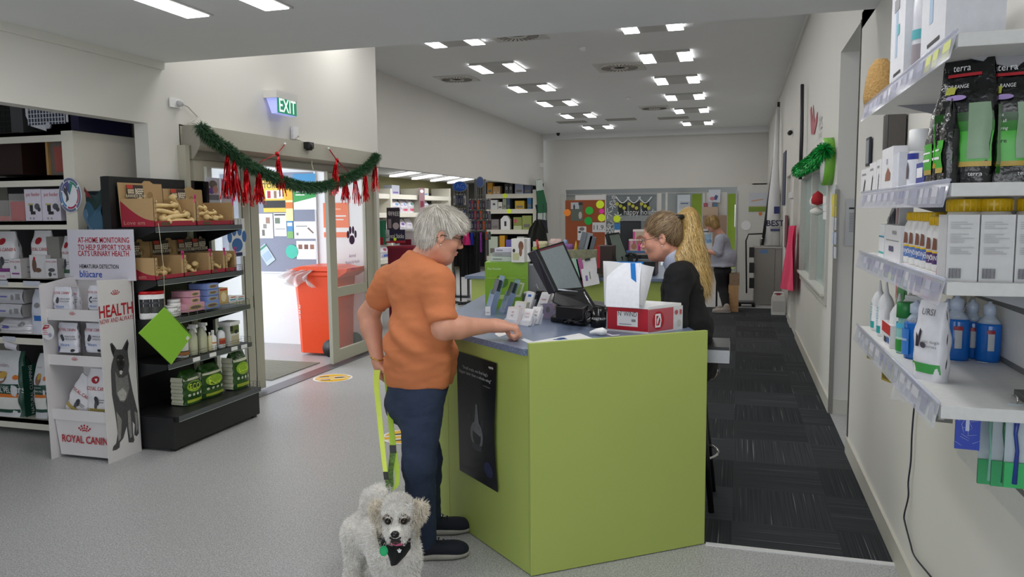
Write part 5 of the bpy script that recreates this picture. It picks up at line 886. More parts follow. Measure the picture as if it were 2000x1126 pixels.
s = spot('Y', A.y + .1, 1024, 1034, 508, 462); s['loc'].z = zt_; item('white_board', 'narrow white board leaning beside the spaniel carton', 'box', s, carton(MB(), s['w'], .03, s['h'], WHITE))
s = spot('Y', A.y + .12, 1033, 1056, 600, 518); s['loc'].z = Z1; item('grey_cabinet_box', 'plain grey box right of the green carton behind the till', 'box', s, carton(MB(), max(.1, s['w']), .15, s['h'], mt('#8d9094', .5)))
# keyboard by the seated woman
p = AZ(1168, 596, Z1); t = thing('keyboard', 'black and grey keyboard in front of the woman in black', 'keyboard', AZ(1178, 606, Z1) + Vector((-.02, .12, 0)), 2.3); MB().box(-.2, .2, -.07, .07, 0, .018, BLACKM).build('base', t, bevel=.003); m = MB()
for i in range(14):
    for j in range(5): m.box(-.19 + i * .0272, -.167 + i * .0272, -.062 + j * .025, -.041 + j * .025, .018, .024, mt('#2a2b2e', .4))
k_ = m.build('keys', t)
# ================================================================ far left alcove shelving
SX = -7.1; fs = thing('shelving_unit', 'long white shelving of pet food bags in the far left alcove', 'shelving', (0, 0, 0))
ya = AX(735, 400, SX).y; yb2 = AX(881, 400, SX).y; zr3 = [AX(790, y, SX).z for y in (380, 415, 456, 500)]
MB().box(-7.6, -7.58, ya, yb2, 0, 2.1, mt('#2b292b', .8)).build('back_panel', fs)
for z in zr3: MB().box(-7.58, SX, ya, yb2, z - .1, z, CREAM).build('shelf', fs)
for px in (763, 821, 878): y = AX(px, 400, SX).y; MB().box(-7.58, SX + .02, y - .04, y + .04, 0, AX(px, 368, SX).z, CREAM).build('upright', fs)
rg = random.Random(21); cols = ('#3f8f7a', '#c8506a', '#4a62b0', '#a84a6a', '#7a5aa8', '#5a8fc0')
pos4 = ('far left', 'left', 'centre', 'right', 'far right')
for r, z in enumerate(zr3):
    x = (742, 748, 742, 742)[r]; k = 0
    while x < 872:
        w_ = rg.uniform(11, 17) if r else rg.uniform(9, 15)
        if (r == 1 and x > 835) or any(abs(x + w_ / 2 - u) < 8 for u in (763, 821)): x += 4; continue
        s = spot('X', SX - .06, x, x + w_, 400, 380); s['loc'].z = z; h = (.30, .30, .34, .3)[r] * rg.uniform(.85, 1.05); c = rg.choice(cols)
        if r == 0 and k not in (1, 4, 7, 8): x += w_ + 6; k += 1; continue
        if r == 0: h = (.2, .18, .24, .28)[(1, 4, 7, 8).index(k)]
        g = [('r', .15, .12, .85, .3, mt(c, .5)), ('e', .5, .65, .2, .1, mt(rg.choice(cols), .5))]
        m = bag(MB(), s['w'], .22, h, mt('#d8d4dc' if r else ('#b9bccc', '#cfcac2', '#16182c', '#23233a')[(1, 4, 7, 8).index(k)], .4), g, seed=k) if r else carton(MB(), s['w'], .2, h, mt(('#b9bccc', '#cfcac2', '#16182c', '#23233a')[(1, 4, 7, 8).index(k)], .4), g[:1])
        rows = ('standing on top', 'on the upper shelf', 'on the middle shelf', 'on the low shelf')[r]
        item('pet_food_bag' if r else 'boxed_goods', 'pale pet food pack %s of the far alcove shelving' % rows if r else 'pack standing on top of the far alcove shelving', 'pet food bag' if r else 'box', s, m, 'packs %s of the far alcove shelving' % rows); x += w_ + 1; k += 1
sheet('maroon_banner', 'narrow maroon banner on an upright of the far alcove shelving', 'banner', 'X', SX + .05, 819, 367, 830, 409, mt('#8f6a72', .6), [('e', .5, .85, .3, .08, WHITE), ('r', .2, .1, .8, .4, mt('#6a1f33'))])
# back end shelving, facing the camera
BY = 20.0; bs = thing('shelving_unit', 'white shelving of boxes at the far end of the left alcove', 'shelving', (0, 0, 0)); xa = AY(948, 400, BY).x; xb = AY(1041, 400, BY).x; zb4 = [AY(1000, y, BY).z for y in (378, 408, 448, 500)]
MB().box(xa, xb, 20.5, 20.52, 0, 2.4, mt('#2a2825', .8)).build('back_panel', bs)
for z in zb4: MB().box(xa, xb, BY, 20.5, z - .12, z, CREAM).build('shelf', bs)
MB().box(xb, xb + .14, BY - .02, 20.52, 0, AY(1045, 370, BY).z, CREAM).build('upright', bs)
for r, lst in enumerate((((952, 962, 356, '#d99a2c', 'orange wedge shaped box', 0), (963, 970, 363, '#c9a678', 'tan box', 1), (970, 977, 363, '#bf9c70', 'second tan box', 1), (986, 993, 358, '#1c1b1d', 'black jar', 2), (994, 1001, 358, '#232125', 'second black jar', 2), (1006, 1022, 359, '#9aa3bd', 'pale blue picture box', 0), (1024, 1037, 361, '#555f7c', 'dark blue box', 0)),
    ((958, 972, 390, '#dedede', 'white box with a dark ring', 2), (973, 981, 394, '#e6e2da', 'small white tub', 0), (982, 989, 388, '#9aa48f', 'pale green box', 0), (990, 996, 388, '#3c4f6d', 'blue box', 0), (1006, 1024, 392, '#c9a21c', 'yellow and black box', 0), (1030, 1038, 385, '#2f6da0', 'tall blue box', 0)),
    ((960, 974, 428, '#8d8688', 'grey picture box', 0), (978, 996, 421, '#e9e9e9', 'white detergent jug', 3), (1003, 1019, 424, '#8f9a4a', 'green box with a pink dot', 4), (1020, 1038, 421, '#9aa85a', 'long green box', 0)),
    ((955, 972, 462, '#c8d4c0', 'white and green tub', 0), (976, 986, 460, '#d59a22', 'orange packet', 0), (988, 1006, 468, '#6a5fae', 'violet packs', 0), (1010, 1024, 462, '#dcdcdc', 'white pack', 0)))):
    for x0, x1, yt, c, nm, kd in lst:
        s = spot('Y', BY + .02, x0, x1, (378, 408, 448, 500)[r], yt); s['loc'].z = zb4[r]; w, h = s['w'], s['h']
        if kd == 3: m = MB().prism([(-w / 2, 0, 0), (w / 2, 0, 0), (w / 2, 0, h * .7), (w * .2, 0, h), (-w * .15, 0, h), (-w / 2, 0, h * .75)], (0, .15, 0), WHITE); m.box(-w * .1, w * .12, -.003, 0, h * .25, h * .6, INK)
        elif kd == 2: m = carton(MB(), w, .15, h, mt(c, .4), [('e', .5, .55, .25, .15, mt('#b9b9b9', .5)), ('e', .5, .55, .15, .09, INK)])
        else: m = carton(MB(), w, .3 if r else .2, h, mt(c, .5), [('r', .15, .15, .85, .4, mt('#77736a', .5))] if kd == 0 else ([('r', .3, .1, .5, .3, WHITE)] if kd == 1 else [('e', .25, .7, .15, .18, mt('#e0407a')), ('r', 0, 0, 1, .3, mt('#c8cfa8'))]))
        item('boxed_goods', '%s on the %s level of the far end shelving' % (nm, ('top', 'second', 'third', 'lowest visible')[r]), 'box', s, m)
FY = mt('#d8ee2a', .5, em=.12, kind='fluorescent')
def dot(label, ax, val, px, py, r, m, nm='round_sticker', grp='round fluorescent stickers'):
    p = (AY if ax == 'Y' else AX)(px, py, val); tag(MB().disc((0, 0, 0), r, m, d=(0, .004, 0), n=20).build(nm, loc=p), label, 'sticker', grp)
dot('round yellow sticker on the top shelf edge of the far end shelving', 'Y', BY - .006, 986, 382, .065, FY); dot('round yellow sticker on the second shelf edge of the far end shelving', 'Y', BY - .006, 994, 412, .065, FY)
# hanging clothes at the far end
def cloth(name, label, cat, ax, val, pts, c, fold=.03, nf=5, grp=None, d=.06, mats=None):
    P = [(AY if ax == 'Y' else AX)(x, y, val) for x, y in pts]; o = P[0]; n = len(P) // 2; Lf = [p - o for p in P[:n]]; Rt = [p - o for p in P[n:]]; off = Vector((0, -1, 0)) if ax == 'Y' else Vector((-1 if val > 0 else 1, 0, 0))
    def F(u, v): i = min(int(v * (n - 1)), n - 2); f = v * (n - 1) - i; a = Lf[i].lerp(Lf[i + 1], f); b = Rt[i].lerp(Rt[i + 1], f); return a.lerp(b, u) + off * (d * math.sin(u * PI) * .8 + fold * math.sin(u * nf * 2 * PI + v * 3))
    m = MB().grid(F, 24, 14, mt(c, .85), (lambda u, v: mats(u, v)) if mats else None).grid(lambda u, v: F(u, v) * 1.0 - off * (.7 * d * math.sin(u * PI) + .01), 12, 8, mt(c, .85)); return tag(m.build(name, loc=o), label, cat, grp)
cloth('green_coat', 'green and white garment hanging at the far end of the left wall', 'garment', 'X', -5.12, ((1046, 352), (1048, 400), (1050, 428), (1056, 350), (1066, 395), (1066, 430)), '#2c6a46', .02, 3, d=.08, mats=lambda u, v: mt('#c9d4cc', .8) if v < .25 or v > .75 else None)
cloth('dark_leads', 'dark bundle of hanging leads below the green garment', 'leads', 'X', -5.14, ((1046, 400), (1048, 425), (1046, 452), (1068, 396), (1066, 425), (1069, 455)), '#2b2e38', .03, 5)
cloth('black_coat', 'large black coat hanging at the far end of the left wall', 'coat', 'Y', 17.5, ((1045, 430), (1034, 446), (1029, 470), (1056, 430), (1066, 446), (1070, 472)), '#14160f', .03, 3, d=.14)
# stands, ovals and rack in the middle distance
RY = 13.6
def ostand(label, y, x0, x1, yt, x2, x3, yo0, yo1, c, tx, goods, r_):
    t = thing('display_stand', label, 'display stand', (0, 0, 0), 0); a = AY(x0, yt, y); b = AY(x1, yt, y); m = MB()
    for x in (a.x, b.x): m.box(x - .02, x + .02, y - .02, y + .02, 0, a.z, mt('#77797a', .4, .5))
    m.box(a.x, b.x, y - .03, y + .1, .0, .04, KG); m.build('frame', t); m = MB(); zl = 1.35
    for k in range(9): m.box(a.x, b.x, y + .005, y + .012, zl + k * .07, zl + k * .07 + .008, CHROME)
    for k in range(5): x = a.x + (b.x - a.x) * k / 4; m.box(x - .004, x + .004, y + .012, y + .018, zl, a.z, CHROME)
    m.build('wire_grid', t); c0 = AY((x2 + x3) / 2, (yo0 + yo1) / 2, y - .04); w = (AY(x3, yo0, y).x - AY(x2, yo0, y).x) / 2; h = c0.z - AY(x2, yo1, y).z
    m = MB().disc(c0, w, mt('#8d9094', .4), n=28, r2=h * 1.08, d=(0, .02, 0)); m.disc(c0 - Vector((0, .004, 0)), w * .92, mt(c, .4), n=28, r2=h * .96); (m.text(tx, mt('#6a8fd8', .4), .12, c0 - Vector((0, .008, 0)), sx=.9) if tx else None); m.build('oval_sign', t)
    rr = random.Random(r_)
    for k, (gx, gy, gw, gh, gc) in enumerate(goods):
        p = AY(gx, gy, y - .08); wv = gw * .0085; hv = gh * .0085; m = MB().box(-wv / 2, wv / 2, 0, .03, -hv, 0, mt(gc, .5)).box(-wv * .3, wv * .3, -.002, 0, -hv * .8, -hv * .3, mt('#77757c', .5)).tube([(0, .015, 0), (0, .015, .03), (0, .12, .03)], .004, CHROME, 5)
        tag(m.build('hanging_pack', loc=p), 'small pack hanging on the ' + label.split(' with')[0], 'packet', 'packs on the ' + label.split(' with')[0])
ostand('wire stand with the blue oval sign', RY, 885, 912, 360, 884, 912, 354, 374, '#1f55b8', 'TAGS', [(887 + 5 * (k % 5), 382 + 28 * (k // 5), 4, 20, ('#b9b4b0', '#3d4660', '#2a3150', '#4a5478')[(k * 3) % 4]) for k in range(15)], 3)
ostand('tall wire stand with the grey oval sign', RY - .3, 929, 946, 350, 930, 945, 345, 366, '#55689c', '', [(917 + 5.5 * (k % 8), 392 + 20 * (k // 8), 4.5, 17, ('#4a3a6c', '#2c3040', '#3a5a50', '#6a6f76', '#35384a', '#a83a4a', '#d0552a', '#50304c', '#7a7a80')[(k * 5) % 9]) for k in range(32)], 4)
rk = thing('clothes_rack', 'black metal rack of pet coats behind the woman in orange', 'clothes rack', (0, 0, 0)); ry = 12.6; a = AY(880, 452, ry); b = AY(948, 452, ry); fz = 0
MB().tube([a, b], .014, BLACKM, 8).build('rail', rk)
for x in (898, 934): p = AY(x, 452, ry); MB().tube([p, (p.x, p.y, .05)], .014, BLACKM, 8).build('post', rk); MB().tube([(p.x - .3, ry - .25, .03), (p.x + .3, ry + .25, .03)], .014, BLACKM, 6).tube([(p.x + .3, ry - .25, .03), (p.x - .3, ry + .25, .03)], .014, BLACKM, 6).build('foot', rk)
for k, (x0, x1, y1, c, nm) in enumerate(((886, 900, 520, '#141414', 'black'), (897, 912, 540, '#0e0f10', 'long black'), (904, 919, 478, '#d8307c', 'hot pink'), (912, 928, 545, '#121314', 'widest black'), (917, 926, 478, '#2440b8', 'bright blue'), (926, 938, 535, '#171719', 'charcoal'), (933, 948, 520, '#101112', 'rightmost black'), (938, 941, 492, '#a03ab0', 'thin purple'))):
    cloth('pet_coat', nm + ' pet coat hanging on the rack behind the woman in orange', 'pet coat', 'Y', ry - .02 - .07 * (k % 3), ((x0 + 3, 454), (x0, 470), (x0 + 1, y1), (x1 - 3, 454), (x1, 470), (x1, y1)), c, .02, 2, 'pet coats on the rack', .05)
for x, nm, c in ((908, 'purple', '#3b2b6a'), (924, 'tan', '#a8997a')):
    p = AZ(x, 570, 0.0); tag(MB().lathe([(.13, 0), (.15, .25), (.16, .26), (.15, .28)], mt(c, .5)).build('treat_tub', loc=(p.x, ry + .35, 0)), nm + ' tub on the floor under the clothes rack', 'tub')
# promotional cartons near the corner of the door wall
PY = 9.6
pt = thing('promo_stand', 'cardboard promotion stand of dental chews beside the door wall', 'display stand', (0, 0, 0)); a = AY(757, 480, PY); b = AY(806, 480, PY); MB().box(a.x, b.x, PY, PY + .35, 0, a.z, mt('#7c1230', .5)).box(a.x - .01, b.x + .01, PY - .003, PY, a.z - .03, a.z, mt('#a0203a', .5)).build('bin', pt)
a = AY(748, 474, PY - .02); b = AY(790, 448, PY - .02); m = MB().box(a.x, b.x, PY - .02, PY + .0, a.z, b.z, mt('#2a2140', .5)); m.text('Dental Sticks', WHITE, .075, ((a.x + b.x) / 2 + .02, PY - .023, (a.z + b.z) / 2), sx=.6).box(a.x + .02, a.x + .1, PY - .023, PY - .02, a.z + .02, b.z, mt('#cfcad0', .5)).box(a.x, b.x, PY - .022, PY - .02, a.z, a.z + .03, RED); m.disc(((a.x + b.x) / 2 + .02, PY - .024, a.z + .05), .022, FY, n=10); m.build('header', pt, loc=(0, 0, .0))
a = AY(756, 450, PY + .03); b = AY(780, 405, PY + .03); m = MB().box(0, b.x - a.x, 0, .008, 0, b.z - a.z, mt('#3b3340', .5)); w_, h_ = b.x - a.x, b.z - a.z; gfx(m, [('e', .22, .75, .12, .1, mt('#b9aab0')), ('t', .65, .72, .075, 'FREE', WHITE, .7), ('r', .1, .1, .35, .5, mt('#a8909a')), ('e', .7, .2, .25, .15, mt('#c9b8bc'))], lambda x, y, o: Vector((x, -o, y)), w_, h_); m.build('sign', pt, loc=a)
a = AY(741, 478, PY - .1); tag(MB().box(0, .06, 0, .1, 0, .33, mt('#2d7a5a', .5)).box(.0, .06, -.002, 0, 0, .1, RED).build('green_pack', loc=a), 'green pack hanging at the left of the dental chew stand', 'packet')
for k, (x0, x1) in enumerate(((758, 770), (771, 783))):
    pass
a = AY(800, 490, PY + .5); tag(carton(MB(), .3, .3, .28, mt('#d9d3d6', .5), [('r', 0, .1, .6, .6, mt('#7c1230'))]).box(-.16, .16, -.01, .31, .28, .31, WHITE).box(-.15, .15, 0, .3, -(a.z), 0, mt('#6a6a6c', .6)).build('white_bin', loc=(a.x, PY + .5, a.z)), 'white lidded bin behind the dental chew stand', 'bin')
# ================================================================ second service desk
D2 = thing('service_desk', 'second lime green desk with a blue worktop further down the hall', 'counter', (0, 0, 0)); LZ = 1.0
MB().box(-2.45, -.62, 6.95, 8.6, .0, .965, LIME).build('body', D2); MB().box(-2.5, -.56, 6.9, 8.65, .97, LZ, LAMINATE).build('worktop', D2, bevel=.002)
def d2(x0, x1, yb, yt, Y=7.3): s = spot('Y', Y, x0, x1, yb, yt); dz = s['loc'].z - LZ; s['loc'].z = LZ; s['h'] = max(.02, s['h'] + dz); return s
def screen(name, label, pts, dpt, bm, sm, foot=LZ):
    K = [AD(x, y, dd) for (x, y), dd in zip(pts, dpt)]; n = (K[1] - K[0]).cross(K[3] - K[0]).normalized(); n = n if n.y > 0 else -n; t = thing(name, label, 'monitor', (0, 0, 0)); MB().prism(K, n * .035, bm).build('housing', t)
    q = lambda u, v: K[3].lerp(K[2], u).lerp(K[0].lerp(K[1], u), v) - n * .001; MB().poly([q(.07, .06), q(.93, .06), q(.93, .94), q(.07, .94)], sm).build('screen', t); c = K[2].lerp(K[3], .5) + n * .05; MB().box(c.x - .03, c.x + .03, c.y - .02, c.y + .02, foot, c.z + .1, BLACKM).box(c.x - .13, c.x + .13, c.y - .1, c.y + .1, foot, foot + .02, BLACKM).build('stand', t); return t
screen('monitor', 'tilted touchscreen on the second desk left of the woman in black', ((1187, 456), (1209, 453), (1232, 516), (1206, 522)), (7.1, 7.25, 7.25, 7.1), BLACKM, mt('#79837c', .15))
screen('monitor', 'dark flat monitor behind the tilted touchscreen', ((1212, 431), (1252, 431), (1252, 492), (1212, 492)), (8.1, 8.1, 8.1, 8.1), mt('#1b1e22', .4), mt('#23282e', .3))
pr = thing('printer', 'black receipt printer with cables on the second desk', 'printer', (0, 0, 0)); a = AY(1226, 530, 7.2); b = AY(1280, 497, 7.2); MB().box(a.x, b.x, 7.2, 7.5, LZ, b.z, BLACKM).box(a.x + .05, b.x - .03, 7.19, 7.2, b.z - .07, b.z - .04, mt('#77797c', .3)).build('body', pr, bevel=.01); MB().tube(smooth_path([AY(x, y, 7.12) for x, y in ((1222, 500), (1232, 494), (1245, 502), (1236, 520), (1228, 528))]), .012, BLACKM, 6).build('cable', pr)
for x0, x1, yb, yt, c, lab, g in ((1236, 1264, 480, 448, '#b0705a', 'upper pink ribboned gift pack', 1), (1228, 1248, 490, 467, '#a8745a', 'lower left pink ribboned gift pack', 1), (1249, 1265, 490, 467, '#b87a62', 'lower right pink ribboned gift pack', 1)):
    s = spot('Y', 7.9, x0, x1, yb, yt); item('gift_pack', lab + ' on the second desk', 'gift pack', s, carton(MB(), s['w'], .12, s['h'], mt('#c9b29a', .5), [('r', 0, 0, .14, 1, mt('#e0409a')), ('r', .86, 0, 1, 1, mt('#e0409a')), ('e', .5, .4, .28, .25, mt(c)), ('r', 0, .88, 1, 1, mt('#e6dcd8'))]), 'pink gift packs')
s = spot('Y', 7.85, 1222, 1262, 500, 490); o = item('blue_tray', 'blue tray stack under the gift packs', 'tray', s, carton(MB(), s['w'], .2, s['h'], mt('#3f6f9c', .5))); s['loc'].z = LZ; item('white_box_stack', 'white box under the blue tray', 'box', s, carton(MB(), s['w'] * .9, .18, o.location.z - LZ, mt('#5a6f88', .5)))
s = d2(1106, 1180, 545, 488, 7.05); item('patterned_box', 'long box with a green floral pattern on the second desk', 'box', s, carton(MB(), s['w'], .16, s['h'], mt('#8b8a70', .7, amt=.3, scale=30)))
s2 = dict(s); zt2 = LZ + s['h']
for x0, x1, yt, c, nm in ((1040, 1062, 471, '#b9b48c', 'green and white packs'), (1065, 1090, 466, '#c2a8a0', 'pink and white packs'), (1092, 1100, 468, '#7a8fb8', 'blue pack')):
    s = spot('Y', 8.2, x0 + 6, x1 + 6, 482, yt); item('small_packs', nm + ' on the grey cabinet behind the till', 'packet', s, bag(MB(), s['w'], .12, s['h'], mt(c, .4, amt=.25, scale=25), seed=x0))
a = AY(1040, 482, 8.2); b = AY(1104, 482, 8.2); tag(MB().box(a.x, b.x, 8.2, 8.55, 1.0, a.z, mt('#55564c', .6)).box(a.x, b.x, 8.19, 8.2, a.z - .03, a.z, mt('#9fae4a', .5)).build('grey_cabinet', loc=(0, 0, 0)), 'low grey cabinet with a green edge standing on the second desk', 'cabinet')
for x0, x1, yb, yt, c, nm in ((1128, 1140, 489, 452, '#6f7680', 'left'), (1138, 1150, 489, 454, '#8a9098', 'middle'), (1146, 1158, 489, 461, '#5a626c', 'right')):
    s = spot('Y', 7.15, x0, x1, yb, yt); item('magazine', 'grey magazine in the rack on the patterned box, %s of three' % nm, 'magazine', s, MB(Matrix.Rotation(.25, 4, 'Y')).box(-s['w'] / 2, s['w'] / 2, 0, .02, 0, s['h'], mt(c, .4)), 'grey magazines in a rack')
s = spot('Y', 7.1, 1122, 1128, 489, 470); item('yellow_pencil', 'yellow cone shaped item on the patterned box', 'ornament', s, MB().lathe([(.02, 0), (.001, s['h'])], mt('#d8b030', .5)))
s = spot('Y', 7.12, 1096, 1118, 489, 476); item('toy_pile', 'small red and purple toys on the patterned box', 'toy', s, bag(MB(), s['w'], .08, s['h'], mt('#7a4a8a', .6, amt=.4, scale=40), seed=77))
s = spot('Y', 6.6, 1140, 1172, 552, 512); t = thing('clipboard', 'white clipboard with small drawings leaning on the second desk', 'clipboard', AY(1140, 560, 6.85), 0, rot=(-.3, -.22, 0)); MB().box(0, .15, 0, .006, 0, .25, mt('#d5d3d8', .5)).box(.03, .05, -.002, 0, .05, .1, mt('#7a5aa0', .5)).box(.07, .078, -.002, 0, .06, .13, mt('#5a7a5a', .5)).build('board', t); MB().box(.05, .1, -.01, 0, .235, .255, BLACKM).build('clip', t)
for x, c, nm in ((1128, '#8fc8b0', 'mint green'), (1136, '#b85a9a', 'magenta'), (1122, '#c8d8cc', 'pale green')):
    p = AY(x, 556, 6.9); tag(MB(Matrix.Rotation(-.22, 4, 'Y')).box(0, .05, 0, .01, 0, .24, mt(c, .5)).build('folder', loc=(p.x, p.y, p.z)), nm + ' folder leaning beside the clipboard', 'folder', 'coloured folders by the clipboard')
s = spot('Y', 6.86, 1174, 1188, 534, 480); item('dark_red_box', 'dark box with a red side on the second desk', 'box', dict(s), carton(MB(), .14, .2, s['h'], mt('#2c1512', .5), [('r', 0, .2, .2, 1, RED)]))
# ================================================================ pinboard, glass, stickers at the far end
PN = 15.2; a = AY(1104, 391, PN); b = AY(1181, 391, PN); pb = thing('pinboard', 'brown pinboard partition with notices and round stickers', 'noticeboard', (0, 0, 0)); MB().box(a.x, b.x, PN, PN + .04, .5, a.z, mt('#9a5230', .85)).build('board', pb)
for x in (a.x + .1, b.x - .1): MB().box(x - .02, x + .02, PN, PN + .04, 0, .5, KG).build('leg', pb)
MB().box(a.x + .2, a.x + .8, PN + .02, PN + .04, a.z, a.z + .1, mt('#dadada', .5)).build('top_card', pb)
sheet('notice', 'tall photo of a man and a dog on the pinboard', 'poster', 'Y', PN - .004, 1115, 395, 1138, 431, mt('#5f6a60', .5), [('r', .0, .65, .7, 1, mt('#b9c0c8')), ('e', .28, .75, .07, .15, INK), ('e', .8, .3, .15, .2, mt('#b9b6ac')), ('r', .65, .85, 1, 1, mt('#2c2c38'))])
sheet('notice', 'white notice with a photo at its top low on the pinboard', 'poster', 'Y', PN - .004, 1128, 442, 1145, 469, mt('#d9d9de', .5), [('e', .5, .82, .3, .13, mt('#7a6f6a')), ('e', .25, .6, .18, .07, INK)]); sheet('notice', 'white card reading 11.9. on the pinboard', 'poster', 'Y', PN - .006, 1157, 434, 1182, 453, mt('#d5d6d8', .5), [('t', .5, .45, .12, '11.9.', INK, 1.0)])
for px, py, r, c, nm in ((1151, 411, .08, '#2fae3a', 'upper green'), (1149, 431, .08, '#12a040', 'lower green'), (1172, 399, .08, '#d8ee2a', 'upper yellow'), (1175, 425, .075, '#d8ee2a', 'lower yellow'), (1175, 412, .05, '#e83aa8', 'small pink'), (1108, 415, .07, '#f08a2a', 'orange')): dot('round %s sticker on the brown pinboard' % nm, 'Y', PN - .009, px, py, r, mt(c, .5, em=.1, kind='fluorescent'))
dot('round yellow sticker on the decorated window at the far end', 'Y', 21.55, 1205, 427, .1, FY)
w = MB(); bq(w, 1184, 380, 1282, 520, mt('#7f888c', .25), 21.66, .01); wn = struct('window_3', w, 'grey internal window with snow decorations at the far end'); SN = mt('#e4e8ea', .6)
m = MB(); rg = random.Random(5)
for k in range(15): p = AY(1186 + rg.random() * (22 if k < 18 else 90), 384 + rg.random() * 70 * (1 if k < 18 else .3), 21.63); [m.box(-.012, .012, 0, .004, -r_, r_, SN, Matrix.Translation(p) @ Matrix.Rotation(a_, 4, 'Y')) for r_ in (rg.uniform(.04, .16),) for a_ in (0, PI / 3, 2 * PI / 3)]
for k in range(3): P = [AY(1203 + k * 22 + 26 * u, 384 + 12 * math.sin(u * PI), 21.62) for u in np.linspace(0, 1, 9)]; m.tube(P, .02, SN, 5); [m.disc(AY(1205 + k * 24 + q * 7, 398 + (q * 13) % 9, 21.6), .05, mt('#c8c84a', .5), n=8) for q in range(3)]
m.text('happy holidays', SN, .2, AY(1255, 414, 21.62), sx=.8); m.build('snow_decoration', wn)
m = MB(); bq(m, 1207, 393, 1225, 420, mt('#1f2a26', .5), 21.647, .003); bq(m, 1229, 393, 1250, 420, mt('#3a3438', .5), 21.647, .003); bq(m, 1254, 393, 1268, 420, mt('#222a28', .5), 21.647, .003); bq(m, 1184, 420, 1282, 432, mt('#9aa0a2', .5), 21.647, .003); m.build('dark_panes', wn)
sheet('notice', 'small blue sky poster below the yellow sticker at the far end', 'poster', 'Y', 21.5, 1200, 436, 1217, 455, mt('#3a86c8', .5), [('r', 0, 0, 1, .35, WHITE)]); sheet('notice', 'white page seen through the far doorway', 'poster', 'Y', 22.3, 1327, 393, 1348, 410, WHITE, [('r', .1, .7, .8, .8, BLUEG)])
# work area around the third woman
TY = 12.9; tb = thing('work_bench', 'narrow bench with a shelf of boxes in front of the third woman', 'bench', (0, 0, 0)); a = AY(1366, 500, TY); b = AY(1404, 500, TY); MB().box(a.x, b.x, TY, TY + .5, .86, .9, mt('#c9b79a', .6)).build('top', tb)
for x in (a.x + .02, b.x - .04): MB().box(x, x + .03, TY, TY + .03, 0, .86, BLACKM).build('leg', tb)
sheet('water_sign', 'white and blue printed card standing on the bench in front of the third woman', 'sign', 'Y', TY + .05, 1369, 447, 1391, 487, mt('#dfe6ec', .5), [('r', .1, .3, .9, .75, mt('#a8cfe8')), ('t', .5, .4, .07, 'STVR', BLUEG), ('r', .2, .85, .7, .9, INK)], th=.02)
a = AY(1372, 420, 21.5); b = AY(1403, 396, 21.5); bx_ = thing('wall_shelf', 'tan shelf box on the far wall above the third woman', 'shelf', (0, 0, 0)); MB().box(a.x, b.x, 21.3, 21.6, a.z, a.z + .22, mt('#c4ae98', .6)).build('box', bx_)
p = AY(1388, 396, 21.4); sheet('poster', 'white poster of a blue and pink animal above the tan shelf', 'poster', 'Y', 21.5, 1384, 370, 1407, 395, mt('#d5dbe6', .5), [('p', [(.3, .2), (.6, .6), (.8, .5), (.7, .2)], mt('#4a5a8a')), ('e', .3, .3, .2, .15, mt('#c87a8a'))])
for x, h_, c, nm in ((1374, 8, '#a85a6a', 'pink'), (1383, 10, '#c9b8c0', 'pale'), (1393, 7, '#5a7a9a', 'blue')): s = spot('Y', 21.35, x, x + 8, 396, 396 - h_); s['loc'].z = a.z + .22; item('shelf_box', nm + ' box on the tan shelf of the far wall', 'box', s, carton(MB(), s['w'], .15, s['h'], mt(c, .5)))
m = MB(); bq(m, 1372, 420, 1420, 520, mt('#a08672', .7), 21.3, .3); tag(m.build('tan_cupboard'), 'tan cupboard against the far wall behind the third woman', 'cupboard')
for x0, x1, yb, yt, nm, c in ((1422, 1442, 604, 566, 'open', '#b89468'), (1424, 1444, 570, 548, 'filled', '#8f7a62')): s = spot('Y', 12.55, x0, x1, yb, yt); s['loc'].z = 0 if nm == 'open' else .42; item('cardboard_box', nm + ' cardboard box stacked behind the third woman', 'box', s, carton(MB(), s['w'], .3, .42 if nm == 'open' else .18, mt(c, .8, amt=.15, scale=20)))
# white cabinet, grey cooler, trolley, banners
fg = thing('white_cabinet', 'tall white cabinet with posters on its side at the end of the hall', 'cabinet', (0, 0, 0)); a = AY(1441, 361, 14.4); b = AY(1512, 361, 14.4); MB().box(a.x, b.x, 14.4, 15.1, 0, a.z, mt('#d3d2cc', .4)).build('body', fg); MB().box(a.x - .03, a.x, 14.38, 15.1, .05, a.z - .1, mt('#b9babb', .4)).build('door', fg); MB().box(a.x - .045, a.x - .03, 14.42, 14.46, 1.3, 1.7, CHROME).build('handle', fg)
sheet('poster', 'poster of a small plane over a green field on the white cabinet', 'poster', 'Y', 14.394, 1462, 376, 1497, 413, mt('#c9ccd4', .5), [('p', [(0, 0), (1, 0), (1, .3), (0, .25)], mt('#7f9a3a')), ('p', [(.1, .52), (.8, .62), (.85, .68), (.2, .6)], mt('#c8a078')), ('r', 0, .25, 1, .3, mt('#b8b08a'))])
dot('round white sticker with a green plant on the white cabinet', 'Y', 14.39, 1457, 440, .085, WHITE, grp=None); dot('small orange oval sticker on the white cabinet', 'Y', 14.39, 1485, 417, .03, OR, grp=None)
gc = thing('grey_cooler', 'grey metal drinking fountain cabinet at the end of the hall', 'water cooler', (0, 0, 0)); a = AZ(1470, 591); b = AZ(1512, 596); y = 13.55; z = AY(1475, 481, y).z; xa_ = AY(1471, 590, y).x; xm = AY(1512, 590, y).x
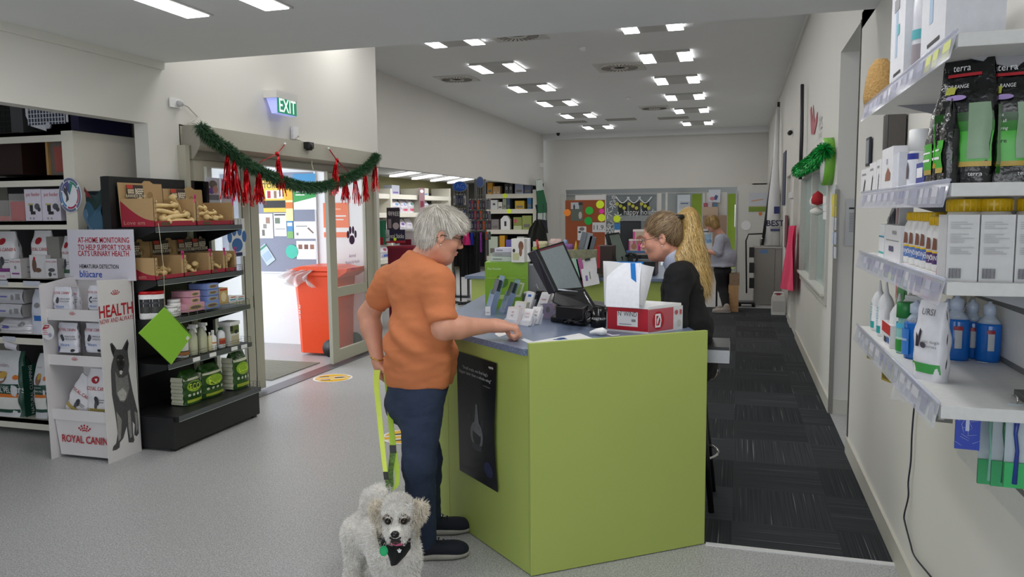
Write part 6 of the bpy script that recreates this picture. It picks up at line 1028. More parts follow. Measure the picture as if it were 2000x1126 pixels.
MB().box(xa_, xm, y, y + .4, .0, z - .03, mt('#8f8c86', .4, .3)).build('body', gc, bevel=.01); MB().box(xm + .001, .715, y + .02, y + .4, 0, z - .03, mt('#9a9591', .4, .3)).build('side_column', gc); MB().box(xa_ - .02, .715, y - .01, y + .42, z - .029, z, mt('#a9a7a2', .3, .5)).build('top', gc); MB().tube([(xa_ + .1, y + .2, z), (xa_ + .1, y + .2, z + .12), (xa_ + .13, y + .12, z + .13)], .012, CHROME, 6).build('tap', gc); p = AY(1492, 491, y - .003); MB().box(p.x - .06, p.x + .06, y - .004, y - .001, p.z - .03, p.z + .03, mt('#5f86b8', .5)).build('label', gc)
tr = thing('black_trolley', 'black metal trolley frame with wheels beside the grey cooler', 'trolley', (0, 0, 0)); q = [AY(x, y, 13.4) for x, y in ((1458, 572), (1457, 470), (1462, 457), (1490, 456))]; MB().tube(q, .014, BLACKM, 6).build('frame', tr)
for y_ in (492, 522, 552): c = AY(1467, y_, 13.42); MB().box(c.x - .03, c.x + .05, 13.41, 13.5, c.z - .09, c.z + .08, BLACKM).build('hook_block', tr)
c = AZ(1455, 578); MB().box(c.x - .12, c.x + .14, 13.2, 13.5, .05, .08, BLACKM).build('foot', tr)
for s_ in (-.1, .12): MB().lathe([(.03, -.015), (.03, .015)], BLACK, (c.x + s_, 13.25, .031), 12, axis='Y').build('wheel', tr)
bn_ = thing('banner_roll', 'white rolled banner reading BEST leaning in the far right corner', 'banner', (0, 0, 0)); A = AY(1508, 482, 13.7); B = AY(1520, 210, 14.6); B.x = min(B.x, .67); MB().tube([A, A.lerp(B, .3), A.lerp(B, .6), B], [.13, .10, .05, .03], mt('#d8d8d8', .5), 14).build('roll', bn_)
c = AY(1516, 436, 13.68); m = MB().text('BEST', mt('#23264a', .5), .12, (c.x - .02, 13.62, c.z), bold=.03).box(c.x - .09, c.x + .06, 13.63, 13.632, c.z - .13, c.z - .09, mt('#3a3f6a', .5)); m.build('lettering', bn_); c = AY(1519, 410, 13.68); m = MB(); m.box(c.x - .06, c.x + .03, 13.66, 13.662, c.z - .06, c.z + .06, mt('#2a2f6a', .5)); m.build('blue_mark', bn_)
q = [AY(x, y, Y) for x, y, Y in ((1521, 200, 15.0), (1519, 260, 14.7), (1507, 350, 14.2), (1489, 478, 13.65))]; tag(MB().tube(q, .025, BLACKM, 8).build('black_pole'), 'long black bent pole leaning from the ceiling to the grey cooler', 'pole')
p = AZ(1520, 615); jg = thing('water_jug', 'white plastic water container on the carpet by the right wall', 'jug', (p.x, p.y, 0), 0); s_h = p.z; MB().prism([(-.1, 0, .0), (.1, 0, 0), (.1, 0, .24), (.08, 0, .3), (-.08, 0, .3), (-.1, 0, .24)], (0, .18, 0), mt('#dcdcd8', .35)).box(-.09, .09, -.004, 0, .05, .22, mt('#c2c2be', .4)).build('body', jg, bevel=.012); MB().box(-.03, .03, .05, .1, .3, .325, mt('#8a2026', .5)).build('cap', jg); MB().tube([(-.08, .09, .28), (-.06, .09, .34), (.06, .09, .34), (.08, .09, .28)], .012, WHITE, 6).build('handle', jg)
cloth('hi_vis_vest', 'fluorescent pink cloth hanging on a hook on the right wall', 'garment', 'X', .645, ((1545, 442), (1543, 462), (1536, 500), (1524, 562), (1552, 440), (1551, 470), (1552, 520), (1550, 568)), '#ff4a78', .02, 2, None, .04)
# right wall decoration
ck = AX(1627, 312, .70); t = thing('wall_clock', 'thick lime green rimmed clock seen from the side on the right wall', 'clock', (.645, 6.72, ck.z), 0); R_ = .19; MB().lathe([(R_, 0), (R_, .075)], mt('#7cc142', .4), n=36, axis='X').build('rim', t); MB().lathe([(R_ * .9, -.003), (R_ * .9, 0)], WHITE, n=30, axis='X').box(-.006, -.003, -.005, .005, 0, .12, INK).box(-.006, -.003, -.08, 0, -.005, .005, INK).build('face', t)
tp_ = smooth_path([AX(x, y, .635) for x, y in ((1558, 332), (1573, 322), (1590, 312), (1602, 300), (1612, 290))]); tn = tufts('green_tinsel', tp_, 9000, .07, .0, [mt('#0f9a3a', .3, .5), mt('#1fbf55', .25, .6), mt('#0a6a28', .3, .5)], None, w=.004, seed=9); tag(tn, 'bright green tinsel garland above the window on the right wall', 'tinsel', kind='stuff')
lg = thing('wall_logo', 'red hand shaped sign with grey lettering high on the right wall', 'sign', (0, 0, 0)); m = MB()
def wp_(pts, c, X=.712): m.prism([AX(x, y, X) for x, y in pts], (.004, 0, 0), mt(c, .5))
wp_([(1582, 215), (1584, 208), (1586, 240), (1588, 205), (1590, 240), (1596, 218), (1595, 238), (1590, 262), (1584, 262)], '#b04a58'); m.build('red_hand', lg); MB().text('Vets', mt('#b9b6b4', .5), .22, AX(1601, 238, .711), (0, -1, 0), sx=.8).build('lettering', lg); m = MB().text('for pets', mt('#c2bfbc', .5), .09, AX(1600, 262, .711), (0, -1, 0)); m.build('lettering', lg)
q = [AX(x, y, .66) for x, y in ((1567, 165), (1566, 260), (1563, 350))]; tag(MB().tube(q, .02, mt('#2b2730', .5), 6).build('wall_pole'), 'dark narrow pole standing high against the right wall', 'pole')
p = AX(1543, 259, .68); t = thing('security_camera', 'small dark security camera on the right wall', 'camera', p, 0); MB().lathe([(.03, -.06), (.035, .05)], BLACKM, n=12, axis='Y').build('lens_body', t); MB().box(0, .04, -.01, .01, -.01, .05, WHITE).build('bracket', t)
for x0, y0, x1, y1, c, lab in ((1529, 298, 1534, 400, '#2b3354', 'narrow dark blue banner on the far right wall'), (1533, 420, 1537, 484, '#7a3a44', 'narrow maroon strip on the far right wall'), (1541, 375, 1549, 387, '#d9d9d9', 'small white dispenser sign on the far right wall')):
    a = AX(x0, (y0 + y1) / 2, .71); b = AX(x1, (y0 + y1) / 2, .71); z1_ = AX((x0 + x1) / 2, y0, .71).z; z0_ = AX((x0 + x1) / 2, y1, .71).z; tag(MB().box(.705, .718, b.y, a.y, z0_, z1_, mt(c, .5)).build('wall_banner'), lab, 'banner')
for k, (y0, y1, c, nm) in enumerate(((362, 380, '#c8cccf', 'white'), (380, 402, '#e3d43a', 'yellow'), (402, 424, '#e0c93a', 'second yellow'), (424, 450, '#cfd2d6', 'long white'), (452, 478, '#c2cbe0', 'pale blue'), (480, 505, '#cdd0d8', 'lowest white'))):
    a = AX(1626, y0, .715); b = AX(1633, y0, .715); z0_ = AX(1630, y1, .715).z; tag(MB().box(.712, .719, b.y, a.y, z0_ + .005, a.z, mt(c, .5)).build('wall_note'), nm + ' note in the vertical strip of notes beside the doorway on the right wall', 'note', 'strip of notes by the doorway')
for y0, y1, nm in ((383, 398, 'upper'), (399, 412, 'middle'), (413, 428, 'lower')):
    a = AX(1608, y0, .70); b = AX(1614, y0, .70); z0_ = AX(1611, y1, .70).z; tag(MB().box(.698, .701, b.y, a.y, z0_, a.z, WHITE).build('window_note'), nm + ' white note on the right hand window', 'note', 'white notes on the right hand window')
p = AX(1597, 390, .67); sa = thing('santa_toy', 'small red and white santa toy on the right hand window', 'toy', p, 0); MB().lathe([(.001, -.05), (.05, -.03), (.055, 0), (.04, .05), (.001, .08)], mt('#b3202a', .8), n=12).build('hat', sa); MB().lathe([(.001, -.06), (.05, -.04), (.06, 0), (.04, .04), (.001, .06)], mt('#e4e2dc', .9), (0, .13, -.01), 12).lathe([(.001, -.05), (.06, -.03), (.06, .0), (.001, .03)], mt('#e4e2dc', .9), (0, .02, -.09), 12).build('beard', sa)
sheet('door_notice', 'white notice pinned in the doorway recess of the right wall', 'poster', 'Y', 6.38, 1650, 388, 1673, 480, mt('#c2c3c4', .6), [('r', .25, .78, .8, .82, INK)] + [('r', .3, .3 + .035 * k, .75, .315 + .035 * k, GREYT) for k in range(12)])
# ================================================================ shelves on the near right wall
SXF = .42; ZS = (1.955, 1.652, 1.445, 1.18); YN, YF = 1.80, 2.99
rs = thing('wall_shelving', 'white wall shelving with clear price rails on the near right wall', 'shelving', (0, 0, 0)); SW = mt('#d6d6d4', .45)
RAIL = mt('#d9dcee', .08, alpha=.45, kind='clear_rail', coat=.5)
for k, z in enumerate(ZS):
    s_ = MB().box(SXF + .004, XR, YN, YF, z - .028, z, SW); so = s_.build('shelf', rs, bevel=.002); hh = .05
    r_ = MB().prism([(SXF, YN, z + .006), (SXF + .002, YN, z + .006), (SXF - .010, YN, z - hh), (SXF - .012, YN, z - hh)], (0, YF - YN, 0), RAIL); rg = random.Random(k)
    r_.tube([(SXF, YN, z + .006), (SXF, YF, z + .006)], .004, RAIL, 6); r_.build('price_rail', rs); y = YN + .02; m = None
    while y < YF - .1: w_ = rg.uniform(.03, .07); MB().prism([(SXF - .0035, y, z - .006), (SXF - .0085, y, z - .042), (SXF - .0085, y + w_, z - .042), (SXF - .0035, y + w_, z - .006)], (-.0006, 0, 0), mt(rg.choice(('#9d9eb4', '#b4b5c6', '#8c8da8', '#c6c6d0')) if not (k == 0 and y < 2.0) else '#c9cf6a', .4)).build('price_ticket', rs); y += w_ + rg.uniform(.01, .05)
    for y in (YN + .14, YF - .25): MB().prism([(XR, y, z - .028), (SXF + .06, y, z - .028), (XR, y, z - .10)], (0, .006, 0), mt('#8f9094', .5)).build('bracket', rs)
m = MB().box(.70, XR, 1.2, 2.75, .80, 1.95, SW)
for k in range(7): m.box(.6985, .7005, 1.2, 2.75, .88 + k * .15, .895 + k * .15, mt('#6a6b6c', .6))
m.build('slatwall_panel', rs)
def rx(x0, x1, yb, yt, z, X=.44): s = spot('X', X, x0, x1, yb, yt); s['h'] += s['loc'].z - z; s['loc'].z = z; return s
def ry_(x0, x1, yb, yt, z, Y=1.84): s = spot('Y', Y, x0, x1, yb, yt); s['h'] += s['loc'].z - z; s['loc'].z = z; return s
# top shelf
z = ZS[0]
s = rx(1690, 1733, 185, 105, z, .46); w = .10; t = thing('wicker_basket', 'brown woven wicker roll on the top right shelf', 'basket', s['loc'] + Vector((.015, 0, .0)), s['rz']); MB().lathe([(.05, 0), (.056, .04), (.05, .09), (.04, .14), (.02, .17)], mt('#a88550', .9, amt=.2, scale=120, bump=.8), n=20).build('weave', t)
for k, (x0, x1, nm, tx) in enumerate(((1738, 1764, 'left', ''), (1797, 1843, 'right', 'SALMOPET'))):
    s = rx(x0, x1, 140 if k == 0 else 122, -60, z, .44); w = s['w']; g = [('r', .35, .3, .5, .8, mt('#9db4cc', .5)), ('r', .3, .12, .8, .15, INK), ('r', .5, .5, .65, .6, mt('#5aa8b0', .5))]
    m = carton(MB(), w, .12, .30, mt('#cfd0d6', .4), g); (m.text(tx, INK, .028, (w * .1, -.002, .21), (0, 0, -1), (1, 0, 0)) if tx else None); m.box(-w * .25, w * .1, -.0015, -.001, .225, .26, GREYT) if k == 0 else None; item('tall_white_box', 'tall white box on the top right shelf, %s one' % nm, 'box', s, m, 'tall white boxes on the top right shelf')
s = rx(1768, 1792, 130, -40, z, .45); item('clear_tube', 'clear plastic tube with a small animal picture between the tall white boxes', 'tube', s, jar_mb(.055, .26, mt('#e3e3ea', .15, alpha=.6, kind='clear_plastic'), WHITE, .08, [(.1, .35, mt('#8a8288', .5)), (.4, .5, mt('#4fa0a8', .5))]))
# second shelf
z = ZS[1]
for x0, x1, yt, nm, g in ((1681, 1697, 330, 'first', 0), (1697, 1710, 318, 'second', 0), (1711, 1720, 312, 'third', 0)):
    s = rx(x0, x1, 370, yt, z, .44); item('small_white_carton', 'small white carton with a dog drawing, %s from the left on the second right shelf' % nm, 'box', s, carton(MB(), s['w'], .06, s['h'], mt('#e0dfe2', .4), [('p', [(.3, .1), (.45, .1), (.6, .5), (.5, .6)], INK), ('r', .15, .75, .6, .82, GREYT)]), 'small white cartons on the second right shelf')
s = rx(1721, 1742, 366, 290, z, .44); item('or_carton', 'white carton reading OR with a brown dog on the second right shelf', 'box', s, carton(MB(), s['w'], .07, s['h'], mt('#e0dfe3', .4), [('t', .5, .68, .022, 'OR', mt('#3a4a8a'), .9), ('p', [(.35, .25), (.8, .25), (.85, .4), (.6, .55), (.4, .4)], mt('#8a5a44'))]))
for k, (x0, x1, yt, nm) in enumerate(((1756, 1788, 232, 'front'), (1788, 1800, 232, 'rear'))):
    s = rx(x0, x1, 362, yt, z, .45 + .03 * k); w = .058; m = bottle_mb(w, .165, WHITE, WHITE, [(.0, .55, mt('#dddfe8', .4), 0), (.50, .60, mt('#26308a', .4), 1)], neck=.92, capw=.9, cap_h=.35)
    m.poly([Vector((x, -.0012, y)) for x, y in ((-.012, .03), (.012, .03), (.014, .06), (.004, .078), (-.01, .06))], mt('#5a4652', .5)); item('spray_can', nm + ' white aerosol can with a blue band on the second right shelf', 'spray can', s, m, 'white aerosol cans')
s = rx(1743, 1754, 366, 300, z, .45); item('slim_box', 'slim white box between the OR carton and the aerosol cans', 'box', s, carton(MB(), s['w'], .05, s['h'], mt('#d0d2da', .4)))
s = rx(1788, 1804, 365, 300, z, .43); item('blue_box', 'small blue and white box in front of the rear aerosol can', 'box', s, carton(MB(), s['w'], .05, .06, mt('#39469a', .4), [('r', .1, .4, .8, .8, WHITE)]))
BK = mt('#0d0e0f', .2, coat=.4, scale=28, bump=1.0); GN = mt('#3fae2a', .3)
for k, (x0, x1, yt, nm) in enumerate(((1800, 1818, 190, 'left'), (1818, 1838, 178, 'right'))):
    s = rx(x0, x1, 352, yt, z, .43); item('slim_pouch', 'slim black and green pouch, %s of two on the second right shelf' % nm, 'pet food pouch', s, bag(MB(), max(.05, s['w']), .04, .19, BK, [('r', .1, .2, .9, .52, GN), ('r', .1, .14, .9, .2, mt('#b8a04a')), ('r', .2, .3, .8, .33, WHITE), ('r', .2, .4, .8, .42, WHITE)], top=.55, seed=50 + k), 'slim black and green pouches')
def terra(label, s, w, h, d=.09, seed=1, tilt=0):
    g = [('r', .03, .18, .97, .42, GN), ('r', .03, .42, .97, .5, mt('#2a7a1e', .3)), ('r', .03, .5, .97, .57, mt('#1c4a16', .3)), ('r', .03, .14, .97, .18, mt('#b89a3a', .3)), ('t', .3, .55, .009, 'pieces', WHITE), ('t', .3, .50, .009, 'ideal for all', WHITE, .8), ('t', .32, .44, .009, '& flavouring', WHITE, .8), ('t', .3, .34, .012, '1.5 Litre', INK), ('r', .15, .86, .8, .885, mt('#b0202a')), ('t', .42, .93, .02, 'terra', WHITE, 1), ('t', .35, .78, .011, 'TOP RANGE', WHITE, .8), ('r', .62, .2, .95, .64, mt('#7f9a7c', .35)), ('r', .3, .0, .31, .14, GREYT), ('e', .4, .69, .16, .022, mt('#a890c8')), ('r', .2, .72, .35, .78, mt('#b8b84a')), ('t', .78, .08, .012, 'terra', WHITE)]
    m = bag(MB(), w, d, h, BK, g, top=.8, seed=seed); m.quad((w / 2 + .008, .01, .15 * h), (w / 2 + .008, d * .85, .15 * h), (w / 2 + .004, d * .7, .62 * h), (w / 2 + .004, .015, .62 * h), mt('#8fa48a', .35)); m.quad((w / 2 + .007, .008, .08 * h), (w / 2 + .007, d * .9, .08 * h), (w / 2 + .007, d * .9, .15 * h), (w / 2 + .007, .008, .15 * h), mt('#2c8a20', .3))
    return item('black_food_bag', label, 'pet food bag', s, m, 'large black and green bags')
s = rx(1832, 1905, 352, 80, z, .435); s['loc'] = Vector((AY(1868, 346, 1.95).x, 1.93, z)); s['rz'] = -.55; terra('black and green pet food bag, front one on the second right shelf', s, .125, .275, .07, 3)
s['loc'] = Vector((AY(1957, 342, 1.95).x, 1.92, z)); s['rz'] = -.3; terra('black and green pet food bag, rear one at the right edge of the second shelf', s, .12, .27, .07, 4)
p = AX(1694, 300, .70); tag(MB().box(0, .012, -.06, .06, -.07, .09, mt('#1f2236', .4)).box(-.001, 0, -.045, .045, -.055, .075, mt('#9fa3a8', .5)).build('wall_picture', loc=p), 'small dark framed picture on the wall behind the second right shelf', 'picture frame')
p = AX(1730, 258, .64); tag(MB().box(0, .07, -.07, .07, -.08, .08, mt('#4a4643', .5)).box(-.002, 0, -.065, 0, -.075, .075, BLACK).build('speaker_box', loc=p), 'grey and black box on the wall behind the second right shelf', 'speaker')
#, 'teal edged carton behind the aerosol cans', 'box', s, carton(MB(), .04, .05, .15, mt('#4fb0a0', .5)))
# third shelf
z = ZS[2]
for x0, x1, yb, yt, nm, c, gg in ((1716, 1726, 490, 432, 'narrow white carton with a teal stripe', '#dfe0e3', [('r', 0, .1, 1, .16, mt('#3fb0a8')), ('r', 0, .6, 1, .65, mt('#3a8ab0'))]), (1727, 1758, 494, 428, 'wide white carton with small text blocks', '#d8d8dc', [('r', .1, .55, .9, .58, GREYT), ('r', .3, .25, .6, .4, mt('#4a4a6a')), ('r', .5, .75, .75, .85, GREYT)])):
    s = rx(x0, x1, yb, yt, z, .45); s['h'] = .105; item('ointment_carton', nm + ' on the third right shelf', 'box', s, carton(MB(), s['w'], .05, s['h'], mt(c, .4), gg))
s = rx(1722, 1744, 430, 392, z, .49); item('dark_pouch', 'dark grey pouch standing behind the cartons on the third right shelf', 'pouch', s, bag(MB(), .06, .04, .16, mt('#3c3f44', .3), [('r', .2, .7, .8, .8, GREYT)], seed=61)); s = rx(1746, 1760, 430, 392, z, .50); item('pink_pack', 'pale pack with pink stripes behind the cartons on the third right shelf', 'packet', s, carton(MB(), .06, .04, .16, mt('#dcdcde', .4), [('r', .2, 0, .35, 1, mt('#d88a90')), ('r', .6, 0, .7, 1, mt('#c8606a'))]))
YC = mt('#e0b81c', .35)
def pill(label, loc, w, h, band, grp, lid=YC, flip=False):
    m = MB(); r = w / 2; m.lathe([(r * .95, 0), (r, .006), (r, h * .72), (r * .8, h * .82), (r * .78, h * .84)], mt('#e4e3e2', .3), (0, r, 0), 24); m.lathe([(r * .84, h * .84), (r * .86, h * .99), (r * .8, h)], lid, (0, r, 0), 28)
    for k in range(20): a = 2 * PI * k / 20; m.box(r * .85, r * .875, -.002, .002, h * .85, h * .98, lid, Matrix.Translation((0, r, 0)) @ Matrix.Rotation(a, 4, 'Z'))
    wrap(m, r + .0008, h * .14, h * .34, -2, 2, mt(band, .4), r); wrap(m, r + .0012, h * .34, h * .37, -2, 2, YC, r); m.poly([Vector((x, -.002, y)) for x, y in ((-.008, h * .4), (.01, h * .4), (.008, h * .6), (-.004, h * .62))], mt('#7a4a38', .5)); m.text('JOINT', WHITE, 1, fn=lambda x, y: Vector((x * .014, -.0016, h * .25 + y * .014)))
    o = m.build('supplement_bottle', loc=loc, rz=-PI / 2 + .35); return tag(o, label, 'bottle', grp)
for k, (px, yb, c) in enumerate(((1768, 494, '#5a7ab8'), (1778, 499, '#5a7ab8'), (1790, 503, '#4a6ab0'), (1800, 508, '#4a6ab0'), (1812, 513, '#4a2a6a'), (1824, 518, '#4a2a6a'))):
    p = AX(px, yb, .46); pill('white bottle with a yellow cap, %s from the left on the third right shelf' % nmz[k], (.46, p.y, z), .062, .145 if k < 4 else .135, c, 'yellow capped bottles')
for k, (px, c) in enumerate(((1832, '#c8408a'), (1840, '#3a86b8'), (1846, '#3a86b8'))):
    s = rx(px - 4, px + 3, 524, 440, z, .435); item('treat_carton', 'narrow white carton with a %s base, %s in the row beside the big boxes' % (('pink', 'blue', 'bright blue')[k], ('first', 'second', 'third')[k]), 'box', s, carton(MB(), .022, .05, .09, mt('#dfe0e2', .4), [('r', 0, 0, 1, .22, mt(c, .5)), ('e', .5, .55, .3, .12, mt('#7a5a44', .5))]), 'narrow white cartons')
for k, (x0, x1) in enumerate(((1847, 1909), (1912, 1979), (1982, 2052))):
    s = ry_(x0, x1, 526, 419, z, 1.825); w, h = s['w'], s['h']; g = [('r', .1, .88 - .03 * q - .06 * (q > 3) - .05 * (q > 8), .1 + .75 * (.7 + .3 * math.sin(q * 2.3)), .895 - .03 * q - .06 * (q > 3) - .05 * (q > 8), mt('#b5b5b8', .5)) for q in range(13)] + [('r', .08 + .035 * q, .05, .08 + .035 * q + (.02 if q % 3 else .03), .2, mt('#6a6a72', .5)) for q in range(11)]
    item('white_supplement_box', 'large white carton with a barcode, %s of three on the third right shelf' % ('left', 'middle', 'right')[k], 'box', s, carton(MB(), w, .075, h, mt('#d0d0d0', .45), g, gl=[('r', 0, 0, 1, 1, mt('#c3c3c6', .5))]), 'large white supplement cartons')
for k, px in enumerate((1835, 1890, 1965)): p = AY(px, 420, 1.99); pill('wide white tub with a yellow lid behind the large white cartons, %s of three' % ('left', 'middle', 'right')[k], (p.x, 1.93, z), .085, .175, '#d8d8d8', 'yellow lidded tubs behind the cartons')
# lowest shelf
z = ZS[3]; WP = mt('#dcdcde', .3)
for k, (px, yb, h, lab) in enumerate(((1702, 640, .175, 'rear white nozzle bottle with teal writing'), (1714, 646, .18, 'front white nozzle bottle with teal writing'), (1738, 652, .165, 'plain white nozzle bottle behind the red box'), (1752, 600, .15, 'clear nozzle bottle at the back'))):
    p = AX(px, yb, .45 + (.1 if k == 3 else .0)); p.y = min(p.y, 2.9); w = .05; r = w / 2; m = MB(); m.lathe([(r * .9, 0), (r, .008), (r, h * .62), (r * .7, h * .72), (r * .4, h * .78), (r * .32, h * .8), (r * .1, h)], WP, (0, r, 0), 20)
    if k < 2: wrap(m, r + .001, .01, h * .5, -1.2, 1.0, mt('#e8e8ea', .4), r); wrap(m, r + .0015, .012, h * .2, -.8, .5, mt('#1f9a98', .4), r); m.text('TrizEDTA', mt('#2a9ab0', .4), 1, fn=lambda x, y: Vector((-.004 + y * .016, -.002, h * .36 + x * .016)))
    tag(m.build('nozzle_bottle', loc=(p.x, p.y, z), rz=-PI / 2 + .3), lab + ' on the lowest right shelf', 'bottle', 'white nozzle bottles')
s = rx(1721, 1739, 662, 612, z, .445); item('red_white_box', 'small white box with a red top on the lowest right shelf', 'box', s, carton(MB(), s['w'] * .9, .045, .07, mt('#dad8da', .4), [('r', 0, .55, 1, 1, mt('#c0202a', .4)), ('r', .3, .15, .6, .4, INK), ('r', .65, .2, .9, .45, mt('#3a6ab8'))]))
s = rx(1741, 1758, 672, 600, z, .45); item('green_lidded_tube', 'clear teal tube with a crumpled green lid on the lowest right shelf', 'bottle', s, bottle_mb(.05, .15, mt('#8fc8c0', .2, alpha=.8, kind='teal_plastic'), mt('#1f7a3a', .4), [(.05, .3, mt('#2f8a3a', .4), 0), (.5, .6, mt('#4fb0d0', .4), 0)], capw=.95, neck=.8, cap_h=.3))
s = rx(1745, 1760, 600, 560, z, .6); item('green_pouch', 'dark green pouch at the back of the lowest right shelf', 'pouch', s, bag(MB(), .08, .03, .16, mt('#3f7a4a', .4), seed=71)); s = rx(1742, 1765, 600, 545, z, .62); item('pale_pack', 'pale pink pack hanging at the back above the lowest right shelf', 'packet', s, carton(MB(), .12, .02, .2, mt('#c9b9b9', .5), [('r', .1, .3, .25, .8, mt('#c86a6a'))]))
BLQ = mt('#1668c0', .12, amt=.05, scale=8); TOPC = mt('#c8d6e8', .15, alpha=.7, kind='clear_plastic')
def blue_b(label, loc, w, h, lab=True, rz=-PI / 2 + .5, g=True, sq=1.0):
    t = thing('blue_bottle', label, 'bottle', loc, rz, 'blue liquid bottles'); r = w / 2
    MB().lathe([(r * .92, 0), (r, .008), (r, h * .60), (r * .95, h * .64)], BLQ, (0, r, 0), 24, sy=.8).build('liquid', t); MB().lathe([(r * .96, h * .64), (r * .6, h * .72), (r * .42, h * .76), (r * .42, h * .80)], TOPC, (0, r, 0), 20, sy=.8).build('shoulder', t); MB().lathe([(r * .5, h * .78), (r * .5, h * .93), (r * .2, h * .96), (r * .15, h)], mt('#c4d0e4', .25), (0, r, 0), 16).build('cap', t)
    m = MB(); m.box(-r * .5, r * .3, r * .2 - .002, r * .2 - .0015, 0, 0.001, WHITE)
    if lab: wrap(m, r + .001, h * .2, h * .5, .25, .75, mt('#b9bcc0', .4), r * .8 + r * .2); wrap(m, r + .0012, h * .48, h * .54, .15, .8, mt('#9a2a3a', .4), r)
    else: wrap(m, r + .001, h * .08, h * .52, -.9, .4, mt('#3a7ac8', .3), r); m.text('aquadent', WHITE, 1, fn=lambda x, y: Vector((-.012 + x * .011, -.003, h * .34 + y * .011)))
    m.build('label', t); return t
for lab, px, yb, X, w, h, lb in (('blue mouthwash bottle beside the white pouch, nearest the rail', 1766, 690, .455, .066, .165, False), ('blue bottle half hidden behind the white pouch', 1840, 690, .56, .06, .165, True), ('blue bottle right behind the white pouch', 1856, 695, .57, .07, .18, True), ('blue bottle with a red label, second from the right', 1888, 686, .62, .062, .165, True), ('blue bottle with a red label at the right end', 1922, 686, .65, .062, .165, True)):
    p = AX(px, yb, X); blue_b(lab + ' on the lowest right shelf', (p.x, p.y, z), w, h, lb, -.55 if lb else -1.1)
A = AZ(1783, 738, z); s = dict(loc=A + Vector((.018, -.02, 0)), rz=-.95); w, h = .085, .195; m = bag(MB(), w, .05, h, mt('#d9d9df', .35), [('r', .02, .1, .98, .22, mt('#3f9a4a', .4)), ('t', .5, .86, .02, 'URSI', mt('#55555f', .5)), ('p', [(.2, .42), (.3, .42), (.42, .62), (.34, .66), (.3, .55), (.22, .6)], mt('#2a2130', .5)), ('e', .45, .45, .1, .04, mt('#4a4250', .5)), ('t', .7, .5, .01, 'cats dogs', GREYT), ('t', .72, .44, .01, 'horses', GREYT)], top=.9, seed=81, gl=[('t', .5, .72, .018, 'URSI', GREYT)]); item('white_pouch', 'white pouch with a green band and dark animal drawing on the lowest right shelf', 'pet food pouch', s, m)
p = AX(1786, 600, .50); tag(carton(MB(), .075, .03, .165, mt('#cfd0d4', .4), [('r', .2, .1, .8, .2, GREYT)]).build('white_carton', loc=(.50, p.y, z), rz=-1.0), 'white carton standing behind the white pouch on the lowest right shelf', 'box')
for k, (x, y) in enumerate(((AX(1842, 640, .64).x, AX(1842, 640, .64).y), (.66, AX(1872, 640, .66).y))): tag(carton(MB(Matrix.Rotation(.35, 4, 'Y')), .04, .03, .20, mt('#b8b5aa', .5), [('t', .5, .6, .02, '3', INK)]).build('leaning_carton', loc=(x, y, z + .012), rz=-.2), 'long pale carton leaning at the back of the lowest right shelf, %s one' % ('left', 'right')[k], 'box', 'leaning pale cartons')
m = MB().box(0, .12, 0, .10, 0, .006, mt('#9a9a94', .4)).box(.004, .116, .004, .096, .006, .02, mt('#3a3c3a', .4)).box(.02, .11, .0, .004, .0, .02, mt('#b0714a', .5)); tag(m.build('flat_tray', loc=(.59, 1.82, z), rz=.0), 'dark flat pack lying at the right end of the lowest right shelf', 'packet')
# goods hanging under the lowest shelf
def hang(label, px, yt, yb, X, w, mk, cat='packet', nm='hanging_pack', grp=None, rz=-.6):
    p = AX(px, yt, X); q = AX(px, yb, X); h = p.z - q.z; m = MB(); mk(m, w, h); m.tube([(0, .01, 0), (0, .01, .012), (0, .03, .014)], .002, CHROME, 5); o = m.build(nm, loc=(p.x, p.y, p.z), rz=rz); return tag(o, label, cat, grp)
def gold(m, w, h): m.box(-w / 2, w / 2, 0, .012, -h, 0, mt('#a08a3a', .35)).box(-w * .4, w * .4, -.001, 0, -h * .9, -h * .6, mt('#6a5a2a', .4))
def clearp(m, w, h): m.grid(lambda u, v: Vector((-w / 2 + w * u, .01 * math.sin(u * 9 + v * 5), -h * v)), 8, 8, mt('#e4e6ea', .1, alpha=.35, kind='clear_film')).box(-w * .4, w * .4, .002, .01, -h * .3, -.002, mt('#c8c4b0', .4))
hang('gold hanging pack, left one under the lowest right shelf', 1700, 674, 702, .445, .04, gold, grp='gold packs under the shelf', rz=-1.2); hang('gold hanging pack, right one under the lowest right shelf', 1732, 700, 746, .445, .05, gold, grp='gold packs under the shelf', rz=-1.2); hang('crumpled clear plastic pack hanging under the lowest right shelf', 1762, 730, 785, .45, .05, clearp)
def yel(m, w, h): m.box(-w / 2, w / 2, 0, .015, -h, 0, mt('#b8a02a', .35)).box(-w * .3, w * .3, -.001, 0, -h * .7, -h * .3, mt('#c87a2a', .4))
hang('yellow pack hanging under the near end of the lowest right shelf', 1858, 778, 815, .50, .07, yel, rz=-.2); hang('small photo card hanging left of the yellow pack', 1845, 800, 826, .47, .035, lambda m, w, h: m.box(-w / 2, w / 2, 0, .003, -h, 0, mt('#4a4a44', .4)).box(-w * .35, 0, -.001, 0, -h * .8, -h * .2, mt('#8a8a84', .4)), 'card', rz=-.2)
def bpat(m, w, h):
    m.box(-w / 2, w / 2, 0, .008, -h, 0, mt('#2340b0', .35)); rg = random.Random(3)
    for k in range(22): x0, z0, a = rg.uniform(-w * .45, w * .3), rg.uniform(-h * .95, -.01), rg.uniform(0, 3.1); x1, z1 = max(-w / 2, min(w / 2, x0 + .02 * math.cos(a))), max(-h, min(0, z0 + .02 * math.sin(a))); m.tube([(x0, -.0004, z0), (x1, -.0004, z1)], .0005, mt('#b8c4f0', .4), 4)
    m.box(-w * .1, w * .05, -.002, 0, -h * .6, 0, mt('#c4cce8', .3))
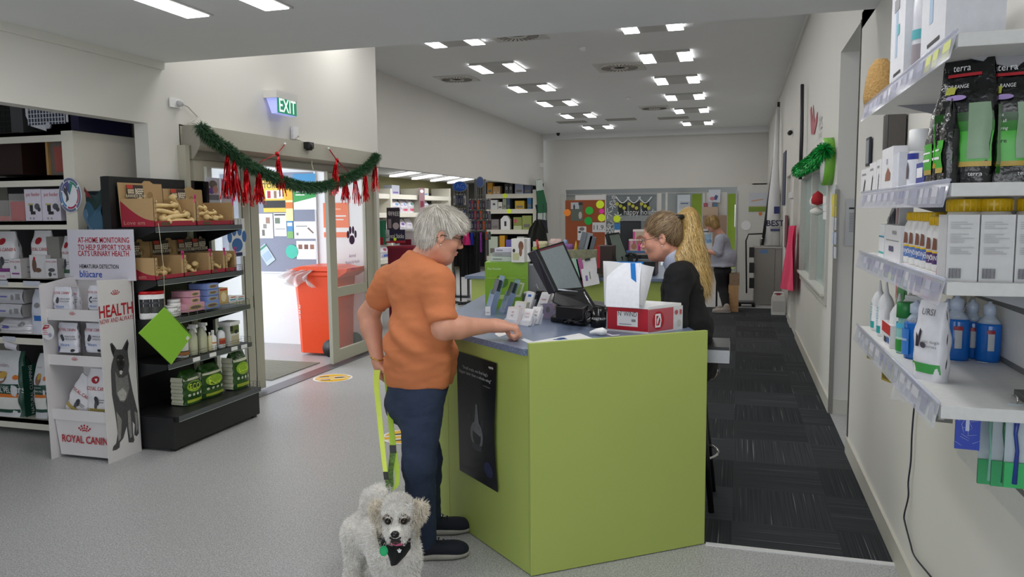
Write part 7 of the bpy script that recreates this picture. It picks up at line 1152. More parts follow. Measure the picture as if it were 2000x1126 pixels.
hang('royal blue patterned pack hanging under the lowest right shelf', 1893, 786, 882, .52, .05, bpat, rz=-.1)
def brush(c1, c2, tall):
    def f(m, w, h): m.box(-w / 2, w / 2, .006, .009, -h, 0, mt('#c8d4dc', .15, alpha=.6, kind='clear_plastic')).box(-w / 2, w / 2, .0, .009, -h, -h * (1 - tall), mt(c1, .25, alpha=.85, kind='tinted_plastic')); m.tube([(0, .002, -h * .95), (.002, .0, -h * .55), (-.003, .0, -h * .35), (0, 0, -h * .08)], [.006, .004, .004, .007], mt(c2, .3), 8)
    return f
for k, (px, yt, yb, X, w, c1, c2, tl, nm) in enumerate(((1918, 785, 880, .60, .045, '#1f50a8', '#2a5ac0', .95, 'blue toothbrush pack'), (1940, 785, 955, .60, .05, '#38a868', '#8fc8b8', .3, 'clear and green toothbrush pack, left one'), (1968, 785, 960, .60, .05, '#38a868', '#2a6a4a', .3, 'clear and green toothbrush pack, right one'), (1990, 790, 962, .58, .04, '#38b868', '#1f3a8a', .3, 'green and navy toothbrush pack at the right edge'), (1930, 820, 880, .64, .04, '#3fa8a0', '#3fa8a0', .9, 'teal pack behind the toothbrushes'))):
    hang(nm + ' hanging below the right shelves', px, yt, yb, X, w, brush(c1, c2, tl), 'toothbrush pack', 'toothbrush_pack', 'hanging toothbrush packs', rz=-.05)
# cable down the wall
q = smooth_path([AX(x, y, .705) for x, y in ((1790, 764), (1785, 800), (1781, 850), (1779, 900), (1774, 940), (1774, 970), (1766, 1005), (1768, 1022), (1778, 1060), (1786, 1085), (1812, 1118), (1830, 1140))]); tag(MB().tube(q, .0035, mt('#17152a', .5), 6).build('power_cable', loc=(0, 0, 0)), 'thin dark cable running down the right wall below the shelves', 'cable')
# ================================================================ living figures: implicit surfaces meshed with surface nets
def axis(segs):
    out = [segs[0][0]]
    for a, b, st_ in segs:
        while out[-1] < b - 1e-6: out.append(out[-1] + st_)
    return np.array(out, np.float32)
class SDF:
    def __init__(s): s.p = []
    def E(s, c, r, R=None, k=.02, sub=False): s.p.append(('E', np.array(c, float), np.array(r, float) * np.ones(3), None if R is None else np.array(R), k, sub)); return s
    def C(s, a, b, ra, rb=None, k=.02, sub=False): s.p.append(('C', np.array(a, float), np.array(b, float), ra, rb if rb is not None else ra, k, sub)); return s
    def F(s, a, b, ra, rb, k=.01, sub=False): s.p.append(('F', np.array(a, float), np.array(b, float), ra, rb, k, sub)); return s
    def H(s, pt, n, k=.006): s.p.append(('H', np.array(pt, float), np.array(n, float), 0, 0, k, True)); return s   # cut away the side n points to
    def bounds(s, pad=.02):
        lo, hi = [], []
        for q in s.p:
            if q[-1]: continue
            if q[0] == 'E': m = q[2].max(); lo.append(q[1] - m); hi.append(q[1] + m)
            else: m = max(q[3], q[4]); lo += [q[1] - m, q[2] - m]; hi += [q[1] + m, q[2] + m]
        return np.min(lo, 0) - pad, np.max(hi, 0) + pad
    def mesh(s, step=.008, fine=()):      # fine: (centre, half size, step)
        lo, hi = s.bounds(); ax = []
        for i in range(3):
            cuts = [lo[i], hi[i]]; 
            for c, h, st_ in fine: cuts += [max(lo[i], c[i] - h), min(hi[i], c[i] + h)]
            cuts = sorted(set(cuts)); segs = []
            for a, b in zip(cuts[:-1], cuts[1:]):
                if b - a < 1e-4: continue
                m = (a + b) / 2; st_ = min([f[2] for f in fine if abs(m - f[0][i]) < f[1]] + [step]); segs.append((a, b, st_))
            ax.append(axis(segs))
        X, Y, Z = ax; V = np.full((len(X), len(Y), len(Z)), 1.0, np.float32)
        for q in s.p:
            ty, k, sub = q[0], q[-2], q[-1]
            if ty == 'H': sl = (slice(None),) * 3
            else:
                if ty == 'E': m = q[2].max(); l_, h_ = q[1] - m, q[1] + m
                else: m = max(q[3], q[4]); l_, h_ = np.minimum(q[1], q[2]) - m, np.maximum(q[1], q[2]) + m
                pd = k + .03; sl = tuple(slice(max(0, np.searchsorted(A, l_[i] - pd) - 1), np.searchsorted(A, h_[i] + pd) + 1) for i, A in enumerate(ax))
            g = np.stack(np.meshgrid(X[sl[0]], Y[sl[1]], Z[sl[2]], indexing='ij'), -1)
            if g.size == 0: continue
            if ty == 'E':
                d_ = g - q[1].astype(np.float32)
                if q[3] is not None: d_ = d_ @ q[3].astype(np.float32)
                r = q[2].astype(np.float32); k0 = np.linalg.norm(d_ / r, axis=-1); k1 = np.linalg.norm(d_ / (r * r), axis=-1) + 1e-6; D = k0 * (k0 - 1) / k1
            elif ty == 'H': D = -((g - q[1]) @ q[2]).astype(np.float32)
            else:
                a, b = q[1], q[2]; ab = b - a; L2 = max(ab @ ab, 1e-9); t = ((g - a) @ ab) / L2; tc = np.clip(t, 0, 1)[..., None]; dist = np.linalg.norm(g - (a + ab * tc), axis=-1); rr = q[3] + (q[4] - q[3]) * tc[..., 0]
                if ty == 'C': D = dist - rr
                else: L = math.sqrt(L2); rad = np.linalg.norm(g - (a + ab * t[..., None]), axis=-1); D = np.maximum(rad - rr, np.abs(t - .5) * L - L / 2)
            A = V[sl]; D = D.astype(np.float32)
            if sub: D = -D; h = np.maximum(k - np.abs(A - D), 0) / k; V[sl] = np.maximum(A, D) + h * h * k / 4
            else: h = np.maximum(k - np.abs(A - D), 0) / k; V[sl] = np.minimum(A, D) - h * h * k / 4
        V[0] = V[-1] = 1; V[:, 0] = V[:, -1] = 1; V[:, :, 0] = V[:, :, -1] = 1
        S = V < 0; n = [len(a) - 1 for a in ax]; cnt = np.zeros(n, np.int8)
        off = [(i, j, k_) for i in (0, 1) for j in (0, 1) for k_ in (0, 1)]
        for i, j, k_ in off: cnt += S[i:i + n[0], j:j + n[1], k_:k_ + n[2]]
        act = (cnt > 0) & (cnt < 8); I = np.argwhere(act); idx = np.full(n, -1, np.int64); idx[act] = np.arange(len(I))
        P = np.zeros((len(I), 3)); W_ = np.zeros(len(I)); co = lambda K: np.stack([X[K[:, 0]], Y[K[:, 1]], Z[K[:, 2]]], 1)
        for a in off:
            for d in range(3):
                if a[d]: continue
                b = list(a); b[d] = 1; A_ = I + a; B_ = I + b; va = V[tuple(A_.T)]; vb = V[tuple(B_.T)]; m = (va < 0) != (vb < 0); t = np.where(m, va / np.where(m, va - vb, 1), 0)[:, None]; P += np.where(m[:, None], co(A_) * (1 - t) + co(B_) * t, 0); W_ += m
        P /= W_[:, None]; F = []
        for d in range(3):
            u, v = [(1, 2), (2, 0), (0, 1)][d]; s0 = [slice(1, -1)] * 3; s0[d] = slice(0, n[d]); s1 = list(s0); s1[d] = slice(1, n[d] + 1)
            A_, B_ = S[tuple(s0)], S[tuple(s1)]; ch = np.argwhere(A_ != B_); fl = A_[tuple(ch.T)]; base = ch.copy(); o_ = [1, 1, 1]; o_[d] = 0; base = base + o_
            q = []
            for du, dv in ((0, 0), (-1, 0), (-1, -1), (0, -1)): K = base.copy(); K[:, u] += du; K[:, v] += dv; q.append(idx[tuple(K.T)])
            q = np.stack(q, 1); q[~fl] = q[~fl][:, ::-1]; F.append(q)
        F = np.concatenate(F); F = F[(F >= 0).all(1)]; return P, F
def relax(P, F, it=2, f=.5):
    for _ in range(it):
        A = np.zeros_like(P); c = np.zeros(len(P))
        for a, b in ((0, 1), (1, 2), (2, 3), (3, 0)):
            np.add.at(A, F[:, a], P[F[:, b]]); np.add.at(A, F[:, b], P[F[:, a]]); np.add.at(c, F[:, a], 1); np.add.at(c, F[:, b], 1)
        P = P * (1 - f) + f * A / np.maximum(c, 1)[:, None]
    return P
def vnorm(P, F):
    nf = np.cross(P[F[:, 2]] - P[F[:, 0]], P[F[:, 3]] - P[F[:, 1]]); N = np.zeros_like(P)
    for i in range(4): np.add.at(N, F[:, i], nf)
    return N / (np.linalg.norm(N, axis=1)[:, None] + 1e-9)
def sdfobj(s, name, mats, parent, step=.009, fine=(), it=2, disp=None, midx=None):
    P, F = s.mesh(step, fine); P = relax(P, F, it); 
    if disp is not None: P = P + vnorm(P, F) * disp(P)[:, None]
    return fastmesh(name, P, F, mats, parent, True, midx(P[F].mean(1)) if midx else None), P, F
def strands(name, P0, D, L, w, mats, parent, seg=3, bend=None, lift=.3, N=None, seed=1, curl=0.0, kind='stuff'):
    rg = np.random.default_rng(seed); n = len(P0); L = np.broadcast_to(np.asarray(L, float), (n,)); pts = [P0]; d = D.copy(); off = rg.random(n) * 6.28
    for j in range(seg):
        if bend is not None: d = bend(pts[-1], d)
        if curl: d = d + curl * np.stack([np.sin(off + j * 1.9), np.cos(off * 1.7 + j * 2.3), np.sin(off * 2.3 + j * 1.4)], 1)
        d /= np.linalg.norm(d, axis=1)[:, None] + 1e-9; pts.append(pts[-1] + d * (L / seg)[:, None])
    S = np.cross(D, N if N is not None else rg.normal(size=(n, 3))); S /= np.linalg.norm(S, axis=1)[:, None] + 1e-9
    V = []; 
    for j, p in enumerate(pts): ww = w * (1 - .75 * j / seg); V += [p - S * ww, p + S * ww]
    V = np.stack(V, 1).reshape(-1, 3); b = np.arange(n)[:, None] * (2 * (seg + 1)); F = np.concatenate([b + np.array([2 * j, 2 * j + 1, 2 * j + 3, 2 * j + 2]) for j in range(seg)])
    o = fastmesh(name, V, F, mats, parent, True, np.tile(rg.integers(0, len(mats), n), seg)); o['kind'] = kind; return o
def basis(az, pitch=0.0, roll=0.0):      # columns: forward, left, up
    return (Matrix.Rotation(az, 3, 'Z') @ Matrix.Rotation(pitch, 3, 'Y') @ Matrix.Rotation(roll, 3, 'X'))
def hand(s, wr, d, n, th, curl, sz=1.0, thumb=.5, out=None):
    d = Vector(d).normalized(); n = Vector(n); n = (n - d * n.dot(d)).normalized(); th = Vector(th); th = (th - d * th.dot(d) - n * th.dot(n)).normalized(); wr = Vector(wr)
    s.C(wr, wr + d * .03 * sz, .024 * sz, .026 * sz, .02)
    for o in (-.022, 0, .022): s.C(wr + d * .02 * sz + th * o * .7 * sz, wr + d * .085 * sz + th * o * 1.15 * sz, .017 * sz, .0125 * sz, .016)
    for k, (o, L) in enumerate(((.031, .072), (.0105, .08), (-.0105, .074), (-.031, .057))):
        p = wr + d * (.088 - .005 * abs(k - 1.3)) * sz + th * o * sz; a = 0
        for j, (l, r0, r1) in enumerate(((.45, .0098, .009), (.3, .009, .0082), (.25, .0082, .0068))):
            a += curl[k] * (.8 if j == 0 else 1.05); q = p + (d * math.cos(a) + n * math.sin(a)) * L * l * sz; s.C(p, q, r0 * sz, r1 * sz, .004); p = q
    p = wr + d * .022 * sz + th * .022 * sz; q = p + (d * .65 + th * .75 + n * .35 * thumb).normalized() * .042 * sz; s.C(p, q, .0155 * sz, .0115 * sz, .012); q2 = q + (d * .85 + th * .2 + n * thumb).normalized() * .032 * sz; s.C(q, q2, .0108 * sz, .0098 * sz, .005); q3 = q2 + (d * .8 - th * .2 + n * thumb).normalized() * .026 * sz; s.C(q2, q3, .0098 * sz, .0075 * sz, .004)
def head(s, hc, B, g=1.0):
    T = lambda *p: hc + B @ (Vector(p) * g); R = np.array(B); e = lambda c, r, k=.02, sub=False: s.E(T(*c), np.array(r) * g, R, k, sub); c_ = lambda a, b, ra, rb, k=.02: s.C(T(*a), T(*b), ra * g, rb * g, k)
    e((-.004, 0, .045), (.096, .075, .088)); e((.035, 0, -.03), (.058, .06, .082), .03); c_((.022, 0, -.078), (.066, 0, -.094), .036, .021, .03); c_((-.005, -.05, -.05), (.04, -.03, -.085), .026, .02, .03); c_((-.005, .05, -.05), (.04, .03, -.085), .026, .02, .03)
    c_((.079, -.03, .018), (.079, .03, .018), .013, .013, .02); c_((.088, 0, .010), (.112, 0, -.026), .007, .0115, .014)
    for y in (-1, 1):
        e((.104, y * .0105, -.033), (.010, .008, .007), .006); e((.062, y * .036, -.024), (.028, .026, .026), .025); e((.094, y * .031, .001), (.014, .017, .011), None or .012, True); e((-.002, y * .077, -.002), (.019, .0075, .031), .006); e((.004, y * .0815, .002), (.009, .004, .016), .006, True); e((.079, y * .031, -.0005), (.0145, .0155, .0125), .003)
    e((.092, 0, -.0575), (.013, .021, .0055), .006); e((.089, 0, -.068), (.013, .018, .006), .006); s.C(T(.104, -.018, -.0625), T(.104, .018, -.0625), .0022 * g, .0022 * g, .004, True)
    return T
def face_parts(T, B, root, iris='#5a6a78', glasses=None, ear=True, lips='#b06a60', g=1.0):
    m = MB(); rx = B
    for y in (-1, 1):
        c = T(.0805, y * .031, .0); m.lathe([(.0001, .0125 * g)] + [(.0125 * g * math.sin(a), .0125 * g * math.cos(a)) for a in np.linspace(.3, 2.9, 8)], mt('#e4e0da', .2), c, 14); d = (B @ Vector((1, 0, 0))); m.disc(c + d * .0122 * g, .0058 * g, mt(iris, .2), B @ Vector((0, 1, 0)), B @ Vector((0, 0, 1)), 14, d=d * .001); m.disc(c + d * .0134 * g, .0028 * g, BLACK, B @ Vector((0, 1, 0)), B @ Vector((0, 0, 1)), 10)
    m.build('eyes', root)
    m = MB(); f = lambda x, y, z: T(x, y, z)
    m.tube([f(.0985, y, -.058 + .003 * math.cos(y * 90)) for y in np.linspace(-.021, .021, 9)], [.0015, .003, .004, .0042, .0036, .0042, .004, .003, .0015], mt(lips, .45), 8); m.tube([f(.0965, y, -.067) for y in np.linspace(-.018, .018, 7)], [.0015, .0035, .0045, .0048, .0045, .0035, .0015], mt(lips, .45), 8); m.build('lips', root)
    m = MB()
    for y in (-1, 1): m.tube([f(.092, y * .015, .019), f(.0935, y * .03, .0225), f(.083, y * .047, .017)], [.0028, .003, .0016], mt('#8f7f6c', .8), 6)
    m.build('eyebrows', root)
    if glasses:
        m = MB(); gm = mt(glasses, .3, .3)
        for y in (-1, 1):
            A = np.linspace(0, 2 * PI, 21); m.tube([f(.1085 - .010 * abs(math.cos(a)) * (math.cos(a) > 0), y * .033 + y * .024 * math.cos(a), -.002 + .018 * math.sin(a)) for a in A], .0016, gm, 6); m.tube([f(.098, y * .058, .006), f(.06, y * .074, .008), f(.0, y * .082, .008), f(-.02, y * .08, -.01)], .002, gm, 6)
        m.tube([f(.109, -.009, 0), f(.113, 0, .003), f(.109, .009, 0)], .0015, gm, 6); m.build('glasses', root)
    if ear: m = MB(); [m.lathe([(.001, -.005), (.0045, 0), (.001, .005)], mt('#e8e4dc', .2, .5), T(.004, y * .08, -.038), 10) for y in (-1, 1)]; m.build('earrings', root)
def skin(h): return mt(h, .5, sub=.08, amt=.05, scale=25)
def V3(v): return Vector(v)
def fold(scale=1.0, amp=.004, seed=0.0, dirv=(0, 0, 1)):
    from mathutils import noise as mn
    def f(P): return np.array([amp * (mn.noise(Vector((p[0] * 9 * scale + seed, p[1] * 9 * scale, p[2] * 16 * scale))) + .5 * mn.noise(Vector((p[0] * 22 * scale, p[1] * 22 * scale + seed, p[2] * 40 * scale)))) for p in P])
    return f
def torso(s, J, g, pad, shirt=True, k=.05):
    B = np.array(J['B']); c, p, b = J['chest'], J['pel'], J['belly']; s.E(c, np.array((.105, .150, .17)) * g + pad, B, k); s.E(b, np.array(J.get('bs', (.13, .16, .15))) + pad, B, k); s.E(p, np.array((.125, .165, .12)) * g + pad, B, k)
    for i in (0, 1): s.C(V3(J['chest']).lerp(V3(J['sh'][i]), .45) + Vector((0, 0, .07)) * g, J['sh'][i], .062 * g + pad, .056 * g + pad, k)
def shoe(name, an, toe_d, root, cm, L=.265):
    s = SDF(); f = Vector((toe_d[0], toe_d[1], 0)).normalized(); l = Vector((-f.y, f.x, 0)); R = np.array(Matrix((f, l, Vector((0, 0, 1)))).transposed()); b = Vector((an[0], an[1], 0)) - f * .055
    s.E(b + f * .05 + Vector((0, 0, .05)), (.065, .040, .045), R, .03); s.E(b + f * .16 + Vector((0, 0, .042)), (.09, .046, .036), R, .04); s.E(b + f * .215 + Vector((0, 0, .036)), (.05, .042, .028), R, .03); s.C(b + f * .05 + Vector((0, 0, .05)), b + f * .05 + Vector((0, 0, .11)), .042, .045, .03); s.H((0, 0, .022), (0, 0, -1))
    o, _, _ = sdfobj(s, name, [cm], root, .007, it=2)
    s2 = SDF(); s2.E(b + f * .05 + Vector((0, 0, .02)), (.07, .045, .03), R, .03); s2.E(b + f * .165 + Vector((0, 0, .02)), (.105, .052, .03), R, .04); s2.H((0, 0, .030), (0, 0, 1)); s2.H((0, 0, .001), (0, 0, -1)); sdfobj(s2, 'sole', [mt('#a7a49c', .7)], o, .007, it=1)
    m = MB(); [m.tube([b + f * (.10 + .022 * q) + l * .022 + Vector((0, 0, .092 - .008 * q)), b + f * (.105 + .022 * q) + Vector((0, 0, .101 - .008 * q)), b + f * (.10 + .022 * q) - l * .022 + Vector((0, 0, .092 - .008 * q))], .003, mt('#1a1c22', .7), 5) for q in range(4)]; m.tube([b + f * .09 + Vector((0, 0, .105)), b + f * .07 + l * .02 + Vector((0, 0, .14)), b + f * .11 + l * .01 + Vector((0, 0, .14)), b + f * .09 + Vector((0, 0, .105))], .0025, mt('#1a1c22', .7), 5); m.build('laces', o); return o
def leg(s, J, i, rs, pad=0.0, hem=None):
    h, kn, an = V3(J['hip'][i]), V3(J['kn'][i]), V3(J['an'][i]); s.C(h, kn, rs[0] + pad, rs[1] + pad, .03); s.C(kn, kn.lerp(an, .35), rs[1] + pad, rs[2] + pad, .03); s.C(kn.lerp(an, .35), an if hem is None else kn.lerp(an, hem), rs[2] + pad, rs[3] + pad, .02)
def arm(s, J, i, r, pad=0.0):
    a, b, c = J['sh'][i], J['el'][i], J['wr'][i]; s.C(a, b, r[0] + pad, r[1] + pad, .02); s.C(b, V3(b).lerp(V3(c), .3), r[1] + pad, r[2] + pad, .02); s.C(V3(b).lerp(V3(c), .3), c, r[2] + pad, r[3] + pad, .02)
def sample(P, F, n, seed=0, keep=None):
    rg = np.random.default_rng(seed); nf = np.cross(P[F[:, 2]] - P[F[:, 0]], P[F[:, 3]] - P[F[:, 1]]); ar = np.linalg.norm(nf, axis=1); w = ar / ar.sum()
    if keep is not None: w = w * keep(P[F].mean(1)); w /= w.sum()
    i = rg.choice(len(F), n, p=w); u, v = rg.random((2, n, 1)); Q = (P[F[i, 0]] * (1 - u) + P[F[i, 1]] * u) * (1 - v) + (P[F[i, 3]] * (1 - u) + P[F[i, 2]] * u) * v; return Q, nf[i] / (ar[i][:, None] + 1e-9)
def npB(B, hc, g=1.0):
    M = np.array(B); c = np.array(hc); return lambda P: ((P - c) @ M) / g, lambda Q: (Q * g) @ M.T + c, lambda D: D @ M.T

# ---------------------------------------------------------------- woman in orange
def woman_orange():
    root = thing('person', 'woman with short grey hair in an orange t-shirt and jeans standing at the counter', 'person', (0, 0, 0))
    f, l, u = Vector((.64, .77, 0)).normalized(), Vector((-.77, .64, 0)).normalized(), Vector((0, 0, 1)); B = Matrix((f, l, u)).transposed()
    hc = AD(857, 461, 3.55); HB = basis(R_(31), R_(13))
    J = dict(B=B, chest=AD(812, 575, 3.57), belly=AD(822, 665, 3.56), pel=AD(818, 742, 3.60), bs=(.135, .165, .17), sh=[AD(760, 550, 3.70), AD(856, 550, 3.44)], el=[AD(720, 614, 3.80), AD(866, 641, 3.38)], wr=[AD(738, 703, 3.72), AD(966, 635, 3.50)],
             hip=[AD(803, 775, 3.71), AD(826, 780, 3.52)], kn=[AD(832, 893, 3.76), AD(818, 906, 3.50)])
    a0, a1 = AZ(838, 1040), AZ(828, 1088); J['an'] = [Vector((a0.x, a0.y, .09)), Vector((a1.x, a1.y, .09))]
    SK = skin('#d59a80'); s = SDF(); torso(s, J, .93, -.012)
    for i in (0, 1): arm(s, J, i, (.052, .051, .050, .029)); leg(s, J, i, (.085, .06, .052, .038))
    s.C(J['chest'] + Vector((0, 0, .13)) , hc + HB @ Vector((-.025, 0, -.06)), .062, .052, .04); T = head(s, hc, HB); s.C(T(-.02, 0, -.07), T(.03, 0, -.10), .045, .03, .04)
    ri = Vector(cr); hand(s, J['wr'][1], ri * .95 + Vector((0, 0, -.12)) + f * .1, (0, 0, -1), f, (1.15, 1.25, 1.3, 1.3), 1.15, 1.1)
    hand(s, J['wr'][0], Vector((0, 0, -1)) + ri * .12, ri * .4 + f * .8, Vector(cf) * -1 + ri * -.3, (.85, .9, .95, 1.0), .98, .7)
    sdfobj(s, 'body', [SK], root, .0085, [(hc, .125, .0042), (V3(J['wr'][1]) + ri * .06, .085, .0045), (V3(J['wr'][0]) - Vector((0, 0, .07)), .075, .0045)], 1)
    face_parts(T, HB, root, '#6a7a80', '#33302f', True, '#b8756a')
    # t-shirt
    OT = mt('#cc7a4c', .8, amt=.03, scale=200, bump=.12); s = SDF(); torso(s, J, .95, .016)
    s.E(J['belly'].lerp(J['pel'], .5), (.155, .185, .18), np.array(B), .05)
    for i, tt in ((0, .52), (1, .80)): e_ = V3(J['sh'][i]).lerp(V3(J['el'][i]), tt + .1); s.F(V3(J['sh'][i]).lerp(V3(J['chest']), .15), e_, .066, .068 if i else .062, .03); s.C(J['sh'][i], V3(J['sh'][i]).lerp(V3(J['el'][i]), .3), .070, .066, .03)
    s.H(AD(820, 752, 3.58) + Vector((0, 0, .0)), (.03, -.02, -1)); s.C(J['chest'] + Vector((0, 0, .08)), J['chest'].lerp(hc, .12) + Vector((0, 0, .115)), .105, .074, .04); s.E(J['chest'].lerp(hc, .2) + Vector((0, 0, .135)) + f * .03, (.07, .07, .05), np.array(B), .02, True)
    def df(P):
        b = fold(1, .006, 3)(P); Q = (P - np.array(J['belly'])); h = Q[:, 2]; w = Q @ np.array(l); ff = Q @ np.array(f)
        return b + .011 * np.sin((h * 1.0 - w * .5 + ff * .25) * 55) * np.exp(-((h - .02) / .09) ** 2) + .006 * np.sin((w * .8 + ff) * 38 + h * 9) * (h < -.03)
    so, P_, F_ = sdfobj(s, 't_shirt', [OT], root, .0085, (), 2, df)
    # stitched hem and side seams of the jeans
    m = MB(); hp_ = V3(J['hip'][1]) + Vector(cf) * -.085; kp_ = V3(J['kn'][1]) + Vector(cf) * -.072; m.tube([hp_, hp_.lerp(kp_, .5) - Vector(cf) * .008, kp_, V3(J['an'][1]).lerp(kp_, .3) + Vector(cf) * -.0], .0016, mt('#3f4c66', .8), 5); m.build('seam', root)
    # jeans
    DN = mt('#26334c', .85, amt=.10, scale=90, bump=.1); s = SDF(); s.E(J['pel'] - Vector((0, 0, .01)), (.135, .165, .12), np.array(B), .05)
    for i in (0, 1): leg(s, J, i, (.098, .072, .064, .056), .004, 1.02)
    s.E(AD(800, 790, 3.62), (.11, .15, .11), np.array(B), .05); sdfobj(s, 'jeans', [DN], root, .0085, (), 2, fold(1.1, .005, 8))
    NV = mt('#141a28', .85, amt=.1, scale=150, bump=.2)
    for i in (0, 1): shoe('shoe', J['an'][i], ri * .98 + Vector(cf) * .06, root, NV)
    # hair
    s = SDF(); R = np.array(HB); E_ = lambda c, r, k=.03, sub=False: s.E(T(*c), r, R, k, sub)
    E_((-.008, 0, .052), (.106, .088, .096)); E_((-.050, 0, -.01), (.053, .074, .066), .04); E_((.055, 0, .075), (.060, .076, .052), .03); E_((.035, .066, .03), (.04, .020, .034), .02); E_((.035, -.066, .03), (.04, .020, .034), .02)
    E_((.105, 0, -.020), (.066, .12, .066), .012, True); E_((.045, 0, -.075), (.095, .12, .072), .015, True); E_((.0, .09, -.008), (.026, .026, .036), .008, True); E_((.0, -.09, -.008), (.026, .026, .036), .008, True)
    H3 = [mt('#e6e1d6', .42), mt('#cbc4b8', .45), mt('#f6f2ea', .38), mt('#a9a196', .5)]
    o, P, F = sdfobj(s, 'hair', [mt('#bdb6aa', .6)], root, .005, (), 2); to, fr, dr = npB(HB, hc)
    Q, N = sample(P, F, 9000, 4, lambda C: (to(C)[:, 2] > -.06).astype(float) + .001); q = to(Q); Nl = N @ R; cw = np.array((-.05, -.01, .16)); D = q - cw; D[:, 0] += .0; D -= (D * Nl).sum(1)[:, None] * Nl; D /= np.linalg.norm(D, axis=1)[:, None] + 1e-6
    D = D + Nl * .03 + RNG.normal(size=D.shape) * .045; L = .035 + .025 * RNG.random(len(Q)); e = q + D * L[:, None]; ok = ~(((e[:, 0] > .05) & (e[:, 2] < .022)) | ((np.abs(e[:, 0]) < .03) & (e[:, 2] < .026) & (e[:, 2] > -.05) & (np.abs(e[:, 1]) > .06)) | ((e[:, 0] > -.01) & (e[:, 2] < -.005))); strands('hair_strands', (Q + N * .0005)[ok], dr(D)[ok], L[ok], .0011, H3, o, 3, None, N=N[ok], seed=5, curl=.05)
    # bracelet
    w = V3(J['wr'][0]) + Vector((0, 0, .01)); m = MB(); m.tube([w + Vector((.033 * math.cos(a), .033 * math.sin(a), .006 * math.sin(a * 2))) for a in np.linspace(0, 2 * PI, 20)], .0035, mt('#c9a24a', .25, .9), 6); m.build('bracelet', root)
    return J
def R_(d): return d * PI / 180
JW = woman_orange()
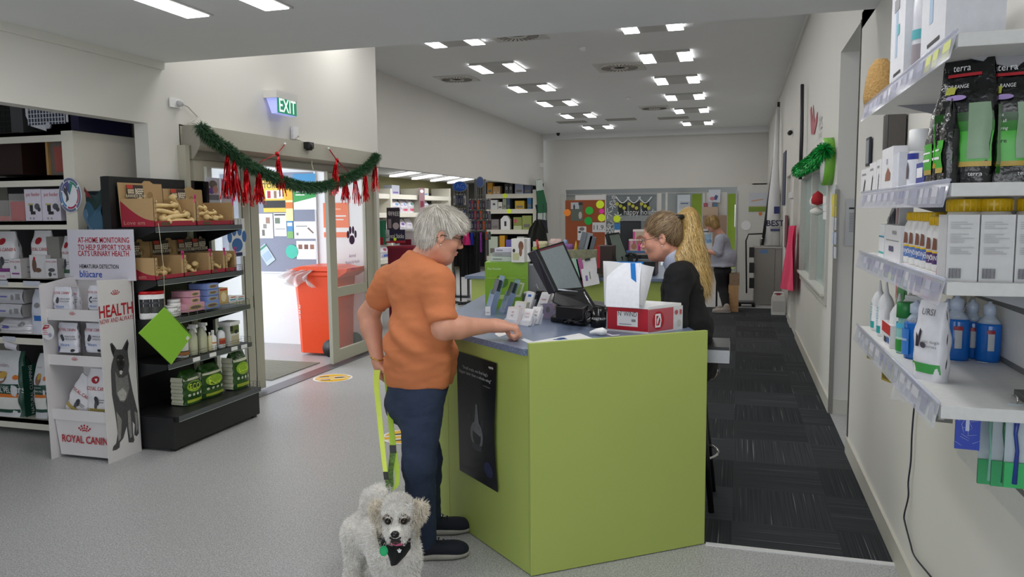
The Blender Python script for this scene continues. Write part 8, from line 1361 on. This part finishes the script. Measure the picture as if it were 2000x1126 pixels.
# ---------------------------------------------------------------- woman in black behind the counter
def woman_black():
    root = thing('person', 'woman with a long blond ponytail and black blazer sitting behind the counter', 'person', (0, 0, 0)); d0 = 4.1
    B = basis(R_(186)); f, l = B @ Vector((1, 0, 0)), B @ Vector((0, 1, 0)); hc = AD(1294, 465, d0); HB = basis(R_(183), R_(9))
    J = dict(B=B, chest=AD(1333, 578, d0 + .02), belly=AD(1340, 645, d0 + .02), pel=AD(1340, 712, d0 + .02), bs=(.125, .16, .15), sh=[AD(1326, 540, d0 - .17), AD(1334, 540, d0 + .2)], el=[AD(1316, 640, d0 - .2), AD(1320, 640, d0 + .22)], wr=[AD(1252, 604, d0 + .0), AD(1246, 600, d0 + .25)])
    hp = V3(J['pel']); J['hip'] = [hp + l * .09, hp - l * .09]; J['kn'] = [hp + l * .1 + f * .40 + Vector((0, 0, -.02)), hp - l * .1 + f * .40 + Vector((0, 0, -.02))]; J['an'] = [J['kn'][0] + Vector((0, 0, -.42)) - f * .16, J['kn'][1] + Vector((0, 0, -.42)) - f * .16]
    s = SDF(); torso(s, J, .9, -.012)
    for i in (0, 1): arm(s, J, i, (.045, .042, .04, .025)); leg(s, J, i, (.08, .058, .05, .036))
    s.C(J['chest'] + Vector((0, 0, .12)), hc + HB @ Vector((-.025, 0, -.06)), .058, .05, .04); T = head(s, hc, HB)
    for i in (0, 1): hand(s, J['wr'][i], f + Vector((0, 0, -.15)), (0, 0, -1), l * (-1 if i == 0 else 1), (.3, .3, .35, .35), .92, .4)
    sdfobj(s, 'body', [skin('#d99c84')], root, .0095, [(hc, .12, .0048)], 1); face_parts(T, HB, root, '#5a6a70', '#8a7468', True, '#b5746a')
    BZ = mt('#0e0e10', .85, amt=.05, scale=120, bump=.1); s = SDF(); torso(s, J, .95, .02); s.E(J['pel'], (.16, .19, .13), np.array(B), .05)
    for i in (0, 1): arm(s, J, i, (.060, .056, .052, .036), .006)
    s.E(J['chest'] + Vector((0, 0, .18)) + f * .04, (.085, .07, .06), np.array(B), .02, True); s.H(V3(J['pel']) - Vector((0, 0, .06)), (0, 0, -1)); sdfobj(s, 'blazer', [BZ], root, .0095, (), 2, fold(1, .008, 5))
    s = SDF(); s.C(J['chest'] + Vector((0, 0, .12)), hc + HB @ Vector((-.03, 0, -.095)), .078, .060, .03); s.H(hc + HB @ Vector((.0, 0, -.098)), np.array(HB @ Vector((.45, 0, .9)))); s.E(hc + HB @ Vector((.03, 0, -.10)), (.055, .052, .03), np.array(HB), .01, True)
    m_sh = nodes_mat('pinstripe_shirt', lambda nt, b: nt.links.new(ramp(nt, tex(nt, 'ShaderNodeTexWave', 60, objco(nt)).outputs[0], [(.3, '#d9dde6'), (.6, '#8f9dc0')]), b.inputs['Base Color'])); sdfobj(s, 'shirt_collar', [m_sh], root, .007, (), 1)
    s = SDF(); s.E(J['pel'] - Vector((0, 0, .03)), (.135, .17, .10), np.array(B), .04)
    for i in (0, 1): leg(s, J, i, (.095, .072, .062, .05), .004, .96)
    sdfobj(s, 'trousers', [mt('#101012', .85)], root, .011, (), 2)
    for i in (0, 1):
        s = SDF(); a = J['an'][i]; Rm = np.array(B); s.E(a + f * .07 - Vector((0, 0, .04)), (.12, .042, .035), Rm, .02); s.C(a, a - Vector((0, 0, .03)), .04, .04, .03); sdfobj(s, 'shoe', [BLACK], root, .009, (), 1)
    s = SDF(); R = np.array(HB); E_ = lambda c, r, k=.03, sub=False: s.E(T(*c), r, R, k, sub); E_((-.010, 0, .050), (.099, .081, .091)); E_((-.055, 0, .0), (.048, .066, .062), .03); E_((.115, 0, -.03), (.062, .13, .088), .012, True); E_((.045, 0, -.085), (.09, .13, .065), .012, True)
    for y in (-1, 1): E_((.0, y * .09, -.012), (.024, .024, .036), .008, True)
    o, P, F = sdfobj(s, 'hair', [mt('#8f7349', .6)], root, .005, (), 2); to, fr, dr = npB(HB, hc)
    Q, N = sample(P, F, 6000, 6); q = to(Q); Nl = N @ R; kn = np.array((-.09, 0, .095)); D = kn - q; D -= (D * Nl).sum(1)[:, None] * Nl; D /= np.linalg.norm(D, axis=1)[:, None] + 1e-6; HC = [mt('#a58a66', .45), mt('#c6ae86', .4), mt('#5e4632', .5), mt('#806650', .45)]; strands('hair_strands', Q + N * .0008, dr(D + Nl * .05 + RNG.normal(size=D.shape) * .05), .04, .001, HC, o, 3, N=N, seed=7)
    m = MB(); m.lathe([(.02, -.014), (.032, -.006), (.032, .008), (.02, .014)], BLACK, T(-.098, 0, .098), 14); m.build('hair_tie', root)
    pt = [AD(*q) for q in ((1330, 424, d0), (1345, 422, d0), (1350, 452, d0), (1351, 490, d0), (1360, 525, d0 - .02), (1370, 552, d0 - .02))]; s = SDF(); rr_ = (.024, .044, .054, .066, .058, .03)
    for a, b, ra, rb in zip(pt[:-1], pt[1:], rr_[:-1], rr_[1:]): s.C(a, b, ra, rb, .03)
    s.C(pt[2], AD(1327, 500, d0 - .05), .038, .03, .03); o, P, F = sdfobj(s, 'ponytail', [mt('#ac8c52', .6)], root, .007, (), 2)
    Q, N = sample(P, F, 9000, 8); pv = np.array([tuple(p) for p in pt]); 
    def flow(X_, d): i = np.argmin(((X_[:, None] - pv[None, :-1]) ** 2).sum(-1), 1); t = pv[i + 1] - pv[i]; t /= np.linalg.norm(t, axis=1)[:, None]; return d * .55 + t * .45
    dd = flow(Q, np.tile(np.array((0, 0, -1.0)), (len(Q), 1))); strands('ponytail_strands', Q, dd + N * .25 + RNG.normal(size=N.shape) * .16, .055 + .045 * RNG.random(len(Q)), .0013, [mt('#c9a45c', .4), mt('#dfc07e', .38), mt('#94723a', .5), mt('#e8d09a', .38)], o, 5, flow, N=N, seed=9, curl=.30)
woman_black()
# ---------------------------------------------------------------- third woman, far down the hall
def woman_far():
    root = thing('person', 'woman with a blond bob, grey blue shirt and black trousers working at the far bench', 'person', (0, 0, 0)); d0 = AZ(1412, 606); d0 = (d0 - CO).dot(Vector(cf))
    B = basis(R_(184)); f, l = B @ Vector((1, 0, 0)), B @ Vector((0, 1, 0)); hc = AD(1391, 437, d0); HB = basis(R_(170), R_(28)); A_ = lambda x, y, dz=0: AD(x, y, d0 + dz)
    J = dict(B=B, chest=A_(1412, 479), belly=A_(1414, 503), pel=A_(1411, 527), bs=(.185, .2, .17), sh=[A_(1406, 468, -.15), A_(1410, 468, .17)], el=[A_(1404, 494, -.2), A_(1402, 494, .2)], wr=[A_(1376, 490, -.1), A_(1374, 488, .1)], hip=[A_(1408, 534, -.09), A_(1412, 534, .09)], kn=[A_(1412, 563, -.08), A_(1416, 563, .1)])
    g0, g1 = AZ(1418, 611), AZ(1424, 606); J['an'] = [Vector((g0.x, g0.y, .09)), Vector((g1.x, g1.y, .09))]
    s = SDF(); torso(s, J, .95, -.01)
    for i in (0, 1): arm(s, J, i, (.05, .046, .042, .028)); leg(s, J, i, (.085, .06, .05, .04))
    s.C(J['chest'] + Vector((0, 0, .12)), hc + HB @ Vector((-.025, 0, -.06)), .06, .05, .04); T = head(s, hc, HB)
    for i in (0, 1): hand(s, J['wr'][i], f + Vector((0, 0, -.2)), (0, 0, -1), l * (-1 if i == 0 else 1), (.4, .4, .4, .4), .95)
    sdfobj(s, 'body', [skin('#d39c85')], root, .012, [(hc, .11, .008)], 1); face_parts(T, HB, root, ear=False)
    s = SDF(); torso(s, J, .97, .02); s.E(J['pel'] + Vector((0, 0, .04)), (.2, .21, .12), np.array(B), .05)
    for i in (0, 1): s.F(J['sh'][i], V3(J['el'][i]).lerp(V3(J['wr'][i]), .25), .07, .062, .04); s.C(J['sh'][i], J['el'][i], .068, .06, .04)
    s.H(A_(1409, 520), (0, 0, -1)); sdfobj(s, 'shirt', [nodes_mat('fine_checked_shirt', lambda nt, b: nt.links.new(ramp(nt, tex(nt, 'ShaderNodeTexWave', 40, objco(nt)).outputs[0], [(.3, '#8d93a6'), (.6, '#b6bac8')]), b.inputs['Base Color']))], root, .013, (), 2, fold(.7, .01, 2))
    s = SDF(); s.E(J['pel'], (.14, .17, .12), np.array(B), .05)
    for i in (0, 1): leg(s, J, i, (.1, .078, .068, .055), .004, .85)
    sdfobj(s, 'trousers', [mt('#121215', .85)], root, .013, (), 2)
    for i in (0, 1): shoe('shoe', J['an'][i], f, root, mt('#a39c94', .8))
    s = SDF(); R = np.array(HB); E_ = lambda c, r, k=.03, sub=False: s.E(T(*c), r, R, k, sub); E_((-.012, 0, .045), (.11, .095, .1)); E_((-.03, 0, -.03), (.075, .088, .075), .03); E_((.12, 0, -.03), (.065, .13, .08), .015, True); o, P, F = sdfobj(s, 'hair', [mt('#b08f58', .6)], root, .008, (), 2)
    Q, N = sample(P, F, 2500, 3); q = npB(HB, hc)[0](Q); Nl = N @ R; D = q - np.array((-.03, 0, .16)); D -= (D * Nl).sum(1)[:, None] * Nl; D /= np.linalg.norm(D, axis=1)[:, None] + 1e-6; strands('hair_strands', Q, (D + Nl * .1) @ R.T, .06, .002, [mt('#c9a868', .45), mt('#8f6f42', .5)], o, 2, N=N, seed=2)
woman_far()
# ---------------------------------------------------------------- small white dog
def dog():
    root = thing('dog', 'small curly white dog in a black harness standing beside the woman in orange', 'dog', (0, 0, 0)); tc = -Vector(cf); rt = Vector(cr); up = Vector((0, 0, 1))
    hc = AD(778, 1001, 3.06); A = AZ(752, 1186); Bf = AZ(800, 1186); Hh = AZ(690, 1138); H2 = AZ(722, 1128); chest = AD(772, 1078, 3.14); wth = AD(762, 1050, 3.2); rump = AD(714, 1040, 3.42); bl = AD(754, 1076, 3.23)
    s = SDF(); s.C(rump, wth, .072, .074, .05); s.C(bl, chest, .062, .072, .05); s.E(chest, .075, None, .05); s.C(wth, hc, .055, .05, .04)
    fu = Vector((tc.x, tc.y, -.12)).normalized(); sd = Vector((0, 0, 1)).cross(fu).normalized() * -1; HB = Matrix((fu, sd, fu.cross(sd) * 1)).transposed(); R = np.array(HB); T = lambda x, y, z: hc + fu * x + rt * y + up * z
    s.E(T(0, 0, .004), (.066, .062, .062), R, .03); s.E(T(.050, 0, -.046), (.044, .045, .033), R, .025); s.E(T(.045, 0, -.062), (.036, .036, .028), R, .025); s.C(T(-.01, 0, -.04), T(-.03, 0, -.1), .055, .06, .04)
    for y in (-1, 1): s.E(T(.045, y * .033, .018), (.02, .022, .014), R, .012)
    s.E(T(-.005, -.080, -.002), (.022, .024, .046), np.array(HB @ Matrix.Rotation(.35, 3, 'X')), .025); s.E(T(-.005, .080, .0), (.022, .024, .046), np.array(HB @ Matrix.Rotation(-.35, 3, 'X')), .025)
    for p, q in ((A, chest + rt * -.05), (Bf, chest + rt * .045)): e = V3(p); el = Vector((q.x * .6 + e.x * .4, q.y * .6 + e.y * .4, .18)) - tc * .02; s.C(q, el, .05, .04, .04); s.C(el, (e.x, e.y, .04), .037, .032, .03); s.E((e.x + tc.x * .02, e.y + tc.y * .02, .028), (.036, .036, .028), None, .02)
    for p, q in ((Hh, rump + rt * -.03), (H2, rump + rt * .05)): e = V3(p); kn_ = Vector((q.x, q.y, .2)) + tc * .035; hk = Vector((e.x, e.y, .11)) - tc * .045; s.C(q, kn_, .072, .055, .04); s.C(kn_, hk, .05, .034, .03); s.C(hk, (e.x, e.y, .035), .032, .03, .025); s.E((e.x + tc.x * .02, e.y + tc.y * .02, .028), (.034, .034, .028), None, .02)
    t0 = rump + up * .06; s.C(t0, AD(728, 975, 3.42), .03, .035, .03); s.C(AD(728, 975, 3.42), AD(745, 966, 3.36), .04, .045, .03)
    s.H((0, 0, .002), (0, 0, -1)); s.E(T(.088, 0, -.068), (.02, .017, .008), R, .006, True)
    WF = [mt('#f8f5ef', .85), mt('#ece7de', .9), mt('#ffffff', .8)]; CF_ = [mt('#eee6d6', .85), mt('#e2d6c0', .9), mt('#f4eee2', .8)]
    o, P, F = sdfobj(s, 'body', [mt('#f2eee6', .9)], root, .008, [(hc, .11, .005)], 2)
    to = lambda Q: np.stack([(Q - np.array(hc)) @ np.array(v) for v in (fu, rt, up)], 1)
    def keep(C): q = to(C); e = np.ones(len(C)); return e * np.where((np.hypot(np.abs(q[:, 1]) - .031, q[:, 2] + .001) < .0125) & (q[:, 0] > .02), 0, 1) * np.where((q[:, 0] > .06) & (np.abs(q[:, 1]) < .02) & (q[:, 2] < -.024), 0, 1) * np.where((q[:, 0] > -.01) & (q[:, 2] < -.10) & (q[:, 2] > -.175) & (np.abs(q[:, 1]) < .045), 0, 1) * np.where(np.linalg.norm(q, axis=1) < .14, 2.2, 1)
    Q, N = sample(P, F, 56000, 2, keep); q = to(Q); ear = (np.abs(q[:, 1]) > .058) & (np.linalg.norm(q, axis=1) < .15); hd = np.linalg.norm(q, axis=1) < .115; face = hd & (q[:, 0] > .03)
    L = np.where(face, .009, np.where(ear, .024, np.where(hd, .017, .018))) * (.7 + .6 * RNG.random(len(Q))); D = N * .75 + RNG.normal(size=N.shape) * .42 + np.array((0, 0, -.55)) * np.where(face, .3, 1)[:, None]
    top = hd & (q[:, 2] > .05); D[top] += np.array((0, 0, .5)); D /= np.linalg.norm(D, axis=1)[:, None]
    eye = (np.hypot(np.abs(q[:, 1]) - .031, q[:, 2] + .001) < .021) & (q[:, 0] > .02); strands('eye_patch_fur', Q[eye], D[eye], L[eye], .0013, [mt('#6f6055', .9), mt('#a8957f', .9)], o, 3, seed=8, curl=.5); ear &= ~eye; fm = ~ear & ~eye; strands('fur', Q[fm], D[fm], L[fm], .0013, WF, o, 3, seed=3, curl=.55); strands('ear_fur', Q[ear], D[ear], L[ear], .0014, CF_, o, 3, seed=4, curl=.5)
    m = MB(); nz = T(.097, 0, -.036); m.lathe([(.001, .014), (.011, .011), (.0175, .003), (.014, -.008), (.004, -.014)], mt('#121112', .25), nz, 16); m.build('nose', root)
    m = MB()
    for y in (-1, 1): c = T(.062, y * .031, -.001); m.lathe([(.0001, .0135)] + [(.0135 * math.sin(a), .0135 * math.cos(a)) for a in np.linspace(.3, 2.9, 8)], mt('#17100c', .08), c, 16)
    m.build('eyes', root)
    m = MB(); m.tube([T(.094, y, -.056 - .005 * math.cos(y * 80) + abs(y) * .25) for y in np.linspace(-.022, .022, 9)], .0035, mt('#1a1414', .5), 6); m.tube([T(.088, y, -.078 + abs(y) * .5) for y in np.linspace(-.019, .019, 9)], .0045, mt('#2a1d1c', .5), 6); m.disc(T(.091, 0, -.066), .018, mt('#1c0f10', .5), rt, up, 16, .012); m.build('mouth', root)
    m = MB(); m.grid(lambda u, v: T(.078 + .018 * v, (u - .5) * .022, -.072 + .003 * math.sin(u * PI)), 6, 4, mt('#b3706c', .4)); m.build('tongue', root)
    # harness bib
    HK = mt('#0c0c0e', .8, amt=.05); Lp = [(735, 1030), (736, 1048), (741, 1066), (757, 1082), (763, 1104)]; Rp = [(806, 1044), (808, 1056), (803, 1068), (792, 1086), (776, 1102)]; Mp = [(772, 1056), (772, 1066), (772, 1078), (772, 1090), (769, 1104)]
    def bib(u, v): i = min(int(v * 4), 3); f = v * 4 - i; L_ = [Lp[i][k] * (1 - f) + Lp[i + 1][k] * f for k in (0, 1)]; R2 = [Rp[i][k] * (1 - f) + Rp[i + 1][k] * f for k in (0, 1)]; M_ = [Mp[i][k] * (1 - f) + Mp[i + 1][k] * f for k in (0, 1)]; a = (1 - u) ** 2; b = 2 * u * (1 - u); c = u * u; mx = [2 * M_[k] - .5 * (L_[k] + R2[k]) for k in (0, 1)]; return AD(a * L_[0] + b * mx[0] + c * R2[0], a * L_[1] + b * mx[1] + c * R2[1], 3.07 - .06 * math.sin(u * PI) ** .7 + .02 * (1 - v))
    m = MB().grid(bib, 20, 14, HK).grid(lambda u, v: bib(u, v) + Vector(cf) * .008, 20, 14, HK); m.build('harness', root)
    c = AD(780, 1076, 2.99); m = MB(); m.disc(c, .006, WHITE, rt, up, 12); [m.disc(c + rt * a + up * b, .0028, WHITE, rt, up, 8) for a, b in ((-.006, .005), (0, .009), (.006, .005))]; m.build('paw_badge', root)
    m = MB(); m.tube([AD(x, y, d) for x, y, d in ((752, 1046, 3.05), (757, 1057, 3.02), (766, 1061, 3.0), (778, 1063, 2.995), (790, 1060, 3.0), (800, 1052, 3.04))], .006, mt('#2c2228', .6), 8); m.tube([AD(x, y, d) for x, y, d in ((764, 1059, 2.998), (774, 1062, 2.992), (786, 1061, 2.992))], .0075, mt('#c85a80', .5), 8); m.build('collar', root)
    c = AD(749.5, 1075, 2.97); m = MB().disc(c, .0165, mt('#1fa866', .35), rt, up, 22, .021, tc * .002); m.disc(c + tc * .003, .011, mt('#23b872', .4), rt, up, 18, .014); m.build('tag', root); MB().tube([AD(749, 1064, 2.98), AD(751, 1059, 2.985), AD(754, 1064, 2.985), AD(752, 1068, 2.98)], .001, CHROME, 5).build('tag_ring', root)
dog()
# leash
def ribbon(mb, pts, wpx, m, th=.0015, tw=0.0):
    P = smooth_path([AD(*p) for p in pts]); n = len(P); rows = []; rt = Vector(cr)
    for i, p in enumerate(P):
        w = (wpx[0] + (wpx[1] - wpx[0]) * i / (n - 1)) / 1500 * 3.5 / 2; sdv = (rt * math.cos(tw * i / n) + Vector(cf) * math.sin(tw * i / n)) * w; b = Vector(cf) * th; rows += [p - sdv - b, p + sdv - b, p + sdv + b, p - sdv + b]
    mb.add(rows, [(i * 4 + k, i * 4 + (k + 1) % 4, (i + 1) * 4 + (k + 1) % 4, (i + 1) * 4 + k) for i in range(n - 1) for k in range(4)], m, False)
t = thing('leash', 'lime yellow dog leash held by the woman in orange and clipped to the dog', 'leash', (0, 0, 0)); LY = mt('#d3e65c', .5, amt=.02); LG = mt('#a8c83c', .55); PT = mt('#4f6f2a', .6, amt=.6, scale=90)
m = MB(); ribbon(m, [(737, 722, 3.66), (735, 745, 3.63), (740, 800, 3.56), (747, 870, 3.46), (753, 925, 3.38)], (13, 8), LY); m.build('front_strap', t)
m = MB(); ribbon(m, [(752, 728, 3.66), (757, 760, 3.64), (763, 820, 3.56), (768, 872, 3.48)], (7, 12), LG, tw=.3); ribbon(m, [(770, 880, 3.47), (776, 925, 3.42), (774, 948, 3.38), (764, 958, 3.36)], (11, 7), LG, tw=.5); m.build('back_strap', t)
m = MB(); ribbon(m, [(767, 869, 3.468), (768, 884, 3.465)], (12.5, 12.5), BLACK, .003); m.build('black_stitching', t); m = MB(); ribbon(m, [(753, 921, 3.378), (755, 936, 3.37)], (9, 9), BLACK, .003); m.build('black_stitching', t)
m = MB(); ribbon(m, [(767, 884, 3.462), (763, 920, 3.42), (764, 948, 3.38), (762, 960, 3.36)], (11, 8), PT, .002); ribbon(m, [(755, 936, 3.37), (757, 950, 3.35), (759, 960, 3.34)], (6, 5), PT, .002); m.build('patterned_handle', t)
MB().tube([AD(760, 958, 3.34), AD(757, 964, 3.33), AD(760, 972, 3.31), AD(763, 964, 3.33), AD(760, 958, 3.34)], .0018, CHROME, 6).tube([AD(760, 970, 3.31), AD(761, 985, 3.27), AD(762, 1010, 3.22)], .0022, CHROME, 6).build('metal_clip', t)
